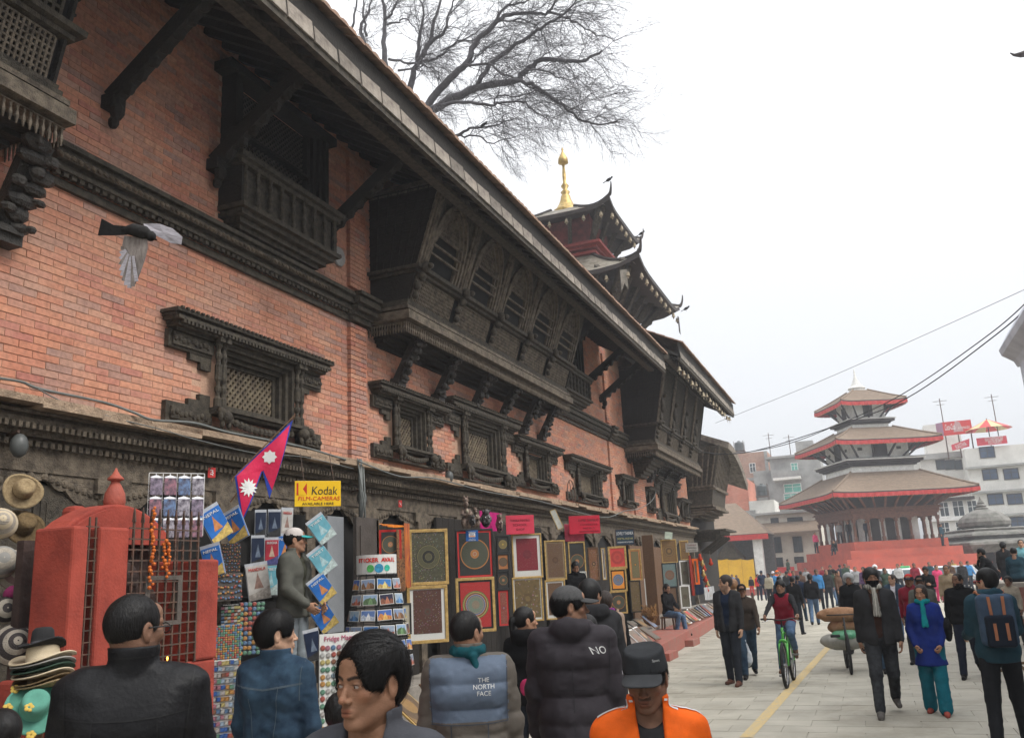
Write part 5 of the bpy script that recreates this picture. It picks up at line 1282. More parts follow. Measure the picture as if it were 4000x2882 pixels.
    for i in (0,1):
        V, F = hand_mesh(hands[i], 'lo' if res == 'lo' else ('hi' if res == 'hi' else 'mid'))
        if hands[i] is None: continue
        a = Vector(arms_[i][2]-arms_[i][1]).normalized(); zax = -a; inward = Vector((1 if i == 0 else -1, 0, 0)); xax = (inward-zax*inward.dot(zax)).normalized(); yax = zax.cross(xax)
        V2 = V.copy()
        if i == 1: V2[:,1] *= -1
        if i == 0: pass
        R_ = np.array([xax, yax, zax]); W_ = V2@R_+arms_[i][2]; FF = F if i == 0 else F[:, ::-1]
        put(W_, FF)
    V = np.concatenate(Vs)*s; F = np.concatenate(Fs); T = np.concatenate(Ts)
    bo = obj_np('body', V, F, skin(sk, SK[sk]), root)
    at_ = bo.data.attributes.new('tint', 'FLOAT_COLOR', 'POINT')
    if len(T) == len(bo.data.vertices): at_.data.foreach_set('color', T.ravel())
    if res == 'hi' and eyes:
        for s_ in (-1,1):
            q = MB(); q.blob((0,0,0), .0125, 12, 8); e = q.build('eye', mat('eye white', (.34,.29,.26), .25, bump=0), root, smooth=True)
            p = HT(np.array([[s_*.032,-.0738,.0070]]))[0]*s; e.location = p;
            g_ = HT(np.array([[s_*.032+look*.0125,-.0738-.0122,.0064]]))[0]*s-p; dv = Vector(g_).normalized()
            q = MB(); q.blob((0,0,0), .0070, 12, 8); ir = q.build('iris', mat('dark iris', (.018,.010,.007), .15, bump=0), e, smooth=True); ir.location = dv*.0064
    if hair:
        V, F = hair_mesh(hair, res, seed)
        if hat in ('cap','beanie','armycap','helmet','band'): keep = V[F].mean(1)[:,2] < .075; F = F[keep]
        ho = obj_np('hair', HT(V)*s, F, hm or HAIR, root)
        if res == 'hi': strands(V, F, hair, HT, s, hm or HAIR, ho, bool(hat), seed)
    if hat:
        for i, (nm, V, F) in enumerate(cap_parts(hat, res)):
            obj_np({'crown':'cap','shell':'helmet','peak':'cap_peak'}[nm], HT(V)*s, F, hairm[min(i,len(hairm)-1)] if isinstance(hairm,(list,tuple)) else (hairm or BLACK), root)
    if beard >= .8:
        def bf(p):
            d = head_sdf(p)-.004; d = np.maximum(d, p[:,2]+.040); d = np.maximum(d, -(el(p, (0,-.105,-.058), (.027,.03,.018)))); d = np.maximum(d, p[:,1]-.0); return np.maximum(d, -(p[:,2]+.13)) + wav(p,200,1)*.001
        V, F = snets(bf, (-.08,-.12,-.135), (.08,.03,-.03), .005 if res != 'lo' else .009); obj_np('beard', HT(V)*s, F, hm or HAIR, root)
    if mask:
        V, F = snets(lambda p: np.maximum(np.maximum(head_sdf(p)-.007, p[:,2]+.012), np.maximum(-(p[:,2]+.098), p[:,1]+.01)), (-.08,-.13,-.11), (.08,.02,0), .005); obj_np('face_mask', HT(V)*s, F, mask, root)
    if glasses:
        q = MB()
        for s_ in (-1,1):
            pts = [(s_*(.032+.024*math.cos(a)), -.100, .006+.017*math.sin(a)) for a in np.linspace(0,2*PI,13)]; q.tube([HT(np.array([p]))[0]*s for p in pts], .0022, 5)
            q.tube([HT(np.array([p]))[0]*s for p in ((s_*.056,-.100,.010),(s_*.078,-.05,.012),(s_*.083,.012,.012))], .0028, 5)
        q.tube([HT(np.array([p]))[0]*s for p in ((-.008,-.101,.008),(.008,-.101,.008))], .002, 5); q.build('spectacles', glasses, root)
    if pants:
        def pf(p):
            d = smin(leg(p,0,pthick,.96,flare), leg(p,1,pthick,.96,flare), .025); d = smin(d, np.maximum(rc(p, pv_+sd_*-.07*wide, pv_+sd_*.07*wide, .108+.014, .108+.014), (p-pv_-np.array((0,0,.09)))@np.array((0,0,1))), .03)
            return d+(np.minimum(fold(p, 24, seed, (1,1,2.2)), .4)*.0075+fold(p, 55, seed+3,(1,1,1.8))*.0025)*wr
        V, F = snets(pf, (lo[0],lo[1],min(lo[2],0)), (hi[0],hi[1],pv_[2]+.2), gh); obj_np('trousers', V*s, F, pants, root)
    if top:
        hz = hem
        def tf(p, o=thick):
            d = torso(p, o)
            if hem < -.08:
                d = smin(d, rc(p, pv_, pv_+up*(hem-.02), .125*wide+o, .15*wide+o+ (coat or 0)), .05)
                if lean == 0 and not ftgt: pass
            ax = (p-pv_)@up
            if quilt: d = d+np.abs(np.sin(ax*PI/quilt))**.6*-.016+.006
            if sleeve:
                ar = smin(arm(p,0,o*.75,.95), arm(p,1,o*.75,.95), .01)
                if quilt: ar = ar+np.abs(np.sin(ax*PI/quilt+.8))**.6*-.011
                d = smin(d, ar, .028)
            d = d+(np.minimum(fold(p, 19, seed+1, (1,1,1.9)), .45)*.0065+np.minimum(fold(p, 42, seed+2, (1,1,2.2)),.3)*.0035)*wr
            d = np.maximum(d, -(ax-hem)) if hem < 0 else d
            col = np.abs(rc(p, nk-up*.01, nk+up*(.03+collar), .071, .080))-.008; col = np.maximum(col, (p-nk)@up-collar-.02); col = np.maximum(col, -((p-nk)@up+.06))
            d = np.maximum(d, (p-nk)@up-.012)
            d = smax(d, -rc(p, nk+fw*.02, nk+up*.2+fw*.02, .060, .065), .008)
            if collar: d = smin(d, col, .012)
            if hood:
                hc2 = nk-fw*.085+up*.0; hd = el(p, hc2, (.125,.075,.085)); hd = smax(hd, -el(p, hc2+up*.055-fw*-.02, (.095,.055,.075)), .012); hd = smin(hd, np.abs(0*p[:,0]+np.sqrt((np.linalg.norm(np.stack([(p-nk)@sd_, ((p-nk)@fw)*1.1], 1), axis=1)-.105)**2+(((p-nk)@up)-.018-.10*((p-nk)@fw)*-1)**2))-.030, .02)
                hd = hd+fold(p, 30, seed+4)*.004; hd = smax(hd, -rc(p, nk+fw*.01, nk+up*.2+fw*.01, .068, .08), .008); d = smin(d, hd, .02)
            if open_: # open front: cut a wedge
                w_ = open_; fx = np.abs((p-pv_)@sd_); fy = (p-pv_)@fw; d = smax(d, -np.maximum(fx-w_*(.5+.5*np.clip(((p-pv_)@up)/.5,0,1.2)), -(fy-.03)), .012)
            return d
        zlo = pv_[2]+hem-.05 if not (htgt or lean > 20) else lo[2]
        V, F = snets(tf, (lo[0],lo[1],min(zlo, arms_[0][2][2]-.05, arms_[1][2][2]-.05)), (hi[0],hi[1]+.06,nk[2]+.16), gh)
        obj_np('jacket', V*s, F, top, root)
    if vest:
        def vf(p):
            ax = (p-pv_)@up; d = torso(p, thick-.018 if open_ else thick+.014); d = d+fold(p, 20, seed+6)*.004; d = np.maximum(d, -(ax+.05)); d = np.maximum(d, (p-nk)@up-.0)
            if not open_: d = smax(d, -arm(p,0,.022), .01); d = smax(d, -arm(p,1,.022), .01)
            return smax(d, -rc(p, nk+fw*.05, nk+up*.2+fw*.02, .062, .07), .008)
        V, F = snets(vf, (lo[0],lo[1],pv_[2]-.12), (hi[0],hi[1],nk[2]+.1), gh); obj_np('vest' if not open_ else 'pullover', V*s, F, vest, root)
    if scarf:
        def sf(p):
            q = np.sqrt((np.linalg.norm(np.stack([(p-nk)@sd_, (p-nk)@fw*1.05-.005], 1), axis=1)-.078)**2+((p-nk)@up*.8-.022)**2)-.030
            q = q+fold(p, 60, seed)*.005
            if scarf[1] == 'front':
                for x0 in (-.02,.025): q = smin(q, rc(p*np.array((1,1,1)), nk+fw*.10+sd_*x0*.3, nk+fw*.135-up*.30+sd_*x0, .022, .026)+fold(p, 60, seed)*.004, .015)
            if scarf[1] == 'back': q = smin(q, rc(p, nk-fw*.09-sd_*.03, nk-fw*.13-up*.22-sd_*.09, .026, .006)+fold(p, 50, seed)*.004, .02)
            return q
        V, F = snets(sf, tuple(nk-np.array((.18,.22,.36))), tuple(nk+np.array((.18,.22,.12))), gh*.7); obj_np('scarf', V*s, F, scarf[0], root)
    if shoes:
        for i in (0,1):
            k_, a_ = J[i][1], J[i][2]; sh = Vector(a_-k_).normalized(); fd = Vector((0,-1,0));
            lift = max(0, a_[2]-.10); pit = -min(1.0, lift*3.2) if k_[1] < a_[1] else 0.0
            fdn = np.array((0.10*(-1 if i == 0 else 1), -math.cos(pit), math.sin(pit)))
            upf = np.array((0, math.sin(pit), math.cos(pit)))
            hl = a_+fdn*-.045-upf*.035; to = a_+fdn*.155-upf*.045
            def ff(p):
                d = rc(p, hl, to, .040, .034); d = smin(d, rc(p, a_, a_+fdn*.05-upf*.02, .046, .036), .03); return smax(d, -((p-a_)@upf+.075), .006)
            mn = np.minimum(np.minimum(hl,to),a_)-.08; mx_ = np.maximum(np.maximum(hl,to),a_)+.08
            V, F = snets(ff, mn, mx_, {'hi':.009,'mid':.011,'lo':.018}[res]); obj_np('shoe', V*s, F, shoes, root)
    root['_'] = 0; del root['_']
    info = dict(root=root, nk=nk*s, up=up, fw=fw, pv=pv_*s, s=s, arms=arms_, hc=hc_*s, HT=HT, J=J)
    return info
def headat(u, vt, y, f=1.0):
    p = WY(u, vt, y); return (p[0], p[1], 0), p[2]*f
def surf_text(info, childname, body, size, m, o_local, d_local, name='lettering', roll=0, sx=1):
    """print lettering on a garment where a ray from o_local along d_local meets it"""
    ch = [c for c in info['root'].children if c.name.startswith(childname)][0]
    from mathutils.bvhtree import BVHTree
    bv = BVHTree.FromPolygons([v.co for v in ch.data.vertices], [tuple(p.vertices) for p in ch.data.polygons])
    hit = bv.ray_cast(Vector(o_local), Vector(d_local).normalized())
    if hit[0] is None: print('no hit', body); return
    nrm = -Vector(d_local).normalized(); loc = hit[0]+nrm*.004
    rot = nrm.to_track_quat('Z', 'Y').to_matrix() @ Matrix.Rotation(rad(roll), 3, 'Z')
    o = text(body, size, m, ch, (0,0,0), (0,0,0), name=name, ext=0, sx=sx);
    TEXT_WRAP.append((o, bv, loc, rot, nrm)); return o
TEXT_WRAP = []
def surf_strip(info, childname, path, w, m, name='stripe', d=(0,0,-1), up=.4, side=None):
    from mathutils.bvhtree import BVHTree
    ch = [c for c in info['root'].children if c.name.startswith(childname)][0]
    bv = BVHTree.FromPolygons([v.co for v in ch.data.vertices], [tuple(p.vertices) for p in ch.data.polygons]); d = Vector(d).normalized(); V = []; F = []
    P = [Vector(p) for p in path]; pts = []
    for a, b in zip(P[:-1], P[1:]):
        for k in range(6): pts.append(a.lerp(b, k/6))
    pts.append(P[-1])
    for i, p in enumerate(pts):
        t = (pts[min(i+1,len(pts)-1)]-pts[max(i-1,0)]).normalized(); sd = t.cross(d).normalized() if side is None else Vector(side)
        row = []
        for s_ in (-1, 1):
            q = p+sd*w/2*s_; h = bv.ray_cast(q-d*up, d)
            if h[0] is None: row = None; break
            row.append(h[0]-d*.003+h[1]*.001)
        if row: V += row
    for k in range(len(V)//2-1): F.append((2*k,2*k+1,2*k+3,2*k+2))
    if F: MB().add(V, F).build(name, m, ch)
def seams(info, lines, m, w=.004, d=(0,-1,0), up=.5, child='jacket'):
    k = info['s']; nk = info['nk']
    for pts in lines: surf_strip(info, child, [(nk[0]+x*k, nk[1]+y, nk[2]+z*k) for x, y, z in pts], w, m, name='seam', d=d, up=up)
SK['tan'] = (.30,.155,.092)
def fc(at, off): return math.degrees(math.atan2(-at[0], at[1]))+off
C = cloth
LEATH = C('black leather', (.010,.010,.011), .5, spec=.16, bump=.08, bs=60); DENJ = C('dark blue denim', (.035,.065,.10), .85, col2=(.018,.033,.055)); JEAN = C('washed blue jeans', (.10,.16,.25), .9, col2=(.05,.085,.15)); JDARK = C('dark jeans', (.022,.026,.034), .9)
GREYJ = C('grey softshell', (.070,.072,.082), .8); BLK = C('black cloth', (.010,.010,.011), .9); CHAR = C('charcoal cloth', (.028,.028,.030), .85); NAVY = C('navy cloth', (.011,.020,.045), .85); BSH = C('black shoe leather', (.014,.013,.013), .5); BRSH = C('brown shoe leather', (.12,.055,.04), .6)
GREYBL = C('grey blue padded nylon', (.10,.13,.18), .65, spec=.2); TAUPE = C('taupe padded nylon', (.115,.10,.085), .6); PLUM = C('dark plum grey nylon', (.036,.031,.036), .7, spec=.15); ORNG = C('orange track jacket', (.80,.13,.015), .7); WHT = C('white cotton', (.62,.60,.64), .85); TEAL = C('teal cotton', (.012,.14,.19), .8); RBLUE = C('royal blue wool', (.012,.028,.17), .85); MARO = C('maroon padded nylon', (.22,.015,.03), .6)
TAN = C('tan cloth', (.30,.23,.15), .9); OLIVE = C('dark green cloth', (.035,.06,.04), .9); SKYB = C('bright blue cloth', (.05,.20,.42), .8); PINK_ = C('pink cloth', (.62,.06,.16), .85); REDC = C('red cloth', (.50,.03,.03), .85); GREYL = C('light grey cloth', (.28,.28,.28), .9); BROWN = C('brown cloth', (.10,.055,.035), .9); GRGR = C('grey green tweed', (.10,.10,.085), .95); PURP = C('purple scarf', (.16,.03,.15), .9); DTEAL = C('dark teal scarf', (.012,.07,.085), .9); TEALJ=C('teal grey jacket', (.022,.055,.075), .8)
LJEAN = C('pale grey jeans', (.24,.27,.29), .9); YELG = C('pale yellow cloth', (.72,.66,.20), .8); ORC=C('bright orange cloth',(.85,.15,.02),.8); GREENHAT=C('green cloth', (.10,.30,.12),.9); GHELM=C('grey helmet shell',(.35,.36,.36),.35); WHELM=C('white helmet shell',(.6,.6,.6),.3)
WALK = dict(legs=((26,8,0),(-14,26,0)), arms=((-16,9,14),(20,9,18))); WALK2 = dict(legs=((-14,26,0),(26,8,0)), arms=((20,9,18),(-16,9,14))); STAND = dict(legs=((2,3,3),(-2,4,3)), arms=((3,9,12),(4,9,14)))
def P_(label, u, vt, y, off, h=None, x=None, zf=0, **k):
    p = WY(u, vt, y) if x is None else WX(u, vt, x); hh = (p[2]-zf)*.995 if h is None else h
    body = k.pop('boff', off); return person(label, (p[0], p[1], zf), fc(p, body), hh, hy=((off-body+180)%360)-180, **k)
pA = P_('man in a shiny black leather jacket and glasses, back to us before the red shrine', 535, 2325, 2.75, 128, boff=172, top=LEATH, pants=JDARK, shoes=BSH, hair='buzz', res='hi', sk='dark', glasses=BLACK, collar=.05, thick=.035, wide=1.08, beard=.4, hem=-.1, seed=2, **STAND)
pB = P_('man in a blue denim jacket looking right, beside the souvenir racks', 1078, 2392, 4.4, 100, boff=150, top=DENJ, pants=JEAN, shoes=BSH, hair='medium', res='hi', sk='light', collar=.03, thick=.024, seed=3, **STAND)
pC = P_('young man with swept black hair and grey jacket, largest face at the bottom', 1452, 2498, 2.36, -46, boff=-26, top=GREYJ, pants=JDARK, shoes=BSH, hair='fringe', res='hi', sk='tan', stub=.25, beard=.12, collar=.035, thick=.028, open_=.055, vest=BLK, look=-.5, seed=4, hp=2, **STAND)
pD = P_('man in a puffy blue and grey jacket with a teal scarf, seen from behind', 1822, 2388, 4.75, 140, boff=178, top=TAUPE, pants=JDARK, shoes=BSH, hair='buzz', res='hi', sk='mid', collar=.05, thick=.045, quilt=.13, wide=1.04, scarf=(DTEAL,'back'), hem=-.12, seed=5, **STAND)
pE = P_('woman with black ponytail and black hooded top, seen from behind', 2050, 2372, 7.4, 112, boff=165, top=BLK, pants=JDARK, shoes=BSH, hair='pony', female=True, res='mid', sk='brown', hood=True, wide=.92, seed=6, **STAND)
pF = P_('man in a dark padded hooded jacket and grey flat cap, NO on the sleeve', 2222, 2292, 5.6, 100, boff=176, quilt=.15, top=PLUM, pants=JDARK, shoes=BSH, hair='short', hat='cap', hairm=[C('mottled grey cap', (.08,.08,.08), .9, ns=60), C('cap peak grey', (.06,.06,.06))], res='hi', sk='mid', hood=True, thick=.045, wide=1.08, hem=-.13, seed=7, **STAND)
pG = P_('tall man in a charcoal raincoat walking away beside the capped man', 2305, 2254, 7.7, 150, boff=195, h=1.85, top=CHAR, pants=JDARK, shoes=BSH, hair='medium', res='mid', sk='mid', hood=True, thick=.035, hem=-.25, seed=8, **STAND)
pH = P_('woman with a purple scarf and beige rucksack by the thangka shop', 2362, 2286, 10.2, 170, boff=190, h=1.7, top=BLK, pants=JDARK, shoes=BSH, hair='medium', hm=HAIRB, female=True, res='mid', scarf=(PURP,'x'), seed=9, **STAND)
pI = P_('man in a black army-style cap and bright orange track jacket', 2512, 2528, 3.45, -10, boff=4, top=ORNG, pants=JDARK, shoes=BSH, hair='short', hat='armycap', hairm=[C('black cap cloth', (.035,.037,.04), .85), C('black cap peak cloth', (.05,.052,.055), .8)], res='hi', sk='dark', collar=.045, open_=.05, vest=CHAR, stub=.7, beard=.2, hp=13, thick=.03, seed=10, **STAND)
pJ = P_('child with black hair and a bright pink coat, half hidden behind the young man', 1325, 2722, 4.3, 175, top=PINK_, pants=JDARK, shoes=BSH, hair='curly', res='mid', thick=.04, seed=11, **STAND)
p = WX(1150, 2068, -5.45)
pK = person('man in a white cap with turquoise peak, standing on the shop step', (p[0], p[1], .775), fc(p, 62), p[2]-.775, hy=28, top=GRGR, pants=LJEAN, shoes=BRSH, hair='short', hat='cap', hairm=[C('white cap cloth', (.55,.50,.47)), C('turquoise cap peak', (.05,.42,.42))], res='mid', sk='brown', open_=.05, vest=C('dark olive jumper', (.05,.05,.035)), thick=.035, hem=-.1, legs=((0,2,2),(4,4,3)), arms=((8,12,40,25),(8,12,40,25)), seed=12)
pL = P_('shopkeeper leaning out between the mandala paintings', 2243, 2195, 0, 10, x=-5.65, zf=.62, h=1.58, top=BLK, pants=JDARK, shoes=BSH, hair='medium', res='mid', sk='mid', hp=25, lean=12, seed=13, **STAND)
pM = P_('person wrapped in a white shawl between the padded jacket and the raincoat', 2288, 2384, 6.75, 195, h=1.60, top=WHT, pants=WHT, shoes=BSH, hair='short', res='mid', sk='mid', wide=1.05, thick=.05, hem=-.4, coat=.1, seed=14, **STAND)
o = P_('person in a pale yellow top cut off by the bottom left corner', 25, 2560, 2.9, 200, top=YELG, pants=JDARK, shoes=BSH, hair='short', res='mid', h=1.45, thick=.03, seed=15, **STAND)
pN = person('man in a black jacket and blue jeans seated on a stool at the red kerb', (-5.42,25.2,0), 62, 1.72, hy=-10, z=0, pelvis=(0,0,.80), ftgt=((-.1,-.34,.34),(.12,-.47,.26)), htgt=((-.10,-.30,.88),(.10,-.32,.88)), top=BLK, pants=JEAN, shoes=BSH, hair='medium', res='mid', sk='mid', hp=10, seed=16)
pO = P_('bearded man in a grey blazer over a navy jumper, looking left', 2830, 2246, 15.83, -72, boff=-22, top=CHAR, pants=JDARK, shoes=BRSH, hair='medium', hm=HAIRB, res='mid', sk='light', beard=.6, open_=.075, vest=NAVY, thick=.03, hem=-.12, legs=((-4,8,2),(12,6,2)), arms=((-6,9,10),(4,9,12)), seed=17)
pP = P_('man in a brown jacket and cap walking behind the bearded man', 2893, 2268, 16.9, 0, top=C('dark brown jacket', (.05,.038,.03)), pants=DENJ, shoes=BSH, hair='short', hat='cap', hairm=BLK, res='mid', sk='mid', seed=18, **WALK)
P_('person with light brown hair hidden behind the bearded man', 2862, 2262, 18.5, 170, h=1.68, top=TAN, pants=JDARK, shoes=BSH, hair='curly', hm=HAIRT, res='lo', seed=19, **STAND)
pR = P_('man in a black face mask and striped scarf, walking towards us', 3397, 2214, 12.65, 12, boff=4, top=CHAR, pants=C('faded black jeans', (.05,.053,.058), .9, col2=(.018,.019,.022)), shoes=C('grey suede shoe', (.13,.12,.11)), hair='mop', res='mid', sk='mid', mask=BLK, open_=.06, vest=C('brown jumper', (.045,.022,.016)), thick=.032, hem=-.12, scarf=(mat('striped scarf wool', (.5,.48,.42), .9, (.02,.018,.02), ns=35, stretch=(3,.1,.1)),'front'), seed=20, legs=((16,6,2),(-10,32,2)), arms=((-8,8,6),(6,8,6)))
pS = P_('woman in a royal blue coat, turquoise scarf and teal trousers', 3592, 2282, 12.8, -14, boff=-4, top=RBLUE, pants=TEAL, shoes=C('red sandal', (.35,.08,.06)), hair='long', hm=HAIRB, female=True, res='mid', sk='brown', scarf=(C('turquoise scarf', (.01,.24,.26)),'front'), hem=-.30, coat=.06, pthick=.028, flare=.02, wide=.9, thick=.03, legs=((-6,10,1),(12,4,1)), arms=((2,13,30,20),(2,13,30,20)), seed=21, hands=('fist','fist'))
pT = P_('bearded man in a black zipped jacket looking left, between blue coat and backpacker', 3735, 2236, 16.5, -35, boff=0, top=BLK, pants=C('dark navy trousers', (.018,.022,.035)), shoes=BSH, hair='short', res='mid', sk='dark', beard=.9, thick=.035, legs=((14,6,3),(-14,34,3)), arms=((-12,10,14),(12,10,16)), seed=22)
pU = P_('young man with a leather-strapped backpack and teal hooded top, back to us', 3845, 2222, 10.5, -128, boff=-170, top=TEALJ, pants=C('black slim jeans', (.016,.017,.019)), shoes=BRSH, hair='medium', res='mid', sk='light', hood=True, thick=.035, hem=-.12, legs=((10,8,4),(-16,6,7)), arms=((14,8,60),(14,8,60)), seed=23, glasses=RED)
pV = P_('man in a grey beanie and dark grey jacket behind the masked man', 3421, 2236, 17.6, 4, top=C('slate grey jacket', (.045,.052,.062)), pants=DENJ, shoes=BSH, hair='short', hat='beanie', hairm=C('grey knit', (.16,.17,.18)), res='mid', sk='dark', hood=False, seed=24, **WALK)
P_('woman in a denim jacket over a white top, hair tied back, looking left', 3482, 2244, 24, -50, boff=-10, h=1.62, top=DENJ, pants=JEAN, shoes=BRSH, hair='pony', hm=HAIRB, female=True, res='mid', sk='light', open_=.06, vest=WHT, seed=25, **WALK2)
P_('person in a maroon jacket and blue cap behind the woman in blue', 3548, 2250, 19, -8, h=1.68, top=MARO, pants=JDARK, shoes=BSH, hair='medium', hat='cap', hairm=[REDC, NAVY], res='mid', sk='mid', seed=26, **WALK)
P_('man in a dark cap and olive grey jacket behind the woman in blue', 3592, 2262, 18, -6, h=1.66, top=GRGR, pants=JDARK, shoes=BSH, hair='short', hat='cap', hairm=BLK, res='mid', sk='dark', beard=.5, seed=27, **WALK2)
P_('man in black looking down at a phone in his hands', 3617, 2236, 30, -10, h=1.66, top=BLK, pants=JDARK, shoes=BSH, hair='medium', res='lo', sk='mid', hp=25, arms=((20,10,80,25),(20,10,80,25)), legs=STAND['legs'], seed=28)
P_('woman in a pink top and skirt by the red and white bollard', 3660, 2236, 44, 20, h=1.6, top=PINK_, pants=PINK_, shoes=BSH, hair='pony', female=True, res='lo', hem=-.3, coat=.08, seed=29, **STAND)
P_('man in a tan jacket behind the bearded man in black', 3697, 2228, 27, -5, h=1.70, top=TAN, pants=TAN, shoes=BSH, hair='short', res='lo', sk='mid', seed=30, **STAND)
P_('boy in a beige jumper beside the blue bin', 3937, 2262, 22.3, -15, h=1.42, top=C('beige jumper', (.34,.29,.22)), pants=CHAR, shoes=BSH, hair='curly', res='mid', sk='dark', seed=31, **STAND)
wz = 1.20
for (u, off, lab, tp, hr_, sd_) in ((3878, -100, 'man in black crouching on the wall with his hand at his mouth', BLK, 'medium', 32), (3962, 172, 'man in a teal jacket seated on the wall with his back to us', TEALJ, 'short', 33)):
    p = WY(u, 2180, 26.6); tgt = dict(ftgt=((-.12,-.32,.08),(.12,-.34,.08)), pelvis=(0,0,.20), htgt=((-.08,-.36,.62),(.10,-.42,.45))) if sd_ == 32 else dict(ftgt=((-.12,-.55,.02),(.12,-.55,.02)), pelvis=(0,0,.12))
    person(lab, (p[0], 26.6, wz), fc(p, off), 1.70, z=0, lean=28 if sd_ == 32 else 8, hp=10, top=tp, pants=JDARK, shoes=BSH, hair=hr_, res='mid', sk='mid', seed=sd_, **tgt)
P_('person with dark hair seated behind the wall sitters', 3922, 2156, 31, 170, h=1.72, zf=.55, top=CHAR, pants=JDARK, shoes=BSH, hair='curly', res='lo', seed=34, **STAND)
P_('person in a pale turquoise top behind the wall at the right edge', 3993, 2150, 30, 0, h=1.7, zf=.6, top=C('pale turquoise top', (.2,.45,.5)), pants=JDARK, shoes=BSH, hair='short', res='lo', sk='light', seed=35, **STAND)
FAR = [(3162,2243,30.8,178,1.66,BLK,JEAN,'medium','man in a black fleece and blue jeans walking away','w'),
 (3187,2226,40,5,1.70,SKYB,JDARK,'short','man in a bright blue jacket facing us','s'),(3226,2232,42,10,1.66,C('black jacket with white band', (.03,.03,.03)),JDARK,'buzz','man in a black jacket with a white chest stripe','s'),
 (3254,2222,44,-160,1.70,OLIVE,JEAN,'medium','person in a dark green jacket and jeans beside the striped jacket','w'),(2972,2228,55,178,1.70,NAVY,NAVY,'short','policeman in navy uniform with hands behind his back','p'),
 (3042,2252,31,175,1.62,DENJ,JDARK,'medium','person in a blue jacket walking away left of the cyclist','w'),(3094,2262,27,160,1.60,BLK,JDARK,'short','person in a black jacket with white collar behind the cyclist','s'),
 (3113,2240,33,170,1.62,NAVY,DENJ,'short','person in a navy top partly behind the cyclist','w'),(3046,2238,50,-10,1.64,GREYL,JDARK,'short','person in a light grey top in the far crowd','s'),
 (3018,2232,48,-20,1.66,SKYB,JDARK,'short','person in blue with a white cap in the far crowd','cw'),(3034,2228,52,15,1.68,ORC,JDARK,'short','person in a bright orange hat and top in the far crowd','co'),
 (3072,2238,46,160,1.66,CHAR,JDARK,'short','person in charcoal in the far crowd, left of the blue jacket','s'),(3098,2234,44,10,1.66,C('slate blue jacket', (.06,.09,.14)),JDARK,'short','person in slate blue in the far crowd','s'),
 (3126,2232,48,170,1.66,BROWN,JDARK,'short','person in brown in the far crowd','w'),(3268,2228,38,60,1.62,BROWN,JDARK,'short','person in brown beside the dark green jacket','s'),
 (3242,2212,56,-10,1.80,BLK,JDARK,'curly','tall person in black before the temple steps','s'),(3300,2206,60,20,1.85,OLIVE,JDARK,'short','person in green seated high before the temple steps','s'),(3314,2204,62,-20,1.7,WHT,REDC,'short','small person in white and red before the temple steps','s'),
 (3312,2244,21,-4,1.66,BLK,JDARK,'short','man in a grey helmet left of the masked man','h'),(3418,2220,48,0,1.72,CHAR,JDARK,'short','rider in a white helmet behind the grey beanie','H'),
 (2958,2240,56,20,1.5,REDC,JDARK,'short','small person in red beside the policeman','s'),(2858,2240,66,0,1.5,SKYB,JDARK,'short','person in bright blue by the yellow gate','s'),(2876,2246,64,20,1.45,NAVY,JDARK,'short','dark figure by the yellow gate','s'),
 (2932,2252,64,-10,1.3,BLK,REDC,'long','woman selling goods below the yellow gate','s'),(3760,2238,50,0,1.68,CHAR,JDARK,'short','dark figure left of the backpacker in the distance','s'),(3575,2240,52,10,1.7,MARO,JDARK,'short','far person in maroon by the parked taxis','s'),
 (3340,2222,50,10,1.68,GREYL,JDARK,'short','far person in pale grey to the right of the grey helmet','s'),(3372,2224,46,-20,1.66,C('dull purple far', (.10,.05,.12)),JDARK,'medium','far person in dull purple left of the masked man','s'),
 (3455,2228,42,20,1.66,OLIVE,JDARK,'short','far person in olive right of the grey beanie','w'),(3528,2226,64,0,1.7,BLK,JDARK,'short','far person in black in front of the green-lamped taxi','s'),(3632,2222,58,15,1.7,TEALJ,JDARK,'short','far person in teal right of the taxis','s'),
 (3712,2226,52,-10,1.68,BROWN,JDARK,'short','far person in brown before the white car','s'),(3724,2216,66,10,1.72,C('far mustard top', (.40,.26,.05)),JDARK,'short','far person in mustard by the temple steps','s'),(3782,2214,58,30,1.7,SKYB,JDARK,'medium','far person in blue right of the backpacker head','w'),
 (3146,2222,62,-15,1.7,GREYL,JDARK,'short','far person in light grey left of the bright blue jacket','s'),(3212,2216,66,0,1.72,MARO,JDARK,'short','far person in maroon at the foot of the temple steps','s'),(3084,2226,60,10,1.66,REDC,JDARK,'short','far person in red behind the orange hat','s'),
 (3000,2238,46,-30,1.62,C('far cream shawl', (.45,.40,.30)),JDARK,'long','far woman in a cream shawl beside the policeman','s'),(3280,2212,62,150,1.8,NAVY,JDARK,'short','far person in navy before the lowest temple step','s'),
 (3510,2236,55,-10,1.7,C('white shirt far', (.5,.5,.5)),JDARK,'short','far person in a white shirt by the parked taxis','s')]
for i, (u, vt, y, off, h, tp, pt, hr_, lab, kd) in enumerate(FAR):
    k = dict(WALK if kd == 'w' else STAND); hat = None; hm_ = None
    if kd == 'p': k['arms'] = ((-14,16,-28,30),(-14,16,-28,30)); hat = 'beanie'; hm_ = NAVY
    if kd == 'cw': hat = 'cap'; hm_ = [WHT, WHT]
    if kd == 'co': hat = 'beanie'; hm_ = ORC
    if kd in 'hH': hat = 'helmet'; hm_ = GHELM if kd == 'h' else WHELM
    P_(lab, u, vt, y, off, h=h, top=tp, pants=pt, shoes=BSH, hair=hr_, res='lo', sk=('mid','dark','brown')[i%3], hat=hat, hairm=hm_, seed=40+i, **k)
def tpt(u, v, y, z): p = WY(u, v, y); return (p[0], y, z)
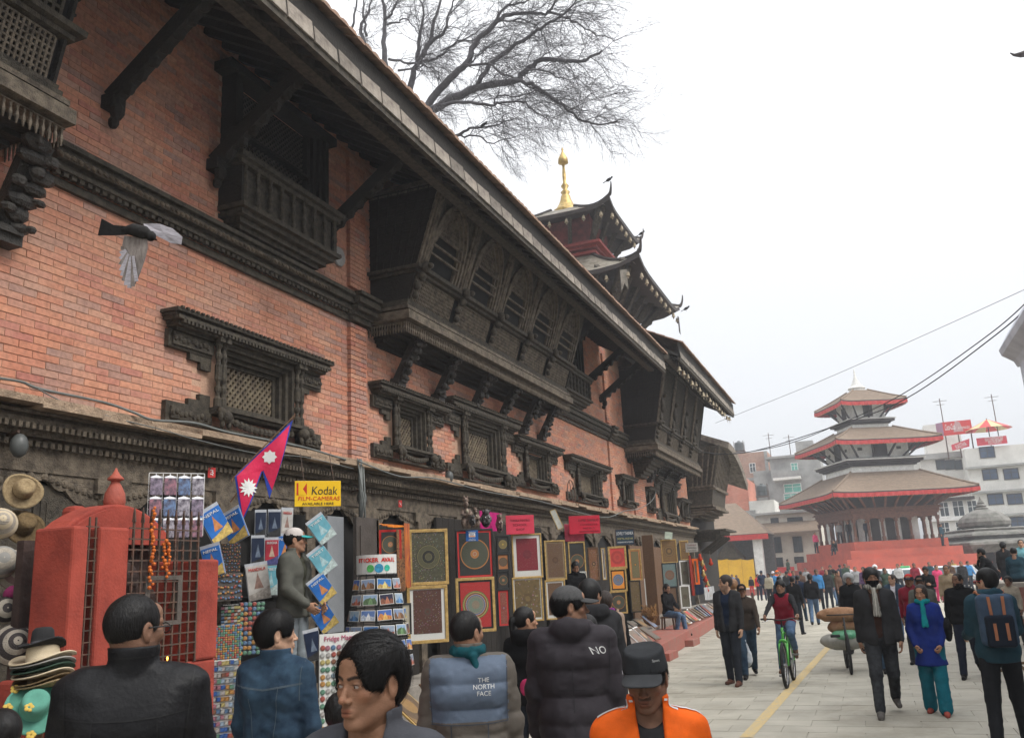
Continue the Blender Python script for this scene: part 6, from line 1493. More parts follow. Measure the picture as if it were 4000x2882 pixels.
TS = [(3188,2130,76.6,2.79,'woman in a pink jacket climbing at the left corner of the temple steps',PINK_,30,'s'),(3262,2135,73.6,2.79,'person in black sitting on the top temple step',BLK,-20,'sit'),(3322,2120,76,3.45,'person in black standing among the temple columns, left',BLK,0,'s'),
      (3392,2115,76.2,3.45,'person in dark clothes standing in the temple gallery, middle',NAVY,10,'s'),(3285,2120,76.5,3.45,'person in grey seated in the temple gallery corner',GREYL,0,'s'),(3682,2110,76,2.79,'person in teal leaning at the right corner of the temple gallery',TEALJ,60,'s'),
      (3078,2210,74,.82,'person in teal walking down the side of the temple plinth',OLIVE,120,'w')]
for i, (u, v, y, z, lab, tp, off, kd) in enumerate(TS):
    a = tpt(u, v, y, z)
    if kd == 'sit': person(lab, a, fc(a, off), 1.68, z=0, pelvis=(0,0,.12), ftgt=((-.12,-.5,-.2),(.12,-.45,-.15)), lean=15, top=tp, pants=JDARK, shoes=BSH, hair='short', res='lo', seed=80+i)
    else: person(lab, a, fc(a, off), 1.66, top=tp, pants=JDARK, shoes=BSH, hair='short', res='lo', seed=80+i, **(WALK if kd == 'w' else STAND))
bp_ = G(3062, 2690); bp_ = bp_+np.array((.03,0,0)); bz = math.degrees(math.atan2(-bp_[0], bp_[1]))-7
bk = thing('bicycle', 'green mountain bicycle ridden by the boy in a red vest', 'bicycle', (bp_[0]+.03, bp_[1]+.62, 0), rad(bz))
GRN = mat('bright green bicycle paint', (.09,.42,.07), .35, (.07,.34,.05), bump=0, spec=.5); RUB = mat('black tyre rubber', (.02,.02,.02), .85, ns=40, bump=.3); STEEL = mat('bicycle steel', (.35,.35,.36), .35, metal=.9, bump=0)
for nm, y in (('wheel', -.55), ('wheel', .50)):
    q = MB(); q.tube([(0, y+.33*math.cos(a), .35+.33*math.sin(a)) for a in np.linspace(0, 2*PI, 33)], .026, 8, False); w = q.build(nm, RUB, bk, smooth=True)
    q = MB(); q.tube([(0, y+.30*math.cos(a), .35+.30*math.sin(a)) for a in np.linspace(0, 2*PI, 33)], .010, 6, False); q.build('rim', STEEL, w)
    q = MB();
    for k in range(20): a = 2*PI*k/20; q.tube([(.02*(1 if k%2 else -1), y, .35), (0, y+.30*math.cos(a), .35+.30*math.sin(a))], .0018, 3)
    q.lathe([(.02,-.045),(.03,-.03),(.03,.03),(.02,.045)], 8, (0,y,.35), ax='x'); q.build('spokes', STEEL, w)
q = MB(); bb_ = (0,.06,.30); st = (0,.20,.78); hd_ = (0,-.36,.86);
for a, b_, r in ((bb_,st,.018),(st,hd_,.019),(bb_,(0,-.38,.74),.022),((.0,-.33,.92),(0,-.40,.70),.022)): q.tube([a,b_], r, 8)
for s_ in (-1,1): q.tube([bb_,(s_*.05,.50,.35)], .011, 6); q.tube([st,(s_*.05,.50,.35)], .010, 6)
q.build('frame', GRN, bk, smooth=True)
q = MB()
for s_ in (-1,1): q.tube([(s_*.06,-.42,.68),(s_*.06,-.55,.35)], .017, 7)
q.tube([(-.06,-.42,.69),(-.03,-.41,.73),(.03,-.41,.73),(.06,-.42,.69)], .02, 7); q.build('fork', GRN, bk, smooth=True)
q = MB(); q.tube([(0,-.33,.9),(0,-.32,1.02),(0,-.36,1.04)], .014, 7); q.tube([(-.31,-.30,1.06),(-.15,-.34,1.06),(-.05,-.37,1.04),(.05,-.37,1.04),(.15,-.34,1.06),(.31,-.30,1.06)], .012, 7); q.build('handlebar', BLACK, bk, smooth=True)
for s_ in (-1,1): q = MB(); q.tube([(s_*.22,-.325,1.06),(s_*.33,-.295,1.06)], .017, 7); g_ = q.build('grip', RUB, bk); q = MB(); q.tube([(s_*.2,-.34,1.05),(s_*.24,-.40,1.03),(s_*.30,-.40,1.02)], .006, 5); q.build('brake_lever', STEEL, bk)
q = MB(); q.blob((0,.24,.89), (.075,.13,.028), 10, 6); q.build('saddle', BLACK, bk, smooth=True); q = MB(); q.tube([(0,.20,.78),(0,.24,.88)], .013, 6); q.build('seat_post', STEEL, bk)
q = MB(); q.lathe([(.09,-.004),(.09,.004)], 16, (.04,.06,.30), ax='x'); q.beam((-.07,.06,.30),(-.07,.02,.14),.02,.03); q.beam((.07,.06,.30),(.07,.10,.46),.02,.03); q.box(-.17,-.07,-.03,.06,.12,.145); q.box(.07,.17,.06,.15,.45,.475); q.build('crank', STEEL, bk)
q = MB(); q.tube([(.045,.06,.385),(.045,.5,.39)], .006, 4); q.tube([(.045,.06,.215),(.045,.5,.31)], .006, 4); q.build('chain', BLACK, bk)
q = MB()
for s_ in (-1,1): q.tube([(s_*.1,-.345,1.05),(s_*.08,-.47,.98),(0,-.44,.85),(0,-.30,.78)], .004, 4)
q.build('brake_cable', BLACK, bk)
s_c = 1.54/1.72
rd = person('boy in a dark red padded vest riding the green bicycle', (bp_[0]+.03, bp_[1]+.62, 0), bz, 1.54, z=0, pelvis=(0,.22/s_c,.99/s_c), lean=14, hy=-6, hp=-2, top=CHAR, vest=MARO, pants=JEAN, shoes=C('brown sandal', (.18,.10,.07)), hair='mop', res='mid', sk='mid', thick=.012, hands=('fist','fist'),
   htgt=((-.27/s_c,-.28/s_c,1.09/s_c),(.27/s_c,-.28/s_c,1.09/s_c)), ftgt=((-.12/s_c,.05/s_c,.235/s_c),(.12/s_c,.14/s_c,.56/s_c)), seed=36, collar=.02)
WPR = mat('white garment print', (.62,.62,.60), .8, bump=0)
z_ = pD['pv'][2]
surf_text(pD, 'jacket', 'THE\nNORTH\nFACE', .034, WPR, (-.085,.6,pD['nk'][2]-.155), (0,-1,0))
surf_text(pF, 'jacket', 'NO', .062, WPR, (-.55,.42,pF['nk'][2]-.135), (1,-.75,-.0))
root_ = pD['root']; ch = [c for c in root_.children if c.name.startswith('jacket')][0]
ch.data.materials.append(GREYBL)
for p_ in ch.data.polygons:
    c_ = p_.center
    if c_.z > pD['nk'][2]-.335 and abs(c_.x) < .215 and c_.z < pD['nk'][2]+.0: p_.material_index = 1
for s_ in (-1,1):
    for off in (-.012,.016):
        k_ = pI['s']; sh_ = [q*k_ for q in pI['arms'][0 if s_ < 0 else 1]]; nk_ = pI['nk']
        surf_strip(pI, 'jacket', [(nk_[0]+s_*.085, nk_[1]+off+.0, 0+nk_[2]), (sh_[0][0]*.95, sh_[0][1]+off, nk_[2]), (sh_[0][0]+s_*.035, sh_[0][1]+off, nk_[2])], .013, WPR)
        surf_strip(pI, 'jacket', [(s_*.4, sh_[0][1]+off, sh_[0][2]-.02), (s_*.4, (sh_[1][1]+sh_[0][1])/2+off, (sh_[1][2]+sh_[0][2])/2), (s_*.4, sh_[1][1]+off, sh_[1][2])], .013, WPR, d=(-s_,0,0), up=0)
    surf_strip(pI, 'jacket', [(s_*.12, nk_[1]-.055, nk_[2]+.0), (s_*.12, nk_[1]-.045, nk_[2]+.045)], .010, WPR, d=(-s_,0,0), up=0); surf_strip(pI, 'jacket', [(s_*.12, nk_[1]-.030, nk_[2]+.0), (s_*.12, nk_[1]-.020, nk_[2]+.045)], .010, WPR, d=(-s_,0,0), up=0)
ch = [c for c in pE['root'].children if c.name.startswith('jacket')][0]
q = MB(); q.blob((0,0,0), (.055,.006,.07), 10, 6); e_ = q.build('emblem', C('pink print', (.45,.04,.12)), ch, smooth=True); e_.location = (-.02,.165,pE['pv'][2]+.10)
surf_text(pI, 'cap', 'Sport', .013, WPR, (.035,-.5,pI['hc'][2]+.075), (0,1,0.0)) if any(c.name.startswith('cap') for c in pI['root'].children) else None
LS = mat('leather seam', (.004,.004,.004), .6, bump=0); DS = mat('pale denim stitching', (.10,.13,.15), .8, bump=0); GS = mat('dark seam', (.02,.02,.022), .8, bump=0); BSM = mat('puffer seam', (.05,.06,.08), .8, bump=0)
seams(pA, [[(-.21,0,-.14),(-.10,0,-.155),(0,0,-.16),(.10,0,-.155),(.21,0,-.14)], [(-.205,0,-.02),(-.195,0,-.12),(-.185,0,-.24)], [(.205,0,-.02),(.195,0,-.12),(.185,0,-.24)], [(-.10,0,-.16),(-.11,0,-.40)], [(.10,0,-.16),(.11,0,-.40)], [(-.075,0,.035),(0,0,.035),(.075,0,.035)]], LS, .005)
seams(pB, [[(-.20,0,-.13),(0,0,-.155),(.20,0,-.13)], [(-.20,0,-.135),(0,0,-.16),(.20,0,-.135)], [(-.09,0,-.15),(-.05,0,-.50)], [(.09,0,-.15),(.05,0,-.50)], [(-.195,0,-.02),(-.185,0,-.22)], [(.195,0,-.02),(.185,0,-.22)]], DS, .0028)
seams(pD, [[(-.21,0,-.34),(0,0,-.345),(.21,0,-.34)], [(-.215,0,-.03),(-.205,0,-.34)], [(.215,0,-.03),(.205,0,-.34)], [(-.1,0,-.34),(-.1,0,-.6)], [(.1,0,-.34),(.1,0,-.6)]], BSM, .005)
seams(pF, [[(-.225,0,-.06),(-.21,0,-.32)], [(.225,0,-.06),(.21,0,-.32)], [(0,0,-.14),(0,0,-.6)], [(-.2,0,-.34),(.2,0,-.34)]], GS, .005)
seams(pC, [[(-.11,0,-.03),(-.15,0,-.14),(-.16,0,-.3)], [(.11,0,-.03),(.15,0,-.14),(.16,0,-.3)]], GS, .004, d=(0,1,0))
seams(pG, [[(-.19,0,-.05),(-.18,0,-.3)], [(.19,0,-.05),(.18,0,-.3)], [(0,0,-.15),(0,0,-.6)]], GS, .006)
hz = MB().box(-90, 90, -3, 135, -1.5, 34).build('haze', None); hz['kind'] = 'stuff'; hz.data.materials.clear()
hm_ = bpy.data.materials.new('pale haze'); hm_.use_nodes = True; hm_.node_tree.nodes.clear(); pv2 = nn(hm_.node_tree, 'ShaderNodeVolumePrincipled'); pv2.inputs['Density'].default_value = .0016; pv2.inputs['Color'].default_value = (.93,.95,1,1); pv2.inputs['Anisotropy'].default_value = .2
ho_ = nn(hm_.node_tree, 'ShaderNodeOutputMaterial'); hm_.node_tree.links.new(pv2.outputs[0], ho_.inputs['Volume']); hz.data.materials.append(hm_)
SC.cycles.volume_bounces = 0; SC.cycles.volume_step_rate = 10
CP = lambda x, y: (.6623*x, 1800+.6623*y)             # picture coordinates of study crops
C5 = lambda x, y: (1200+.6623*x, 1800+.6623*y)
CA = lambda x, y: (750+.3672*x, 1950+.3672*y)
CB = lambda x, y: (1300+.3365*x, 1950+.3366*y)
CC = lambda x, y: (1750+.3794*x, 1880+.3794*y)
CD = lambda x, y: (2300+.3061*x, 2000+.306*y)
def wallrect(f, x0, y0, x1, y1, X):
    a = WX(*f(x0, y0), X); b = WX(*f(x1, y1), X)
    return a[1], b[1], b[2], a[2]           # y0, y1 (along street), z0, z1
def facing(f, rect, X, bias=.80):
    """a panel hung turned towards people coming down the street: centre on the plane x=X"""
    x0, y0, x1, y1 = rect; P = WX(*f((x0+x1)/2, (y0+y1)/2), X); a_wall = PI/2; a_cam = math.atan2(-P[0], P[1]); a = a_wall*(1-bias)+a_cam*bias
    n = np.array((math.sin(a), -math.cos(a), 0)); r = np.array((math.cos(a), math.sin(a), 0))
    A = PL(*f(x0, y0), P, n); B = PL(*f(x1, y1), P, n); Cn = (A+B)/2
    w = (B-A)@r; h = A[2]-B[2]; return Cn, w, h, a
GOLDF = mat('gilded frame wood', (.50,.33,.11), .5, (.30,.19,.06), ns=20, bump=.15, spec=.4)
WOODF = mat('brown frame wood', (.17,.09,.045), .6, (.09,.05,.025), ns=20, bump=.2, stretch=(1,1,8)); BLKF = mat('black frame wood', (.02,.02,.02), .5, bump=0)
CARD = mat('white mount card', (.60,.60,.57), .8, amt=.06, bump=0)
def tmat(name, bg, bg2, ring, fig=(.35,.28,.12), r0=.40, disc=None, sc=26, square=False, c0=(.5,.5), figamt=.6):
    """flat print of a mandala: rings by radius, small figures as cells"""
    if name in _M: return _M[name]
    m = bpy.data.materials.new(name); m.use_nodes = True; t = m.node_tree; b = t.nodes['Principled BSDF']; b.inputs['Roughness'].default_value = .45; b.inputs['Specular IOR Level'].default_value = .45
    g = nn(t,'ShaderNodeTexCoord'); s = nn(t,'ShaderNodeSeparateXYZ'); t.links.new(g.outputs['Object'], s.inputs[0])
    def ma(op, a, q=None):
        n = nn(t,'ShaderNodeMath'); n.operation = op
        for i, v in enumerate((a, q)):
            if v is None: continue
            if isinstance(v, (int,float)): n.inputs[i].default_value = v
            else: t.links.new(v, n.inputs[i])
        return n.outputs[0]
    x = s.outputs['X']; z = s.outputs['Z']; r = ma('SQRT', ma('ADD', ma('MULTIPLY', x, x), ma('MULTIPLY', z, z)))
    ang = ma('ARCTAN2', z, x); rd_ = ma('MULTIPLY', r, 1/ r0) if True else r
    ra = nn(t,'ShaderNodeValToRGB'); ra.color_ramp.interpolation = 'CONSTANT'; t.links.new(rd_, ra.inputs[0]); el_ = ra.color_ramp.elements
    el_[0].position = 0; el_[0].color = (*ring[0],1); el_[1].position = min(.999, ring[1][0]) if isinstance(ring[1][0], float) and len(ring[1]) == 2 else .999
    rings = ring[1:]; el_[1].position = rings[0][0]; el_[1].color = (*rings[0][1],1)
    for p_, c in rings[1:]: e_ = el_.new(p_); e_.color = (*c,1)
    vo = nn(t,'ShaderNodeTexVoronoi'); vo.inputs['Scale'].default_value = sc; cv = nn(t,'ShaderNodeCombineXYZ'); t.links.new(x, cv.inputs[0]); t.links.new(z, cv.inputs[1]); t.links.new(cv.outputs[0], vo.inputs['Vector'])
    no = nn(t,'ShaderNodeTexNoise'); no.inputs['Scale'].default_value = sc*.9; no.inputs['Detail'].default_value = 5; t.links.new(cv.outputs[0], no.inputs['Vector'])
    hs = nn(t,'ShaderNodeHueSaturation'); hs.inputs['Saturation'].default_value = .8; hs.inputs['Value'].default_value = .5; t.links.new(vo.outputs['Color'], hs.inputs['Color'])
    bgm = nn(t,'ShaderNodeMixRGB'); bgm.inputs[1].default_value = (*bg,1); bgm.inputs[2].default_value = (*bg2,1); t.links.new(no.outputs[0], bgm.inputs[0])
    st = ma('LESS_THAN', vo.outputs['Distance'], .28); figm = nn(t,'ShaderNodeMixRGB'); t.links.new(ma('MULTIPLY', st, figamt), figm.inputs[0]); t.links.new(bgm.outputs[0], figm.inputs[1])
    tm_ = nn(t,'ShaderNodeMixRGB'); tm_.inputs[0].default_value = .55; t.links.new(hs.outputs[0], tm_.inputs[1]); tm_.inputs[2].default_value = (*fig,1); t.links.new(tm_.outputs[0], figm.inputs[2])
    inn = ma('LESS_THAN', rd_, 1.0); pet = ma('MULTIPLY', ma('GREATER_THAN', ma('SINE', ma('MULTIPLY', ang, 24)), .2), .25)
    rg = nn(t,'ShaderNodeMixRGB'); t.links.new(ma('MULTIPLY', pet, st), rg.inputs[0]); t.links.new(ra.outputs[0], rg.inputs[1]); t.links.new(tm_.outputs[0], rg.inputs[2])
    rgn = nn(t,'ShaderNodeMixRGB'); rgn.blend_type = 'MULTIPLY'; rgn.inputs[0].default_value = .5; t.links.new(rg.outputs[0], rgn.inputs[1]); t.links.new(no.outputs[0], rgn.inputs[2])
    fin = nn(t,'ShaderNodeMixRGB'); t.links.new(inn, fin.inputs[0]); t.links.new(figm.outputs[0], fin.inputs[1]); t.links.new(rgn.outputs[0], fin.inputs[2])
    t.links.new(fin.outputs[0], b.inputs['Base Color']); _M[name] = m; return m
BK=(.02,.02,.018); OLV=(.10,.095,.05); ORG_=(.50,.20,.05); RDD=(.34,.02,.022); BLU=(.05,.12,.35); CRM=(.45,.40,.30); DKR=(.11,.045,.03); GRN_=(.08,.20,.08); YLW=(.6,.42,.08)
def rings(*a): return (a[0],)+tuple(a[1:])
def thangka(label, f, rect, X, print_, frame=GOLDF, fw=.045, mount=0, mtop=None, tilt=0, name='thangka_painting', cat='painting', dep=.04, inner=None, rscale=.42, group='framed paintings hung along the shops'):
    P, w, h, a_ = facing(f, rect, X); t = thing(name, label, cat, tuple(P), a_, group)
    if frame:
        for (a, b_, c, d) in ((-w/2,w/2,h/2-fw,h/2),(-w/2,w/2,-h/2,-h/2+fw),(-w/2,-w/2+fw,-h/2+fw,h/2-fw),(w/2-fw,w/2,-h/2+fw,h/2-fw)):
            MB().box(a,b_,-dep/2,dep/2,c,d).build('frame_bar', frame, t, bevel=.004)
    iw, ih = w/2-fw*bool(frame), h/2-fw*bool(frame); cz = 0
    MB().box(-iw, iw, -.004, .004, -ih, ih).build('mount', CARD if mount else (inner or BLKF), t)
    if mount: iw -= mount; up = mtop if mtop is not None else mount; lo_ = mount*1.9; cz = (lo_-up)/2; ih -= (lo_+up)/2
    if inner and not mount: iw -= .03; ih -= .03
    s_ = 1/(2*max(.05, min(iw, ih)))
    o = MB().box(-iw, iw, -.007, -.005, -ih, ih).build('print', print_, t, loc=(0,0,cz))
    sc_ = min(iw, ih)*2; o.scale = (sc_, 1, sc_)
    for v in o.data.vertices: v.co.x /= sc_; v.co.z /= sc_
    return t
M1 = tmat('olive mandala with four circles', BK, OLV, rings(OLV,(.25,(.16,.14,.06)),(.30,BK),(.52,(.17,.15,.07)),(.56,OLV),(.90,(.22,.19,.08)),(.95,BK)), fig=(.20,.15,.07), r0=.36, sc=18)
M2 = tmat('dark deity painting', (.05,.022,.018), DKR, rings(DKR,(.3,(.09,.07,.05)),(.6,(.12,.05,.04))), fig=(.16,.11,.07), r0=.18, sc=15)
M3 = tmat('black circle mandala with orange rim', BK, (.03,.03,.028), rings((.45,.18,.10),(.1,CRM),(.14,ORG_),(.27,(.42,.22,.14)),(.30,(.085,.09,.06)),(.93,ORG_)), fig=(.15,.15,.12), r0=.47, sc=60, figamt=.12)
M4 = tmat('red kalachakra mandala', RDD, (.38,.03,.025), rings((.30,.24,.17),(.30,(.20,.26,.20)),(.55,(.28,.25,.20)),(.66,BLU),(.71,CRM),(.76,RDD),(.82,GRN_),(.87,(.55,.35,.1)),(.93,GRN_)), fig=(.42,.30,.25), r0=.44, sc=24, figamt=.1)
M5 = tmat('gold disc mandala', BK, (.03,.03,.03), rings(YLW,(.2,(.25,.19,.07)),(.9,(.4,.3,.1))), r0=.42, sc=30, figamt=.2)
M6 = tmat('red deity scroll', RDD, (.10,.09,.05), rings((.55,.22,.1),(.35,(.12,.2,.3)),(.6,RDD)), fig=(.5,.35,.25), r0=.3, sc=10)
M7 = tmat('dark red cloth painting', (.16,.012,.02), (.20,.02,.03), rings((.20,.03,.035),(.5,(.18,.02,.03))), r0=.2, sc=12, figamt=.15)
M8 = tmat('gold brown palace painting', (.06,.045,.02), (.20,.13,.05), rings((.22,.15,.06),(.5,(.14,.09,.04))), fig=(.30,.20,.08), r0=.2, sc=9)
M9 = tmat('brown figure painting', (.10,.055,.03), (.15,.085,.045), rings((.15,.08,.04),(.5,(.12,.06,.03))), fig=(.17,.10,.05), r0=.2, sc=16, figamt=.35)
M12 = tmat('orange riders painting', (.03,.025,.02), (.35,.14,.05), rings((.5,.3,.15),(.4,(.1,.06,.03))), fig=(.4,.28,.16), r0=.25, sc=7)
M14 = tmat('red square mandala', (.60,.05,.04), (.55,.06,.05), rings((.50,.06,.045),(.3,(.62,.07,.05)),(.6,(.48,.05,.04)),(.9,(.62,.08,.06))), fig=(.5,.08,.06), r0=.47, sc=26, figamt=.2)
M15 = tmat('orange mandala with blue disc', (.72,.30,.03), (.70,.22,.03), rings((.26,.22,.22),(.3,(.16,.22,.33)),(.6,(.24,.25,.30)),(.8,(.10,.16,.30)),(.93,CRM)), fig=(.5,.4,.3), r0=.46, sc=24, figamt=.1)
M17 = tmat('buddha landscape painting', (.13,.12,.06), (.20,.16,.07), rings((.62,.28,.04),(.55,(.15,.12,.06))), fig=(.25,.18,.08), r0=.20, sc=9, figamt=.3)
M19 = tmat('pale brown scroll', (.22,.15,.11), (.17,.12,.09), rings((.21,.15,.11),(.5,(.18,.13,.1))), r0=.2, sc=20, figamt=.2)
M20 = tmat('gold brown mandala', (.20,.11,.03), (.14,.075,.025), rings((.3,.17,.05),(.3,(.12,.07,.03)),(.6,(.26,.15,.05)),(.8,(.12,.07,.03)),(.92,(.28,.17,.06))), fig=(.28,.17,.06), r0=.42, sc=20, figamt=.4)
M21 = tmat('blue and rust mandala', (.07,.14,.17), (.16,.20,.16), rings((.24,.12,.07),(.35,(.2,.14,.09)),(.7,(.22,.1,.06))), fig=(.3,.3,.22), r0=.36, sc=16)
M24 = tmat('dull olive mandala', (.10,.09,.065), (.13,.12,.08), rings((.13,.09,.06),(.6,(.10,.09,.06))), fig=(.2,.17,.12), r0=.3, sc=22, figamt=.4)
TH = [('tall gold framed olive mandala with four small circles, upper left of the shopfront', C5,(595,405,835,725),-5.85,M1,{}),
 ('gold framed dark deity painting with a white lower mount, beneath the four-circle mandala', C5,(585,740,835,1065),-5.85,M2,dict(mount=.045,mtop=.012)),
 ('large black round mandala with red inner border and orange rim', C5,(870,405,1105,690),-5.85,M3,dict(frame=BLKF,inner=RED,fw=.03)),
 ('bright red mandala painting in a gold frame below the black round one', C5,(872,692,1115,1002),-5.85,M4,dict(inner=BLKF)),
 ('small gold disc mandala, top of the narrow column', C5,(1112,440,1195,543),-5.87,M5,dict(frame=BLKF,fw=.03)),
 ('small rust square mandala, second in the narrow column', C5,(1115,545,1195,645),-5.87,tmat('rust disc mandala', (.42,.16,.05), (.36,.14,.05), rings((.15,.1,.06),(.9,(.1,.07,.05))), r0=.46, sc=30, figamt=.2),dict(frame=BLKF,fw=.03)),
 ('small black disc mandala, third in the narrow column', C5,(1116,648,1197,756),-5.87,M3,dict(frame=BLKF,fw=.03)),
 ('tall red-bordered deity scroll at the foot of the narrow column', C5,(1118,758,1200,975),-5.87,M6,dict(frame=BLKF,inner=RED,fw=.02)),
 ('plain dark red painting with wide white mount and gold frame', C5,(1202,432,1392,685),-5.85,M7,dict(mount=.055,fw=.03)),
 ('golden brown palace scene with white edge, below the dark red painting', C5,(1205,688,1397,940),-5.85,M8,dict(mount=.018,fw=.03)),
 ('reddish brown painting with tan mount right of the dark red one', C5,(1395,470,1532,698),-5.85,M9,dict(inner=TAN,fw=.03)),
 ('brown painting with white mount behind the capped man', C5,(1398,703,1532,930),-5.85,M9,dict(mount=.03,fw=.03)),
 ('dark mandala disc in a thin gold frame behind the shopkeeper', C5,(1535,478,1650,705),-5.9,M3,dict(fw=.03)),
 ('narrow painting of orange and white riders', C5,(1652,510,1728,702),-5.85,M12,dict(frame=WOODF,fw=.03)),
 ('thin white-mounted dark scroll right of the riders', C5,(1730,512,1768,700),-5.85,M2,dict(mount=.02,fw=.02)),
 ('vivid red square mandala, top of its column', C5,(1770,505,1888,632),-5.8,M14,dict(fw=.05)),
 ('orange mandala with a blue grey disc, middle of its column', C5,(1778,635,1890,766),-5.8,M15,dict(fw=.04,inner=CHAR)),
 ('black mandala with a pale hub, bottom of the red mandala column', C5,(1782,768,1892,897),-5.8,M3,dict(fw=.04)),
 ('orange bordered painting of a seated golden figure in a landscape', C5,(1892,520,1978,702),-5.8,M17,dict(inner=C('salmon border', (.62,.25,.10)),fw=.03)),
 ('dark olive painting below the seated golden figure', C5,(1897,705,1978,890),-5.8,M8,dict(frame=BLKF,fw=.03)),
 ('narrow white framed brown scroll left of the tall post', C5,(1980,515,2046,690),-5.8,M19,dict(mount=.03,frame=None)),
 ('lower narrow white framed brown scroll left of the tall post', C5,(1986,693,2052,858),-5.8,M19,dict(mount=.03,frame=None)),
 ('golden brown mandala at the top right of the tall post', C5,(2082,465,2186,598),-5.75,M20,dict(frame=GOLDF,fw=.03)),
 ('blue edged rust mandala right of the tall post', C5,(2088,602,2188,742),-5.75,M21,dict(frame=BLKF,fw=.03)),
 ('dark brown mandala behind the seated man', C5,(2095,745,2192,882),-5.75,M9,dict(frame=BLKF,fw=.03)),
 ('orange gold mandala near the end of the shop row', C5,(2192,470,2256,582),-5.7,M20,dict(frame=GOLDF,fw=.03)),
 ('dull olive mandala in a white frame near the end of the shop row', C5,(2192,588,2262,732),-5.7,M24,dict(frame=WHITE,fw=.04)),
 ('lowest olive mandala in a white frame near the end of the shop row', C5,(2194,735,2266,866),-5.7,M24,dict(frame=WHITE,fw=.04)),
 ('narrow orange framed scroll hung on blue cloth', CD,(1310,595,1420,920),-5.45,M24,dict(frame=ORC,fw=.07)),
 ('brocade edged black mandala hung in the open doorway', CB,(535,355,800,690),-6.1,M3,dict(frame=None,inner=REDC)),
 ('small cream picture in a dark frame by the postcard cone', CB,(790,1205,915,1560),-5.55,tmat('cream sketch print', CRM, (.36,.34,.26), rings(CRM,(.5,(.36,.33,.26))), r0=.1, sc=5, figamt=.1),dict(frame=BLKF,fw=.02))]
for (lab, f, rect, X, m_, kw) in TH: thangka(lab, f, rect, X, m_, **kw)
def wbox(name, lab, cat, f, rect, X, m_, dep=.08, thingy=True):
    y0, y1, z0, z1 = wallrect(f, *rect, X); o = MB().box(X-dep, X, y0, y1, z0, z1).build(name, m_, bevel=.006)
    if thingy: tag(o, lab, cat)
    return o
def board_rect(y0, y1, z0, z1, X, m_, lab, dep=.05):
    t = thing('stall_board', lab, 'stall board', (X, (y0+y1)/2, z0), 0)
    n = max(1, int((y1-y0)/.22)); w = (y1-y0)/n
    for k in range(n): MB().box(-dep, 0, -(y1-y0)/2+k*w+.003, -(y1-y0)/2+(k+1)*w-.003, 0, z1-z0).build('plank', m_, t)
board_rect(12.9, 17.9, .62, 2.95, -6.42, WOODB, 'dark plank backing behind the black and red mandalas'); board_rect(18.1, 23.6, .62, 2.6, -6.42, WOODB, 'dark plank backing behind the red mandala column'); board_rect(25.1, 31.0, .4, 2.7, -6.35, WOODF, 'brown plank backing right of the tall post'); board_rect(10.85,12.2,.62,2.75,-6.42,WOODB,'dark backing behind the four-circle mandala')
wbox('stall_post', 'tall brown wooden post with splayed boards in the thangka row', 'post', C5, (2035,435,2083,965), -5.35, WOODF, .30)
t = thing('door_leaf', 'open dark wooden door leaf behind the postcard cone', 'door', (-6.2, 0, 0), PI/2)
y0, y1, z0, z1 = wallrect(CB, 235,205,505,1000, -6.2); MB().box(y0,y1,-.05,0,.62,z1).build('panel', mat('grey brown door paint', (.075,.06,.052), .6, (.045,.037,.03), ns=4), t)
q = MB();
for (a, b_, c, d) in ((.06,.94,.05,.45),(.06,.94,.5,.95)): q.box(y0+(y1-y0)*a+.05,y0+(y1-y0)*b_-.05,-.062,-.05,.62+(z1-.62)*c,.62+(z1-.62)*d)
q.build('raised_panel', mat('grey brown door paint',(0,0,0)), t)
wbox('door_edge', 'pale timber board standing beside the open door leaf', 'board', CB, (505,235,542,670), -6.15, mat('raw pale timber', (.42,.25,.10), .7, ns=6, stretch=(1,1,10)), .04)
wbox('grey_door', 'grey sheet metal door left of the open door leaf', 'door', CB, (-60,190,135,1530), -6.3, mat('grey painted sheet metal', (.22,.23,.24), .5, (.17,.18,.19), ns=2, bump=.05), .05)
def drape(name, lab, cat, f, rect, X, m_, amp=.02, n=14, fr=5.0):
    y0, y1, z0, z1 = wallrect(f, *rect, X); V = []; F = []
    for k in range(n+1):
        a = k/n; dx = amp*math.sin(a*fr*2*PI)
        for j in range(5): b_ = j/4; V.append((X+dx*(.4+.6*b_), y0+(y1-y0)*a, z1+(z0-z1)*b_-.03*b_*math.sin(a*3)))
    for k in range(n):
        for j in range(4): F.append((k*5+j, k*5+j+1, k*5+5+j+1, k*5+5+j))
    V2 = [(x-.008,y,z) for x,y,z in V]; N = len(V); F2 = [tuple(i+N for i in q[::-1]) for q in F]
    o = MB().add(V+V2, F+F2).build(name, m_, smooth=True); tag(o, lab, cat); return o
BROC = mat('brocade cloth', (.28,.13,.05), .6, (.06,.03,.02), ns=30, bump=.2); ORSC = mat('orange satin', (.75,.24,.02), .45, (.55,.15,.02), ns=5, bump=.1)
drape('orange_cloth', 'orange cloth strip draped across the doorway', 'cloth', CB, (545,280,850,310), -6.05, ORSC, .03)
drape('brocade_hanging', 'dark brocade hanging with gold trim in the doorway', 'hanging', CB, (740,350,840,1040), -6.0, BROC, .03)
drape('ribbon_hanging', 'orange and maroon ribbons hanging beside the doorway', 'hanging', CB, (830,275,905,1000), -5.98, mat('maroon and orange ribbon', (.62,.20,.03), .5, (.20,.03,.05), ns=3, stretch=(1,30,1)), .02)
drape('pink_cloth', 'magenta cloth behind the wooden masks', 'cloth', CC, (325,300,560,500), -5.9, C('magenta satin', (.45,.02,.16)), .03)
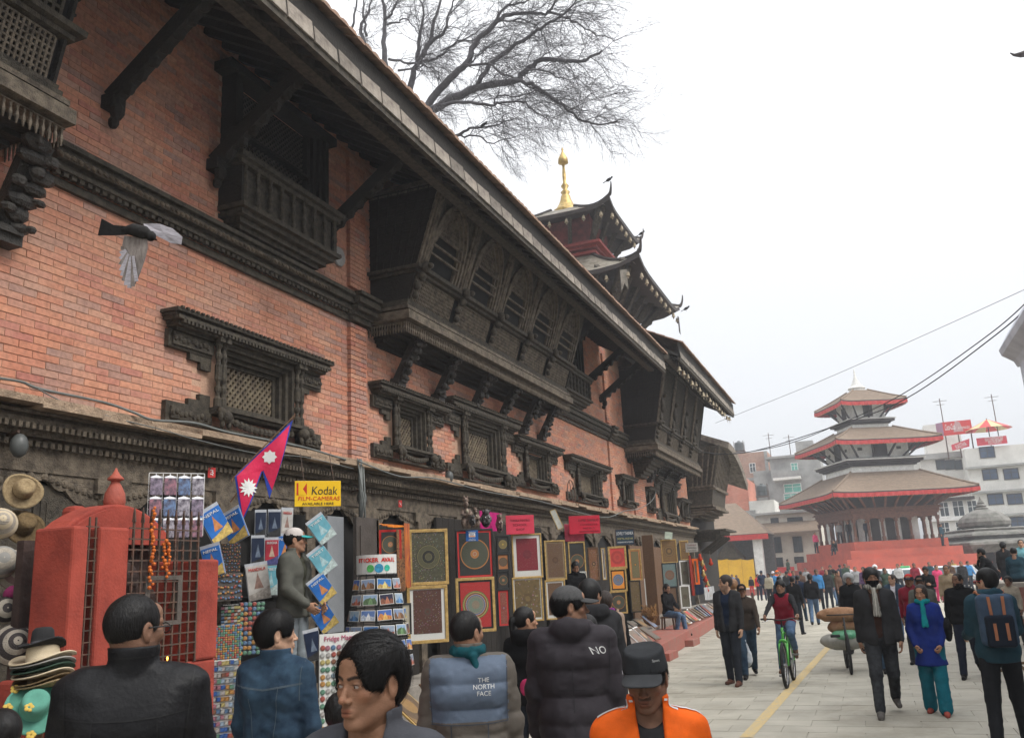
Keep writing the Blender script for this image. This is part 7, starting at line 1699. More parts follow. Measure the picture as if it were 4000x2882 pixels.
drape('blue_cloth', 'navy cloth hanging at the far end of the stalls', 'cloth', CD, (1330,650,1470,1030), -5.5, NAVY, .04); drape('red_cloth', 'dark red cloth strip hanging beside the last paintings', 'cloth', CD, (1275,550,1345,1050), -5.5, C('dark red cloth', (.24,.03,.02)), .04)
drape('plastic_sheet', 'crumpled grey plastic sheet over goods at the end of the row', 'sheet', CD, (1470,960,1610,1090), -5.2, mat('grey plastic sheet', (.42,.42,.42), .35, bump=.2), .08)
SIGNB = mat('sign black lettering', (.02,.02,.02), .6, bump=0)
def sign(lab, f, rect, X, m_, lines, tilt=0, cat='sign', edge=None, name='sign', roll=0, bias=.8):
    P, w, h, a_ = facing(f, rect, X, bias=bias); t = thing(name, lab, cat, tuple(P), a_); t.rotation_euler = (0, rad(roll), a_)
    MB().box(-w/2,w/2,-.008,.008,-h/2,h/2).build('panel', m_, t, bevel=.003)
    if edge:
        q = MB(); e_ = .012; q.box(-w/2,w/2,-.012,.010,h/2,h/2+e_); q.box(-w/2,w/2,-.012,.010,-h/2-e_,-h/2); q.box(-w/2-e_,-w/2,-.012,.01,-h/2,h/2); q.box(w/2,w/2+e_,-.012,.01,-h/2,h/2); q.build('edge', edge, t)
    for (s_, fx, fz, sz, mm, fitw, sh) in lines: text(s_, sz*h, mm, t, (fx*w,-.010,fz*h), fit=fitw*w, shear=sh, bold=.0)
    return t, w, h
KY = mat('yellow enamel sign', (.82,.52,.015), .35, (.74,.44,.01), ns=2, bump=0); KR = mat('red sign print', (.65,.035,.02), .4, bump=0)
t, w, h = sign('yellow film shop sign with red and black lettering above the stall', lambda x, y: (x, y), (1151,1878,1331,1976), -5.75, KY, [('Kodak',.13,.10,.46,SIGNB,.56,.12),('FILM-CAMERAS',.02,-.20,.22,KR,.90,.1),('AVAILABLE HERE',.0,-.40,.14,SIGNB,.68,0)])
q = MB(); x0, x1, zt_, zb_ = -.46*w, -.24*w, .42*h, -.06*h; q.box(x0,x1,-.010,-.008,zb_,zt_); q.build('red_block', KR, t); q = MB(); q.add([(x0+.02,-.0115,zt_),(x1-.0,-.0115,zt_),(x0+.07,-.0115,(zt_+zb_)/2),(x1,-.0115,zb_),(x0+.02,-.0115,zb_)],[(0,1,2),(2,3,4),(0,2,4)]); q.build('emblem', KY, t)
q = MB(); [q.tube([(a*w,.0,h/2),(a*w,.25,h/2+.35)], .004, 4) for a in (-.3,.35)]; q.build('hanger', IRON, t)
WS = mat('white sign print', (.70,.70,.68), .5, amt=.08, bump=0); DRB = mat('dark red print', (.16,.01,.02), .5, bump=0); YS = mat('pale yellow print', (.55,.50,.16), .5, bump=0)
sign('red banner lettered in dark paint above the shopkeeper', CC, (1240,358,1570,530), -5.7, mat('crimson banner', (.52,.01,.035), .5, (.42,.01,.03), ns=3, bump=.05), [('KUMBI THANKAS',.13,.24,.22,DRB,.66,0),('C/O SHAKYA B',.13,.0,.15,DRB,.55,0),('SHOP No. 71',.13,-.20,.13,DRB,.38,0),('HANUMANDHOKA DURBAR SQUARE',.13,-.38,.10,DRB,.66,0)])
sign('pinkish red plastic sheet sign with faint dark lettering beside the masks', CC, (592,352,890,535), -5.9, mat('pinkish red plastic', (.62,.05,.09), .35, (.52,.04,.07), ns=3, bump=.05), [('THANKA PAINTING',0,.22,.18,DRB,.7,0),('SCHOOL',0,-.02,.18,DRB,.5,0),('SHOP',0,-.26,.18,DRB,.3,0)])
sign('small pink sheet sign below the crimson banner', CC, (1195,440,1405,610), -5.95, mat('pink plastic sheet', (.58,.07,.12), .4, bump=.05), [])
sign('dark blue signboard reading LOVELY THANKA', CC, (1722,498,1920,645), -5.6, mat('dark blue signboard', (.015,.035,.06), .5, (.01,.025,.045), ns=3, bump=0), [('LOVELY THANKA',0,.24,.30,WS,.92,0),('SHOP No. 64,65 & 66',0,-.10,.18,YS,.86,0),('HANUMANDHOKA KATHMANDU',0,-.34,.13,WS,.86,0)], edge=IRON)
t, w, h = sign('blue hanging card sign with white lettering on the black mandala', CC, (180,505,312,612), -5.76, mat('bright blue card sign', (.01,.10,.35), .4, bump=0), [('Welcome',0,.34,.2,WS,.6,0),('Indian Rupee',0,-.28,.11,WS,.5,0),('US\u0024 WELCOME',0,-.42,.12,WS,.6,0)])
MB().box(-.26*w,.26*w,-.011,-.009,-.12*h,.24*h).build('white_panel', WS, t); MB().box(-.22*w,.22*w,-.0125,-.011,-.08*h,-.01*h).build('orange_band', ORSC, t); text('VISA', .22*h, mat('blue print', (.02,.05,.25), bump=0), t, (0,-.013,.10*h), fit=.36*w)
sign('white paper sign reading ONS AIS at the shopkeeper hands', CC, (1318,928,1428,998), -5.62, CARD, [('ONS',.2,.22,.40,SIGNB,.5,0),('AIS',.12,-.22,.40,SIGNB,.4,0)])
sign('grey tin sign reading MANDALA by the last stalls', CD, (1228,395,1398,505), -5.3, mat('grey tin sign', (.33,.31,.28), .6, bump=.05), [('MANDALA',0,-.05,.24,SIGNB,.75,0),('THANKA',0,.26,.22,DRB,.7,0),('PAINTING',0,-.34,.18,SIGNB,.7,0)])
sign('small red plate with a white numeral 3 right of the wire grid', lambda x, y: (x, y), (812,1826,841,1866), -6.45, RED, [('\u0969',0,0,.85,WS,.5,0)], cat='number plate'); sign('small red plate with a white numeral 5 on the lintel', CB, (762,10,803,90), -6.45, RED, [('\u096b',0,0,.85,WS,.5,0)], cat='number plate')
sign('tilted gilt framed mirror strip under the ledge', CC, (1085,290,1150,490), -5.9, mat('pale mirror glass', (.5,.5,.45), .2, bump=0), [], edge=GOLDF, roll=-22, cat='picture'); sign('pale green floodlight panel under the ledge', CD, (965,255,1070,340), -5.7, mat('pale green lamp panel', (.48,.55,.45), .4, bump=0), [], cat='lamp', roll=8)
MSK = mat('carved brown mask wood', (.26,.19,.15), .6, (.10,.07,.055), ns=14, bs=60, bump=.4); MSG = mat('grey carved mask wood', (.16,.15,.15), .6, (.05,.045,.045), ns=14, bs=60, bump=.4)
def maskobj(lab, f, rect, X, m_, kind):
    P, w, h, a_ = facing(f, rect, X); t = thing('carved_mask' if kind else 'carved_figure', lab, 'mask' if kind else 'carving', (P[0],P[1],P[2]-h/2), a_); q = MB()
    if kind:
        q.blob((0,0,h*.5),(w*.42,.09,h*.42),12,8); q.blob((0,-.09,h*.45),(w*.1,.06,h*.12),8,6); q.blob((0,-.06,h*.85),(w*.25,.07,h*.16),8,6)
        for s_ in (-1,1): q.blob((s_*w*.17,-.08,h*.58),(w*.11,.04,h*.07),8,6); q.blob((s_*w*.42,0,h*.5),(w*.08,.04,h*.14),6,5); q.blob((s_*w*.2,-.06,h*.33),(w*.13,.04,h*.08),7,5); q.blob((s_*w*.28,-.04,h*.9),(w*.07,.04,h*.09),6,5)
        q.build('face', m_, t, smooth=True); q = MB(); q.blob((0,-.095,h*.24),(w*.2,.025,h*.045),8,4); q.build('mouth', BLK, t, smooth=True)
        for s_ in (-1,1): q = MB(); q.blob((s_*w*.17,-.115,h*.58),(w*.05,.015,h*.035),6,4); q.build('mask_eye', WS, t)
    else:
        q.blob((0,0,h*.45),(w*.28,.10,h*.2),9,7); q.blob((0,-.02,h*.72),(w*.2,.09,h*.11),9,7); q.blob((0,0,h*.86),(w*.3,.07,h*.10),8,5); q.blob((w*.15,0,h*.95),(w*.12,.05,h*.05),6,5); q.blob((-w*.15,0,h*.95),(w*.12,.05,h*.05),6,5)
        for s_ in (-1,1): q.tube([(s_*w*.25,0,h*.55),(s_*w*.42,-.04,h*.42),(s_*w*.2,-.1,h*.38)],[.035,.03,.025],6); q.tube([(s_*w*.14,0,h*.3),(s_*w*.3,-.03,h*.16),(s_*w*.15,0,0)],[.05,.045,.04],7)
        q.build('body', m_, t, smooth=True); q = MB(); q.blob((0,-.09,h*.5),(w*.15,.03,h*.07),7,5); q.build('ornament', CRM_M, t)
CRM_M = mat('cream paint', CRM, .6, bump=0)
maskobj('tall pale carved wooden guardian figure above the black mandala', CC, (125,150,245,475), -5.8, MSK, 0); maskobj('shorter carved wooden figure with raised arms beside the guardian', CC, (240,265,320,460), -5.82, MSK, 0)
maskobj('small grey scowling mask between the carved figures', CC, (212,350,285,470), -5.7, MSG, 1); maskobj('large grey wrathful mask with bulging brows', CC, (325,290,455,490), -5.75, MSG, 1); maskobj('pale brown mask wrapped in plastic at the right', CC, (485,335,570,550), -5.75, MSK, 1)
for i in range(9):
    u, v = CD(1420+12*(i%3)+i*14, 590+(i*67)%480); p = WX(u, v, -5.25); t_ = thing('brass_ornament', ['brass butter lamp dangling with bells at the far stall','small brass bell cluster hung low at the far stall','gold fringed trinket hung high at the far stall','red and gold trinket at the far stall','brass incense burner on the far stall','tiny brass figure at the far stall','orange tasselled charm at the far stall','brass prayer wheel at the far stall','copper bowl stack at the far stall'][i], 'ornament', tuple(p))
    q = MB(); q.lathe([(.02,.16),(.05,.1),(.04,.06),(.09,-.02),(.06,-.06),(.02,-.1)], 9); q.build('bowl', GOLD if i % 2 else C('red lacquer', (.5,.06,.03)), t_, smooth=True); q = MB(); q.tube([(0,0,.16),(0,0,.42)], .005, 4); q.build('chain', BRASS, t_)
PR_ = [M24, M19, M9, M21, M14, M15, M8, M20, M12]
def slant_row(n, y0, y1, x0, x1, z0, lab, w=.30, h=.42, seed=0):
    R = random.Random(seed); words = ['first','second','third','fourth','fifth','sixth','seventh','eighth','ninth','tenth','eleventh','twelfth','thirteenth','fourteenth','fifteenth','sixteenth']
    for k in range(n):
        f = k/max(1,n-1); y = y0+(y1-y0)*f; x = x0+(x1-x0)*f; t_ = thing('small_print', words[k]+' '+lab, 'print', (x, y, z0+.20), 0, 'small framed prints leaning in rows')
        t_.rotation_euler = (rad(-52+R.uniform(-6,6)), 0, PI/2+rad(R.uniform(-5,5))); ww, hh = w*R.uniform(.85,1.1), h*R.uniform(.9,1.1)
        MB().box(-ww/2,ww/2,0,.02,-hh/2,hh/2).build('frame', R.choice([GOLDF,BLKF,WOODF,WHITE]), t_); MB().box(-ww/2+.03,ww/2-.03,-.006,0,-hh/2+.03,hh/2-.03).build('print', R.choice(PR_), t_)
slant_row(6, 17.0, 20.8, -4.75, -4.95, .36, 'framed print from the left in the front row on the red kerb', .5, .5, 1)
slant_row(7, 17.6, 23.0, -5.3, -5.45, .50, 'small print from the left in the upper row on the red kerb', .45, .45, 2)
slant_row(14, 26.2, 33.5, -5.25, -5.5, .38, 'narrow print past the seated man on the kerb', .32, .5, 3)
slant_row(5, 12.6, 15.4, -4.95, -4.85, .34, 'print lying slanted on the stone step before the red mandala', .5, .55, 4)
slant_row(3, 9.6, 11.0, -5.2, -5.0, .34, 'print leaning on the stone step by the deity painting', .5, .6, 5)
q = MB(); q.box(-.2,.2,-.2,.2,.70,.74); [q.beam((a*.17,b_*.17,0),(a*.15,b_*.15,.70),.04,.04) for a in (-1,1) for b_ in (-1,1)]
st_ = thing('stool', 'wooden stool under the man in blue jeans', 'stool', (-5.43,25.22,0)); MB().box(-.2,.2,-.2,.2,.66,.70).build('seat', WOODF, st_, bevel=.01)
for a in (-1,1):
    for b_ in (-1,1): MB().beam((a*.17,b_*.17,.36),(a*.15,b_*.15,.66),.04,.04).build('leg', WOODF, st_)
tb = thing('low_table', 'low brown wooden table beside the beige rucksack', 'table', (*G(2452,2560)[:2],0)); MB().box(-.3,.3,-.25,.25,.48,.52).build('table_top', WOODF, tb, bevel=.01)
for a in (-1,1):
    for b_ in (-1,1): MB().beam((a*.26,b_*.2,0),(a*.26,b_*.2,.48),.05,.05).build('leg', WOODF, tb)
wv = thing('wicker_bundle', 'heap of dried brown wicker at the foot of the tall post', 'bundle', (*WX(*CD(770,1320),-5.5),)); q = MB(); R = random.Random(5)
for k in range(60): a = R.uniform(0,6.28); q.tube([(R.uniform(-.1,.1),R.uniform(-.15,.15),-.25),(R.uniform(-.2,.2),R.uniform(-.25,.25),0),(.2*math.cos(a),.3*math.sin(a),R.uniform(.05,.3))], .012, 4)
q.build('twigs', C('dried wicker', (.28,.15,.06)), wv)
cx, cy = -4.72, 8.08
ck = thing('postcard_rack', 'white conical wire rack of postcards with a sticker drum on top', 'display rack', (cx, cy, 0))
q = MB(); q.lathe([(.205,2.03),(.205,2.22),(.198,2.22),(.198,2.03)], 28); q.build('drum', CARD, ck, smooth=False)
WIRE = mat('black rack wire', (.03,.03,.03), .5, bump=0)
q = MB()
for z, r in ((2.02,.20),(1.85,.23),(1.70,.26),(1.55,.29),(1.40,.315),(1.25,.335),(1.10,.35)): q.tube([(r*math.cos(a),r*math.sin(a),z) for a in np.linspace(0,2*PI,25)], .005, 4, False)
for k in range(12): a = 2*PI*k/12; q.tube([(.2*math.cos(a),.2*math.sin(a),2.05),(.35*math.cos(a),.35*math.sin(a),1.05)], .004, 4)
q.tube([(0,0,0),(0,0,2.2)], .025, 8); q.lathe([(.3,.0),(.3,.03),(.03,.06)], 12, (0,0,.30)); q.build('wire_frame', WIRE, ck)
fcam = math.atan2(-cy, -cx)
q = MB()
for i, ch in enumerate('STICKER AVAIL'):
    a = fcam-.95+i*.16; o = text(ch, .055, KR, ck, (.208*math.cos(a),.208*math.sin(a),2.165), rot=(PI/2,0,a+PI/2), bold=.002)
for i, (c_, r) in enumerate((((.10,.45,.12),.038),((.05,.30,.50),.045),((.05,.5,.35),.032))):
    a = fcam-.30+i*.42; MB().lathe([(r,-.0),(r,.003)], 16, ax='y').build('sticker', mat('sticker print %d' % i, c_, .4, tuple(x*.5 for x in c_), ns=30, bump=0), ck, loc=(.207*math.cos(a),.207*math.sin(a),2.085)).rotation_euler = (0,0,a+PI/2)
PCK = [('snowy peak', (.45,.50,.58), (.12,.20,.42)), ('orange sunrise mountain', (.62,.25,.08), (.08,.16,.45)), ('brown temple square', (.20,.11,.06), (.25,.32,.45)), ('golden stupa', (.50,.34,.12), (.05,.20,.50)), ('red brick palace', (.34,.11,.07), (.30,.36,.45)), ('green valley', (.10,.17,.08), (.30,.42,.58)), ('night lamps', (.25,.10,.06), (.03,.03,.06)), ('blue lake', (.08,.18,.34), (.35,.45,.55))]
def pcmesh(k):
    nm, c1, c2 = PCK[k]; q = MB(); q.use(0).box(-.075,.075,-.001,.001,-.052,.052); q.use(1).add([(-.069,-.0025,-.046),(.069,-.0025,-.046),(.069,-.0025,.046),(-.069,-.0025,.046)],[(0,1,2,3)])
    R = random.Random(k); P = [(-.069,-.046)]+[(-.069+.138*i/6, -.02+R.uniform(-.012,.045)*(1 if 0<i<6 else .3)) for i in range(7)]+[(.069,-.046)]
    q.use(2).add([(x,-.0032,z) for x,z in P], [tuple(range(len(P)))])
    q.use(3).add([(-.02,-.0038,-.046),(.03,-.0038,-.046),(.022,-.0038,-.01),(.005,-.0038,.028),(-.012,-.0038,-.01)],[(0,1,2,3,4)])
    return q.mesh('postcard', [CARD, mat('sky print '+nm, c2, .35, ns=12, bump=0), mat('land print '+nm, c1, .35, ns=40, amt=.5, bump=0), mat('shape print '+nm, tuple(min(.7,x*1.7) for x in c1), .35, ns=40, bump=0)])
PCM = [pcmesh(k) for k in range(len(PCK))]; words = ['top','second','third','fourth','fifth','sixth','lowest']
for r_, (z, rr) in enumerate(((1.93,.225),(1.78,.255),(1.63,.285),(1.48,.31),(1.33,.335),(1.18,.35))):
    n = 6; st0 = .165/rr
    for k in range(n):
        kk = (r_*3+k*1) % len(PCK); a = fcam+(k-(n-1)/2)*st0+(.06 if r_ % 2 else -.03); o = bpy.data.objects.new('postcard', PCM[kk]); COL.objects.link(o); o.location = (cx+rr*math.cos(a), cy+rr*math.sin(a), z); o.rotation_euler = (rad(-9),rad(random.uniform(-3,3)),a+PI/2)
        tag(o, PCK[kk][0]+' postcard in the '+words[r_]+' row of the conical rack', 'postcard', 'postcards on the conical rack')
def guide(lab, f, c, X, w, h, roll, kind, name='guide_book', yaw=0):
    p = WX(*f(*c), X); a_ = math.atan2(-p[0], p[1])+.25; t = thing(name, lab, 'book', tuple(p), 0); t.rotation_euler = Euler((0, rad(roll), a_+rad(yaw)), 'XYZ')
    cols = {'nepal': [(.03,.16,.50),(.62,.26,.10),(.72,.52,.16),WS], 'tibet': [(.16,.42,.50),(.42,.60,.62),(.55,.65,.62),WS], 'red': [(.40,.04,.06),(.55,.40,.30),(.1,.1,.25),WS], 'dark': [(.02,.03,.06),(.16,.20,.26),(.05,.05,.05),WS], 'pale': [(.55,.52,.48),(.35,.22,.18),(.5,.45,.4),KR]}[kind]
    q = MB(); q.use(0).box(-w/2,w/2,-.006,.006,-h/2,h/2); q.use(1).add([(-w*.22,-.0068,-h*.18),(w*.22,-.0068,-h*.18),(w*.06,-.0068,h*.14),(0,-.0068,h*.30),(-w*.06,-.0068,h*.14)],[(0,1,2,3,4)])
    q.use(2).add([(-w/2,-.0072,-h/2),(w/2,-.0072,-h/2),(w/2,-.0072,-h*.12),(w*.2,-.0072,-h*.22),(-w*.2,-.0072,-h*.30),(-w/2,-.0072,-h*.34)],[(0,1,2,3,4,5)])
    q.build('cover', [mat('cover ground '+kind, cols[0], .3, ns=6, bump=0), mat('cover shape '+kind, cols[1], .3, tuple(x*.6 for x in cols[1]), ns=25, bump=0), mat('cover foot '+kind, cols[2], .3, tuple(x*.5 for x in cols[2]), ns=30, bump=0)], t)
    wd = {'nepal':'NEPAL','tibet':'TIBET','red':'BUDDHA','dark':'','pale':'MANDALA'}[kind]
    if wd: text(wd, h*.14, cols[3], t, (0,-.009,h*.38), fit=w*.78)
    q = MB(); q.box(-w/2-.006,w/2+.006,.004,.007,-h/2-.006,h/2+.03); q.build('plastic_sleeve', mat('clear sleeve edge', (.5,.52,.55), .2, bump=0), t)
    return t
for (lab, c, X, w, h, roll, kind, yaw) in (('blue NEPAL map guide hanging as a diamond, leftmost by the wire rack',(255,265),-5.15,.20,.27,-32,'nepal',12),('thin edge-on NEPAL guide hung under the flag',(455,290),-5.2,.20,.27,-24,'nepal',-50),('small NEPAL guide hanging lower beside the red pillar',(222,660),-5.15,.16,.24,-14,'nepal',-35),
  ('turquoise TIBET guide, top of the right-hand string',(1382,322),-5.2,.19,.25,-36,'tibet',0),('pale TIBET guide, second on the right-hand string',(1392,655),-5.2,.19,.25,-36,'tibet',0),('blue NEPAL guide, third on the right-hand string',(1388,955),-5.2,.19,.24,-36,'nepal',0),('blue NEPAL guide, lowest on the right-hand string',(1412,1262),-5.2,.19,.24,-34,'nepal',0),
  ('NEPAL guide partly hidden behind the man in the white cap',(985,540),-5.95,.17,.30,3,'nepal',0),('cream MANDALA calendar with a red disc hung on the black rack',(705,880),-5.85,.22,.34,-8,'pale',0),('tall white card with a pink temple on the black rack',(1010,250),-5.95,.12,.28,2,'pale',0),
  ('red and blue book with a seated figure on the black rack',(848,562),-5.95,.14,.26,0,'red',0),('dark red and blue book high on the black rack',(878,262),-5.95,.13,.26,0,'dark',0),('dark book with pale figures, top left of the black rack',(730,270),-5.95,.11,.26,0,'dark',0),('dark blue book in the middle of the black rack',(700,560),-5.95,.13,.29,0,'dark',0),('pale blue sheet behind the capped man on the black rack',(840,860),-5.95,.13,.30,0,'tibet',0),('dark KATHMANDU book standing by the badge board',(1288,1560),-5.0,.14,.26,-10,'dark',0)):
    guide(lab, CA, c, X, w, h, roll, kind, yaw=yaw)
q = MB(); p = WX(*CA(1400,120),-5.2); p2 = WX(*CA(1420,1450),-5.2); q.tube([tuple(p),tuple(p2)], .003, 4); tag(q.build('hanging_string', CABLE), 'string holding the diamond-hung guides at the right', 'string')
bk_ = thing('display_rack', 'black slatted souvenir rack inside the open stall', 'display rack', (-6.05, 0, 0), PI/2)
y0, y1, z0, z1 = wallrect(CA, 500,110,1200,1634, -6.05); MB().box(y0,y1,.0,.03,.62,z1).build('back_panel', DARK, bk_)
for k in range(6): MB().box(y0,y1,-.06,-.0,.9+k*.32,.915+k*.32).build('shelf', BLACK, bk_)
def badge_board(lab, f, rect, X, base, cols, nx, ny, r, title=None, tm=KR, sq=False, tilt=0, name='badge_board', yaw=0, lean=0, cat='display board', jit=.15):
    P, w, h, a_ = facing(f, rect, X); t = thing(name, lab, cat, tuple(P), 0); t.rotation_euler = (rad(lean),rad(tilt),a_+rad(yaw))
    MB().box(-w/2,w/2,0,.015,-h/2,h/2).build('panel', base, t); R = random.Random(nx*ny); ms = []
    for i, c in enumerate(cols):
        q = MB();
        if sq: q.box(-r,r,-.008,0,-r*.8,r*.8)
        else: q.lathe([(r,0),(r,-.006),(r*.6,-.009)], 12, ax='y')
        ms.append(q.mesh('badge', mat('badge print %s %d' % (name, i), c, .3, tuple(x*.45 for x in c), ns=60, bump=0)))
    top = .10*h if title else 0
    for j in range(ny):
        for i in range(nx):
            inst(R.choice(ms), 'badge', t, (-w/2+w*(i+.5)/nx+R.uniform(-jit,jit)*r, -.002, h/2-top-(h-top)*(j+.5)/ny+R.uniform(-jit,jit)*r), (0,R.uniform(-.15,.15),0))
    if title: text(title, .07*h, tm, t, (0,-.006,h/2-.05*h), fit=w*.8)
    return t
BC = [(.36,.10,.08),(.45,.24,.08),(.12,.20,.32),(.13,.26,.18),(.42,.42,.40),(.36,.16,.20),(.45,.38,.16),(.24,.12,.08),(.22,.28,.32),(.40,.38,.36)]
badge_board('white board of round badges leaning in front of the postcard cone', C5, (62,1022,345,1610), -4.62, CARD, BC, 8, 13, .024, 'Fridge Magnet', C('pink print title', (.5,.12,.2)), yaw=14, lean=0)
badge_board('black board of coloured magnets titled MAGNETIC', CA, (310,1115,512,1340), -5.15, BLACK, BC, 6, 6, .013, 'MAGNETIC', WS, sq=True)
badge_board('dark board of round metal badges behind the denim jacket man', CA, (505,1095,765,1640), -5.5, mat('dark glitter board', (.05,.055,.07), .4, ns=40), [(.25,.25,.27),(.10,.16,.22),(.4,.32,.12),(.18,.10,.10)], 6, 11, .020)
badge_board('silvery board crowded with tiny charms beside the red shrine', CA, (225,1345,515,1900), -5.0, mat('silver charm board', (.30,.28,.25), .4, (.12,.11,.10), ns=50, bump=.2), [(.4,.38,.34),(.25,.2,.15),(.4,.1,.08),(.5,.48,.42)], 12, 24, .010)
badge_board('white board of small photo magnets at the bottom beside the denim jacket', CP, (1232,1180,1390,1700), -4.8, CARD, BC+[(.05,.12,.35),(.3,.4,.5)], 7, 15, .019, sq=True)
badge_board('dark tray of bead jewellery hung below the diamond guides', CA, (315,470,512,800), -5.15, mat('dark jewellery tray', (.045,.04,.035), .5), [(.45,.38,.2),(.4,.1,.08),(.35,.33,.3)], 8, 10, .005, jit=1.2)
badge_board('bunch of metal keyrings and thimbles hung in two rows', CA, (270,790,530,1070), -5.05, mat('grey keyring card', (.10,.09,.08), .5), [(.5,.48,.44),(.3,.27,.22),(.35,.22,.12)], 10, 5, .009, jit=.8)
P, w, h, a_ = facing(CP, (880,70,1195,440), -5.25)
wr = thing('wire_rack', 'white wire grid with clear packets of cards above the red shrine', 'display rack', tuple(P), a_); q = MB()
for k in range(9): xx = -w/2+w*k/8; q.beam((xx,0,-h/2),(xx,0,h/2),.005,.005)
for k in range(8): zz_ = -h/2+h*k/7; q.beam((-w/2,0,zz_),(w/2,0,zz_),.005,.005)
q.build('wire_grid', WHITE, wr); R = random.Random(3); W0, H0, P0_ = w, h, P
wd4 = ['leftmost','second','third','rightmost']
for j in range(3):
    for i in range(4):
        w = W0/4*.86; h = H0/3*.9; ox = -W0/2+W0*(i+.5)/4; oz = H0/2-H0*(j+.5)/3-.02
        t_ = thing('card_packet', '%s clear packet of picture cards in the %s row of the white wire grid' % (wd4[i], ['top','middle','bottom'][j]), 'packet', (P0_[0]+ox*math.cos(a_)+.02*math.sin(a_), P0_[1]+ox*math.sin(a_)-.02*math.cos(a_), P0_[2]+oz), a_, 'clear card packets on the wire grid')
        MB().box(-w/2,w/2,-.012,0,-h/2,h/2*.8).build('cards', mat('packet print %d' % ((i+j)%4), [(.30,.25,.32),(.36,.18,.22),(.16,.25,.42),(.42,.40,.44)][(i+j)%4], .25, (.08,.07,.09), ns=28, bump=0), t_)
        q = MB(); q.add([(-w/2,-.014,h*.4),(w/2,-.014,h*.4),(w/2,-.008,h*.47),(0,-.004,h*.56),(-w/2,-.008,h*.47)],[(0,1,2,3,4),(4,3,2,1,0)]); q.build('plastic_flap', mat('plastic film', (.55,.56,.60), .15, bump=0), t_)
fl = thing('flag', 'crimson double-pennant flag with blue border, sun and moon, on a string', 'flag', (0,0,0))
FP_ = WX(1030,1800,-5.3); fa_ = math.atan2(-FP_[0], FP_[1])+.3; FN_ = np.array((math.sin(fa_), -math.cos(fa_), 0)); FRr = np.array((math.cos(fa_), math.sin(fa_), 0)); FQ = lambda u, v: PL(u, v, FP_, FN_)
A = FQ(1148,1637); B = FQ(915,1862); Cc = FQ(945,2043); D = FQ(1029,1838); E_ = FQ(1056,1945)
def fpl(pts, off, name, m_, sub=1):
    V = [];
    for p in pts: V.append((p[0]+off+.03*math.sin(p[1]*9+p[2]*4), p[1], p[2]))
    n = len(V); V += [(x-.003,y,z) for x,y,z in V]; return MB().add(V, [tuple(range(n)), tuple(range(2*n-1,n-1,-1))]).build(name, m_, fl)
def lerp(a, b, t): return a+(b-a)*t
FB = mat('flag blue', (.01,.04,.30), .7, bump=0); FR = mat('flag crimson', (.58,.01,.07), .65, (.46,.01,.05), ns=8, bump=.1)
def strip(a, b, c, n=6):     # triangles subdivided to follow the ripple
    return [lerp(a,b,k/n) for k in range(n+1)]
def tri(a, b, c, off, name, m_, n=7):
    V = []; F = []; idx = {}
    for i in range(n+1):
        for j in range(n+1-i):
            p = a+(b-a)*(i/n)+(c-a)*(j/n); idx[i,j] = len(V); V.append(tuple(p+FN_*(off+.025*math.sin((p@FRr)*13+p[2]*5))))
    for i in range(n):
        for j in range(n-i):
            F.append((idx[i,j],idx[i+1,j],idx[i,j+1]))
            if i+j < n-1: F.append((idx[i+1,j],idx[i+1,j+1],idx[i,j+1]))
    N = len(V); V += [(x-.002,y,z) for x,y,z in V]; F += [tuple(k+N for k in f[::-1]) for f in F]
    return MB().add(V, F).build(name, m_, fl, smooth=True)
for (a, b, c) in ((A,D,E_),(B,Cc,D),(A,B,D)): tri(a,b,c,0,'border',FB)
def shrink(pts, k): g = sum(pts)/len(pts); return [g+(p-g)*k for p in pts]
M_ = lerp(A,B,.5)
for (a, b, c) in ((lerp(A,D,.12), lerp(D,A,.02), lerp(E_,A,.10)), (lerp(B,D,.06), lerp(Cc,lerp(B,D,.5),.12), lerp(D,B,.05)), (lerp(A,D,.10), lerp(B,D,.06), lerp(D,M_,.0))): tri(a,b,c,.004,'field',FR)
def starp(c, r1, r2, n):
    V = []
    for k in range(-1, 2*n):
        a = PI*k/n; r = 0 if k < 0 else (r1 if k % 2 else r2); p = c+FRr*r*math.cos(a)+np.array((0,0,r*math.sin(a))); V.append(tuple(p+FN_*(.010+.025*math.sin((p@FRr)*13+p[2]*5))))
    return MB().add(V, [(0,1+k,1+(k+1)%(2*n)) for k in range(2*n)])
starp(FQ(968,1905), .055, .092, 12).build('sun_emblem', WS, fl); starp(FQ(1052,1785), .050, .068, 8).build('moon_emblem', WS, fl)
q = MB(); q.tube([tuple(A+np.array((0,.02,.05))), tuple(lerp(A,B,1.02)), tuple(WX(905,1880,-5.35))], .006, 5); q.tube([tuple(WX(900,1960,-5.9)), tuple(WX(1150,1630,-5.28))], .009, 5); q.build('flagpole', WOODF, fl)
pc = np.array(ray(535, 905))*4.7+ORG
bd = thing('pigeon', 'pigeon flying past the brick wall with one wing hanging down', 'bird', tuple(pc), 0)
FW_ = mat('pale wing feathers', (.42,.40,.44), .8, (.25,.23,.24), ns=30, stretch=(1,1,8), bump=.1); DK_ = mat('dark bird plumage', (.010,.009,.008), .85, (.006,.005,.005), ns=20, bump=.1); GYW = mat('grey underwing', (.23,.20,.18), .85, (.13,.11,.10), ns=18, stretch=(4,4,1), bump=.1)
rt_ = Vector(RC[:,0]*1.0); RX = Vector((float(RC[0,0]),float(RC[1,0]),float(RC[2,0]))); UX = Vector((float(RC[0,1]),float(RC[1,1]),float(RC[2,1]))); NX = Vector((float(RC[0,2]),float(RC[1,2]),float(RC[2,2])))
def bl(x, y, d=0): return RX*(x*4.7/3428)+UX*(-y*4.7/3428)+NX*d     # photo pixels from the body centre to metres
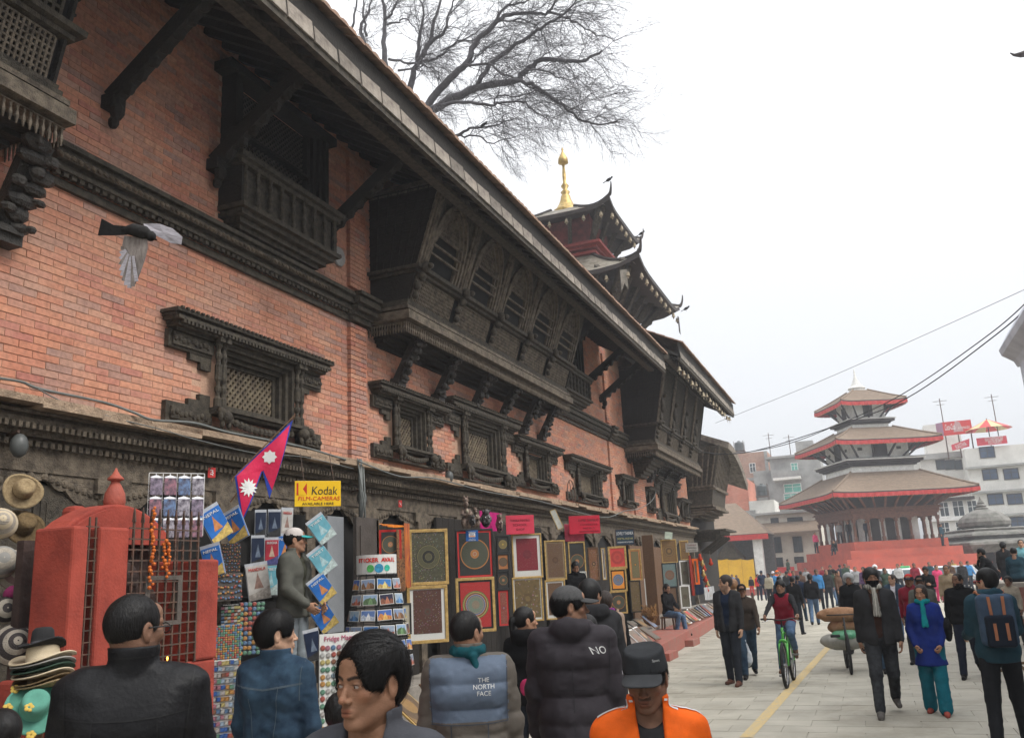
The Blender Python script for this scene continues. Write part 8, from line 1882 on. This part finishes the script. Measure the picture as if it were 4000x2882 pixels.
q = MB(); q.tube([bl(-50,-5,0), bl(-10,-5,.01), bl(30,5,.012), bl(62,22,.0)], [.014,.032,.034,.010], 10); q.blob(bl(52,17,.01), .026, 8, 6); q.tube([bl(62,24,.0), bl(72,30,0)], [.008,.002], 5); q.build('body', DK_, bd, smooth=True)
q = MB(); V = [bl(-35,-18),bl(-35,12),bl(-85,14),bl(-135,14),bl(-122,-45),bl(-80,-22)]; q.add(V+[v+NX*.012 for v in V], [(0,1,2,3,4,5),(11,10,9,8,7,6)]+[(i,(i+1)%6,(i+1)%6+6,i+6) for i in range(6)]); q.build('tail', DK_, bd)
def wing(pts, th, name, m_):
    n = len(pts); V = [Vector(p) for p in pts]; c = sum(V, Vector())/n; q = MB(); q.add(V+[c+NX*th, c-NX*th], [(i,(i+1)%n,n) for i in range(n)]+[((i+1)%n,i,n+1) for i in range(n)]); return q.build(name, m_, bd, smooth=False)
wing([bl(20,-30,-.01),bl(70,-32,-.03),bl(110,-18,-.06),bl(140,10,-.08),bl(136,38,-.08),bl(105,35,-.06),bl(62,12,-.02),bl(30,-8,-.0)], .006, 'far_wing', FW_)
near = [bl(-42,15,.01),bl(-46,50,.02),bl(-40,85,.03),bl(-42,115,.04),bl(-32,150,.05),bl(-22,180,.06),bl(-5,200,.065),bl(14,190,.06),bl(28,150,.05),bl(42,100,.04),bl(48,60,.03),bl(42,25,.015)]
wing(near, .010, 'near_wing', GYW)
q = MB()
for k in range(0):
    a = near[min(2+k//2, 6)].lerp(near[min(3+k//2, 7)], .5*(k % 2)); q.beam(bl(0,40+k*12,.03), a-bl(6,0)+NX*.004, .008, .003, w2=.018)
pass
for k in range(11):
    a = k/10; root = bl(-30+34*a, 62+70*a-40*a*a, .022+.02*a); tip = [bl(-47,62,.02),bl(-45,82,.03),bl(-44,102,.035),bl(-42,122,.04),bl(-38,143,.045),bl(-33,162,.05),bl(-26,180,.055),bl(-16,195,.06),bl(-3,205,.064),bl(9,200,.064),bl(20,182,.06)][k]
    q = MB(); q.beam(root+NX*.014, tip+NX*.012, .010, .003, up=NX, w2=.020); q.build('flight_feather', FW_ if k % 3 else GYW, bd)
sh = thing('red_shrine', 'small red plastered shrine with iron grille, curved roof and pot finial', 'shrine', (-5.05,4.72,0)); SX, SY = 5.05, -4.72
def rb(q, x0, x1, y0, y1, z0, z1): return q.box(x0+SX, x1+SX, y0+SY, y1+SY, z0, z1)
q = MB(); rb(q,-5.02,-4.50,4.06,5.40,0,1.46); q.build('base', REDP, sh, bevel=.02)
q = MB(); rb(q,-4.52,-4.485,4.55,5.12,.4,1.28); q.build('niche_panel', mat('darker red niche plaster', (.30,.06,.04), .8, ns=5, bs=20, bump=.5), sh, bevel=.02)
for (x0,x1,y0,y1,zt_) in ((-4.83,-4.50,4.08,4.20,2.36),(-4.78,-4.49,4.28,4.52,2.36),(-5.6,-4.49,5.18,5.40,2.16),):
    q = MB(); rb(q,x0,x1,y0,y1,1.46,zt_); q.build('pillar', REDP, sh, bevel=.018)
prof = []
for k in range(13): a = k/12; prof.append((-.37+.90*a, 2.34+.19*math.sin(PI*min(1,max(0,a)))**.8))
q = MB(); poly = [(-.37,2.28)]+prof+[(.53,2.28)]
q.prismx([(p, z) for p, z in [(-.39,2.32)]+[(y*1.04,z+.03) for y,z in prof]+[(.55,2.32)]], -.04, .18); q.build('curved_roof', REDP, sh, bevel=.015)
q = MB(); q.prismx(poly, .17, .21); q.build('gable', REDP, sh)
q = MB(); rb(q,-5.22,-5.08,4.60,4.74,2.40,2.56); q.build('roof_knob', REDP, sh, bevel=.04)
q = MB(); q.lathe([(r*.66,(z-2.58)*.72+2.52) for r,z in [(.04,2.50),(.04,2.58),(.10,2.62),(.115,2.68),(.105,2.76),(.07,2.83),(.045,2.87),(.045,2.89),(.085,2.90),(.085,2.915),(.045,2.95),(.02,2.99),(.008,3.02)]], 18, (.04,.16,.0)); q.build('pot_finial', mat('terracotta red finial', (.36,.085,.055), .75, (.27,.07,.05), ns=5), sh, smooth=True)
q = MB()
for k in range(9): yy = 4.56+k*.077+SY; q.beam((.55,yy,1.46),(.55,yy,2.40),.013,.013); q.beam((.55,yy,2.40),(.55,yy,2.50),.03,.01,w2=.002)
for k in range(13): zz_ = 1.52+k*.07; q.beam((.553,4.52+SY,zz_),(.553,5.19+SY,zz_),.006,.010)
q.build('front_grille', IRON, sh)
q = MB()
for k in range(2): yy = 4.215+k*.05+SY; q.beam((.53,yy,1.46),(.53,yy,2.42),.010,.010);
for k in range(13): zz_ = 1.52+k*.07; q.beam((.53,4.19+SY,zz_),(.53,4.29+SY,zz_),.006,.008)
q.build('side_grille', IRON, sh)
q = MB(); rb(q,-4.515,-4.49,4.68,4.72,1.75,2.02); rb(q,-4.515,-4.49,4.98,5.02,1.75,2.02); rb(q,-4.515,-4.49,4.68,5.02,2.02,2.05); rb(q,-4.515,-4.49,4.68,5.02,1.72,1.75); q.build('grille_hatch', mat('grey grille frame', (.12,.10,.085), .6), sh)
q = MB(); rb(q,-5.02,-4.96,4.12,5.30,1.46,2.3); q.build('back_wall', mat('darkened inner stone', (.05,.03,.025), .9, bs=12, bump=.6), sh)  # dark of the shrine interior is put into the wall and altar colour
q = MB(); rb(q,-4.95,-4.78,4.6,5.1,1.46,1.8); [q.blob((-4.86+SX,4.62+.12*k+SY,1.85+.06*(k%2)),(.05,.06,.13),8,6) for k in range(5)]; q.blob((-4.84+SX,4.86+SY,2.05),(.06,.09,.11),9,6); q.build('inner_altar', mat('darkened inner stone', (.05,.03,.025), .9, bs=12, bump=.6), sh)
gl_ = thing('garland', 'orange marigold garland hanging on the shrine grille', 'garland', (-4.47,4.72,0)); q = MB(); R = random.Random(8)
for s0, zz0, zz1 in ((-.02,2.50,1.95),(.10,2.28,2.08),(.13,2.26,2.0)):
    for k in range(int((zz0-zz1)/.022)): q.blob((R.uniform(-.01,.015), s0+R.uniform(-.012,.012), zz0-k*.022), R.uniform(.010,.016), 6, 4)
q.build('flowers', mat('marigold petals', (.62,.16,.02), .7, (.40,.08,.01), ns=60, bump=0), gl_)
be = thing('shrine_bell', 'small brass bell hanging in the shrine grille', 'bell', (-4.60,5.08,1.86)); q = MB(); q.lathe([(.008,.09),(.02,.08),(.03,.05),(.036,.01),(.052,-.03),(.05,-.032)], 14); q.build('bell', BRASS, be, smooth=True); q = MB(); q.tube([(0,0,.09),(0,0,.5)], .006, 5); q.build('chain', IRON, be)
cf = thing('oil_lamp', 'tiny oil lamp flame burning behind the shrine grille', 'lamp', (-4.56,4.98,1.47)); q = MB(); q.lathe([(.02,0),(.03,.012),(.02,.014)], 8); q.build('dish', BRASS, cf); q = MB(); q.lathe([(.001,0),(.006,.012),(.004,.022),(.0005,.034)], 6, (0,0,.014)); q.build('flame', mat('lamp flame', (1.0,.35,.05), emit=6, bump=0), cf)
def hat(lab, f, c, X, D, kind, m_, m2=None, rx=0, ry=0, rz=0, name='hat', grp='hats hung at the left'):
    p = WX(*f(*c), X); t = thing(name, lab, 'hat', tuple(p), 0); t.rotation_euler = (rad(rx), rad(ry), rad(rz)); q = MB(); r = D/2
    if kind == 'brim': pr = [(r,-.0),(r*.99,.008),(r*.75,-.004),(r*.52,.0),(r*.50,.05),(r*.46,.09),(r*.36,.105),(r*.2,.098),(.005,.095)]
    elif kind == 'cone': pr = [(r,.0),(r*.98,.012),(r*.8,.04),(r*.6,.075),(r*.4,.10),(r*.2,.115),(.005,.12)]
    else: pr = [(r*.8,0),(r*.84,.04),(r*.8,.09),(r*.6,.13),(r*.3,.15),(.005,.155)]
    q.lathe(pr, 28); n = 28
    if kind == 'brim': q.v = [(x, y, z+(.035*(abs(x)/r)**3 if math.hypot(x,y) > r*.6 else 0)) for x, y, z in q.v]
    if m2 and kind != 'brim':
        q.mi = [(int(i/n) % 2) for i in range(len(q.f))]; q.build('weave', [m_, m2], t, smooth=True)
    else:
        q.build('felt', m_, t, smooth=True)
        if m2: q = MB(); q.lathe([(r*.515,.004),(r*.515,.03),(r*.50,.03),(r*.5,.004)], 28); q.build('band', m2, t)
    return t
STR = mat('straw weave', (.45,.34,.19), .9, (.30,.21,.11), ns=60, bs=200, bump=.4); STR2 = mat('brown straw weave', (.25,.17,.08), .9, (.15,.10,.045), ns=60, bs=200, bump=.5); FELT = mat('cream felt', (.55,.46,.32), .9, (.46,.38,.26), ns=8, bs=200, bump=.1); BFELT = mat('black felt', (.02,.02,.021), .95, bs=200, bump=.1)
PKW = mat('pinkish brown yarn', (.30,.20,.19), .95, bs=150, bump=.4); CRW = mat('cream yarn', (.45,.40,.33), .95, bs=150, bump=.4); DKW = mat('dark yarn', (.06,.05,.05), .95, bs=150, bump=.4)
hat('upturned straw cowboy hat hung highest at the left', CP, (130,180), -5.5, .27, 'brim', STR, STR2, rx=70, rz=60, ry=20); hat('brown straw hat hung below the upturned one', CP, (128,392), -5.5, .29, 'brim', STR2, STR2, rx=60, rz=75)
hat('pink and cream striped sun hat with a spiral weave', CP, (112,645), -5.3, .29, 'cone', PKW, CRW, rx=75, rz=65); hat('brown and black striped hat low at the left edge', CP, (85,1085), -5.0, .26, 'cone', DKW, CRW, rx=75, rz=60)
hat('knitted maroon and black cap with a pale disc', CP, (122,880), -5.2, .17, 'knit', C('maroon yarn', (.16,.02,.03)), DKW, rx=80, rz=60); hat('black and white patterned knitted cap at the left edge', CP, (20,890), -5.2, .2, 'knit', DKW, CRW, rx=80, rz=60); hat('magenta knitted cap above the maroon one', CP, (60,790), -5.2, .11, 'knit', C('magenta yarn', (.35,.05,.16)), None, rx=80, rz=60)
hat('cream knitted hat cut off by the left edge, upper', CP, (0,370), -5.4, .22, 'cone', CRW, FELT, rx=75, rz=60); hat('grey knitted hat cut off by the left edge, middle', CP, (0,610), -5.3, .24, 'knit', C('grey yarn', (.28,.27,.25)), CRW, rx=75, rz=60)
pS_ = WX(*CP(255,1165), -4.35);
hat('black felt hat with a silver stitched band on top of the stack', CP, (250,1098), -4.35, .24, 'brim', BFELT, C('black and silver band', (.10,.10,.11)), rx=-6, ry=-8)
for k, (m_, lb) in enumerate(((FELT,'cream felt hat topping the brimmed stack'),(C('grey felt', (.30,.29,.27)),'grey felt hat second in the brimmed stack'),(C('dark green felt', (.04,.07,.05)),'dark green hat third in the brimmed stack'),(FELT,'pale felt hat fourth in the brimmed stack'),(STR2,'brown straw hat fifth in the brimmed stack'),(STR,'yellow straw hat at the bottom of the stack'))):
    hat(lb, CP, (255,1178+k*32), -4.35, .34-.008*k, 'brim', m_, None, rx=random.uniform(-4,4), ry=-4)
gh_ = hat('turquoise cloth hat with yellow flowers tilted to the street', CP, (205,1460), -4.3, .30, 'brim', C('turquoise cotton', (.11,.30,.23)), None, rx=58, rz=52)
R = random.Random(2)
for k in range(9):
    q = MB()
    th, ph = R.uniform(0,6.28), R.uniform(.3,1.2); rr_ = R.choice((.13,.15,.05)); c_ = Vector((rr_*math.cos(th), rr_*math.sin(th), .10 if rr_ < .1 else .012+.035*abs(math.cos(th))**3))
    for j in range(5): a = 2*PI*j/5; q.blob(c_+Vector((.014*math.cos(a),.014*math.sin(a),0)), (.013,.013,.006), 6, 4)
    q.build('flower_print', C('yellow flower print', (.60,.42,.10)), gh_)
hs = thing('hat_stand', 'dark wooden hat stand at the left edge', 'stand', (WX(*CP(255,1300),-4.35)[0], WX(*CP(255,1300),-4.35)[1], 0)); q = MB(); q.tube([(0,0,0),(0,0,1.62)], .02, 8); q.lathe([(.2,0),(.2,.03),(.02,.05)], 12); q.build('pole', WOODF, hs)
db = thing('hat_board', 'dark cloth-covered board carrying the hats at the left', 'display board', (-5.75,4.2,0), 0); MB().box(-.05,0,-1.2,.35,.3,2.2).build('panel', mat('dark maroon cloth board', (.03,.012,.012), .95), db)
def backpack(info, lab, m_, mf, strap, w=.30, h=.46, d=.17, top_=.36, style=0):
    r = info['root']; t = thing('backpack', lab, 'backpack', r.location, r.rotation_euler[2]); c = info['pv']+info['up']*.30+np.array((0,.20,0))
    def f(p):
        q = p-c; k = np.abs(q)-np.array((w/2-.05,d/2-.05,h/2-.06)); dd = np.linalg.norm(np.maximum(k,0),axis=1)+np.minimum(k.max(1),0)-.05; return dd+fold(p,18,3)*.006
    V, F = snets(f, c-np.array((w,d,h))*.75, c+np.array((w,d,h))*.75, .012); obj_np('pack_body', V, F, m_, t)
    def g(p):
        q = p-(c+np.array((0,.075,-h*.20))); k = np.abs(q)-np.array((w/2-.07,.05,h*.24)); return np.linalg.norm(np.maximum(k,0),axis=1)+np.minimum(k.max(1),0)-.03+fold(p,25,4)*.004
    V, F = snets(g, c-np.array((w,.3,h)), c+np.array((w,.3,h)), .012); obj_np('front_pocket', V, F, mf, t)
    for s_ in (-1,1):
        if style:
            q = MB(); q.beam(tuple(c+np.array((s_*.065,d/2+.006,h*.44))), tuple(c+np.array((s_*.055,d/2+.012,-h*.08))), .028,.006,up=(0,1,0)); q.beam(tuple(c+np.array((s_*.055,d/2+.075,-h*.05))), tuple(c+np.array((s_*.055,d/2+.075,-h*.36))), .028,.006,up=(0,1,0)); q.build('leather_strap', strap, t)
            q = MB(); q.box(c[0]+s_*.055-.02,c[0]+s_*.055+.02,c[1]+d/2+.012,c[1]+d/2+.02,c[2]-h*.12,c[2]-h*.06); q.build('buckle', BRASS, t)
        n_ = info['nk']; q = MB(); q.tube([tuple(c+np.array((s_*.09,-.03,h*.42))), tuple(n_+np.array((s_*.125,.03,.03))), tuple(n_+np.array((s_*.15,-.10,-.05))), tuple(n_+np.array((s_*.165,-.13,-.25)))], .018, 6); q.build('shoulder_strap', strap if style else mf, t, smooth=True)
backpack(pU, 'slate blue backpack with tan leather straps on the young man at the right', C('slate blue canvas', (.055,.085,.13)), C('dark navy canvas', (.015,.02,.03)), C('tan leather', (.36,.15,.08), .5), style=1, w=.34, h=.52)
backpack(pH, 'beige rucksack with a front pocket on the woman with the purple scarf', C('beige canvas', (.30,.22,.17)), C('darker beige canvas', (.24,.17,.125)), C('darker beige canvas',(0,0,0)), w=.33, h=.50)
pb = thing('plastic_bag', 'white translucent plastic bag held by the man in the brown jacket', 'bag', tuple(WY(2917,2555,16.75)), 0)
V, F = snets(lambda p: smax(smin(el(p,(0,0,-.06),(.10,.07,.16)), rc(p,(0,0,.1),(0,0,.24),.05,.015), .05)+fold(p,28,2)*.010, -(p[:,2]+.5), .01), (-.16,-.14,-.28), (.16,.14,.30), .014); obj_np('bag', V, F, mat('milky white plastic', (.60,.62,.64), .35, (.45,.5,.55), ns=9, bump=.1), pb)
hb = thing('handbag', 'black shoulder bag under the arm of the woman in blue', 'bag', (pS['root'].location[0]+.24, pS['root'].location[1]-.02, 1.02)); V, F = snets(lambda p: el(p,(0,0,0),(.06,.12,.15))+fold(p,28,2)*.004, (-.12,-.18,-.22), (.12,.18,.22), .016); obj_np('bag', V, F, BLK, hb)
lp = G(3308, 2634); lb = thing('loaded_bicycle', 'old bicycle loaded with stuffed brown and grey sacks', 'bicycle', (lp[0]+.03, lp[1]+.55, 0), rad(math.degrees(math.atan2(-lp[0], lp[1]))+3)); OLDP = mat('dull black bicycle paint', (.03,.03,.03), .5, bump=0)
for y in (-.55,.5):
    q = MB(); q.tube([(0, y+.33*math.cos(a), .35+.33*math.sin(a)) for a in np.linspace(0, 2*PI, 29)], .022, 7, False); w = q.build('wheel', RUB, lb, smooth=True); q = MB(); [q.tube([(0,y,.35),(0,y+.31*math.cos(2*PI*k/16),.35+.31*math.sin(2*PI*k/16))], .002, 3) for k in range(16)]; q.build('spokes', STEEL, w)
q = MB(); q.tube([(0,.06,.30),(0,.2,.8)],.016,6); q.tube([(0,.06,.3),(0,-.38,.8)],.018,6); q.tube([(0,.2,.78),(0,-.36,.84)],.018,6); q.tube([(0,.06,.3),(0,.5,.35)],.012,6); q.tube([(0,-.34,.95),(0,-.55,.35)],.016,6); q.tube([(-.28,-.3,1.0),(0,-.34,1.0),(.28,-.3,1.0)],.012,6); q.build('frame', OLDP, lb, smooth=True); q = MB(); q.box(-.26,-.10,-.45,-.30,.62,.66); q.build('pedal', BLACK, lb)
def sack(lab, c, r, m_, m2=None):
    t = thing('sack', lab, 'sack', (lb.location[0], lb.location[1], 0)); V, F = snets(lambda p: el(p, c, r)+fold(p,12,int(c[2]*10))*.015+wav(p,30,2)*.004, np.array(c)-np.array(r)*1.2-.03, np.array(c)+np.array(r)*1.2+.03, .025); obj_np('sack_body', V, F, m_, t)
    return t
SK1 = mat('brown jute sack', (.36,.20,.11), .95, (.28,.15,.08), ns=20, bs=180, bump=.3); SK2 = mat('grey woven plastic sack', (.36,.35,.31), .8, (.28,.28,.25), ns=12, bs=150, bump=.2); SK3 = mat('green plastic sheet', (.08,.34,.17), .3, (.20,.42,.28), ns=25, bump=.2)
sack('long brown jute sack lying on top of the load', (-.02,.1,.98), (.44,.20,.15), SK1); sack('short brown jute sack in the middle of the load', (0,.12,.76), (.30,.20,.15), SK1); gs = sack('grey woven sack slung across the bottom of the load', (-.02,.0,.52), (.42,.24,.17), SK2); t3 = sack('green plastic sheet over the grey sack', (.02,-.02,.62), (.27,.24,.11), SK3)
RWB = mat('reddish brick wall base', (.30,.13,.10), .9, (.22,.10,.08), ns=8, bs=30, bump=.3); a = WY(3868,2262,26.2)
rw = thing('seat_wall', 'high brick terrace wall with stone coping where two men sit', 'wall', (a[0],26.2,0)); MB().box(.15,9,0,3.0,0,1.08).build('brick_face', RWB, rw); MB().box(.0,9.2,-.12,3.1,1.08,1.20).build('coping', STEP, rw, bevel=.01); MB().box(.1,9,-.05,0,.42,.5).build('ledge', STEP, rw)
a2 = G(3958, 2445); tr = thing('terrace_step', 'low brick terrace with pale coping at the right edge', 'wall', (3.25,19.5,0)); MB().box(0,8,.06,6.6,0,.40).build('brick_face', RWB, tr); MB().box(-.06,8.1,0,6.6,.40,.47).build('coping', STEP, tr, bevel=.01)
bn_ = thing('litter_bin', 'tall bright blue plastic litter bin behind the backpacker', 'bin', (*G(3950,2528)[:2],0)); BP = mat('bright blue plastic', (.03,.25,.58), .4, (.02,.2,.5), ns=4, bump=0)
q = MB(); q.lathe([(.15,0),(.16,.02),(.19,.82),(.19,.83)], 18); q.build('bin_body', BP, bn_, smooth=False); q = MB(); q.lathe([(.21,.83),(.21,.87),(.18,.95),(.10,1.03),(.03,1.06)], 18); q.build('lid', mat('lighter blue plastic', (.08,.36,.68), .4, bump=0), bn_, smooth=True)
fs = thing('folding_stand', 'dark folding wooden legs beside the blue bin', 'stand', (*G(3960,2625)[:2],0)); q = MB(); q.beam((-.2,0,0),(.15,0,.42),.03,.04); q.beam((.2,.05,0),(-.12,.05,.42),.03,.04); q.beam((-.3,-.1,.1),(.2,.1,.14),.03,.04); q.build('legs', WOODF, fs)
ip = thing('iron_post', 'dark iron post standing between the blazer man and the cyclist', 'post', (*G(2952,2440)[:2],0)); q = MB(); q.lathe([(.07,0),(.07,.05),(.045,.06),(.045,1.02),(.055,1.04),(.03,1.08)], 12); q.build('shaft', IRON, ip, smooth=False)
for i, (u, v, y, lab) in enumerate(((3648,2420,31,'red and white striped bollard left of the bearded man in black'),(3915,2352,38,'red and white striped bollard between the backpacker and the boy'))):
    p = WY(u, v, y); t = thing('bollard', lab, 'bollard', (p[0], y, 0));
    for k in range(7): q = MB(); q.lathe([(.09-.003*k,.15*k),(.09-.003*k,.15*k+.149)], 10); q.build('band', RED if k % 2 else WHITE, t)
CARW = mat('white car paint', (.62,.63,.64), .25, (.58,.59,.6), ns=2, bump=0, spec=.6)
def car(lab, u, y, rz, m_=CARW, taxi=True, name='parked_car'):
    p = WY(u, 2260, y); t = thing(name, lab, 'car', (p[0], y, 0), rad(rz)); L_, W_ = 3.5, 1.5
    prof = [(-1.72,.35),(-1.75,.62),(-1.68,.82),(-1.05,.90),(-.62,1.34),(-.45,1.42),(.95,1.42),(1.15,1.36),(1.62,.92),(1.74,.80),(1.75,.35)]
    q = MB(); n = len(prof)
    V = [(x, s_*(W_/2-(.16 if z > 1 else 0)), z) for s_ in (-1,1) for x, z in prof]; q.add(V, [tuple(range(n)), tuple(range(2*n-1,n-1,-1))]+[(i,i+n,(i+1)%n+n,(i+1)%n) for i in range(n)]); q.build('body', m_, t, bevel=.05)
    for s_ in (-1,1):
        q = MB(); y_ = s_*(W_/2-.07);
        for P4 in ([(-.86,.95),(-.58,1.30),(.02,1.32),(.02,.95)],[(.08,.95),(.08,1.32),(.88,1.32),(1.18,.98)]): q.add([(x, s_*(W_/2-.03-.12*(z-.95)/.37), z) for x, z in P4], [(0,1,2,3),(3,2,1,0)])
        q.build('side_window', GLASS, t)
        for x in (-1.1,1.12): q = MB(); q.lathe([(.29,-.09),(.29,.09)], 16, (x,s_*(W_/2-.06),.29), ax='y'); w = q.build('wheel', RUB, t); q = MB(); q.lathe([(.15,-.10),(.15,.10)], 10, (x,s_*(W_/2-.06),.29), ax='y'); q.build('hub', STEEL, w)
        q = MB(); q.blob((-1.72,s_*.52,.68),(.05,.13,.07),8,5); q.build('headlight', WS, t); q = MB(); q.blob((1.73,s_*.55,.72),(.04,.1,.1),8,5); q.build('tail_light', RED, t); q = MB(); q.blob((-.75,s_*.82,.98),(.06,.07,.05),6,4); q.build('wing_mirror', m_, t)
    q = MB(); q.add([(-1.06,-.60,.93),(-1.06,.60,.93),(-.64,.54,1.33),(-.64,-.54,1.33)],[(0,1,2,3)]); q.v = [(x-.02,y_,z+.01) for x,y_,z in q.v]; q.build('windscreen', GLASS, t)
    q = MB(); q.add([(1.58,-.58,.99),(1.58,.58,.99),(1.18,.54,1.35),(1.18,-.54,1.35)],[(3,2,1,0)]); q.v = [(x+.03,y_,z+.01) for x,y_,z in q.v]; q.build('rear_window', GLASS, t)
    MB().box(-1.80,-1.72,-.7,.7,.32,.52).build('bumper', BLACK, t, bevel=.02); MB().box(-1.785,-1.74,-.2,.2,.56,.66).build('number_plate', WS, t)
    if taxi: MB().box(.0,.25,-.25,.25,1.43,1.56).build('taxi_lamp', mat('green lamp cover', (.10,.5,.18), .4, bump=0), t, bevel=.03)
car('white taxi with a green roof lamp, middle of the parked row', 3540, 58, 75); car('white taxi behind the grey beanie, left of the green-lamped one', 3440, 60, 82, taxi=False); car('white car nearest the striped bollards, right of the taxi row', 3690, 62, 70, taxi=False); car('white car at the right end of the parked row behind the backpacker', 3770, 60, 80, m_=mat('silver car paint', (.4,.41,.42), .25, bump=0, spec=.6), taxi=False)
for (u, v, y, lab) in ((2378,702,30,'small bird perched on the upper pagoda roof tip'),(2505,912,36,'small bird on the right tip of the upper pagoda roof'),(2680,1205,37,'small bird on the right tip of the lower pagoda roof'),(1888,488,26.5,'small dark bird perched on a bare branch')):
    p = WY(u, v, y); q = MB(); q.blob((0,0,0),(.13,.06,.06),8,6,Matrix.Rotation(-.4,3,'Y')); q.blob((.12,0,.07),.04,6,5); q.beam((-.1,0,-.04),(-.24,0,-.10),.04,.015); q.beam((.15,0,.07),(.19,0,.06),.012,.012,w2=.002); q.beam((0,0,-.05),(0,0,-.14),.01,.01); o = q.build('perched_bird', DK_, loc=tuple(p), smooth=True); tag(o, lab, 'bird')
R = random.Random(9)
for k in range(16):
    xx = 25.3+k*.68; q = MB(); q.lathe([(.01,.0),(.04,-.03),(.05,-.11),(.075,-.15)], 8); q.blob((0,0,-.22),(.04,.012,.05),5,4); q.tube([(0,0,.12),(0,0,-.2)], .006, 4); q.build('wind_bell', BRASS, R2, loc=(xx, -2.12, 7.84-R.uniform(0,.12)))
for (u, v, lab) in ((75,1740,'round grey lamp shade on the lintel at the far left'),(1413,1945,'grey bulb lamp hanging from the wall by the Kodak sign'.replace('Kodak','yellow')),(1755,1862,'black loudspeaker horn on the lintel above the masks')):
    p = WX(u, v, -6.35); o = thing('wall_lamp', lab, 'lamp', tuple(p)); q = MB(); q.blob((0,0,0),(.07,.07,.10),12,8); q.build('shade', mat('grey lamp glass', (.10,.105,.10), .4, bump=0), o, smooth=True); q = MB(); q.tube([(-.18,0,.1),(-.02,0,.12)], .015, 6); q.build('bracket', IRON, o)
dp = thing('downpipe', 'grey conduit with tangled cables on the pilaster by the shop door', 'pipe', (-6.25,10.3,0)); q = MB(); q.tube([(0,0,2.6),(0,.02,3.0),(.0,0,3.6)], .03, 8); q.tube([(.03,.06,2.5),(.05,.03,3.1),(.0,.08,3.55)], .012, 6); q.tube([(.02,-.08,2.5),(.06,.0,3.0),(.02,-.1,3.6)], .010, 6); q.build('pipe', GC, dp, smooth=True)
bc = thing('wire_hoop', 'rusty wire hoop leaning on the ledge beside a lattice window', 'hoop', (-6.42,*WX(*CC(1270,150),-6.42)[1:])); q = MB(); q.tube([(0,.30*math.cos(a),.38*math.sin(a)) for a in np.linspace(0,2*PI,25)], .012, 5, False); q.tube([(0,-.1,.36),(0,.2,-.25)], .008, 5); q.build('hoop', IRON, bc)
for o in [o for o in bpy.data.objects if o.type == 'FONT']:
    me = bpy.data.meshes.new_from_object(o); n = bpy.data.objects.new(o.name, me); COL.objects.link(n)
    n.parent = o.parent; n.location = o.location; n.rotation_euler = o.rotation_euler; n.scale = o.scale
    w = o.get('fit')
    if w and len(me.vertices):
        xs = [v.co.x for v in me.vertices]; n.scale = (n.scale[0]*w/(max(xs)-min(xs)+1e-6), n.scale[1], n.scale[2])
    for t in TEXT_WRAP:
        if t[0] is o:
            _, bv, loc, rot, nrm = t; n.scale = (1,1,1)
            for v in me.vertices:
                p = loc+rot@Vector((v.co.x*o.scale[0], v.co.y, 0)); h = bv.ray_cast(p+nrm*.15, -nrm)
                v.co = (h[0]+nrm*.0035) if h[0] is not None else p
    nm = o.name; bpy.data.objects.remove(o); n.name = nm
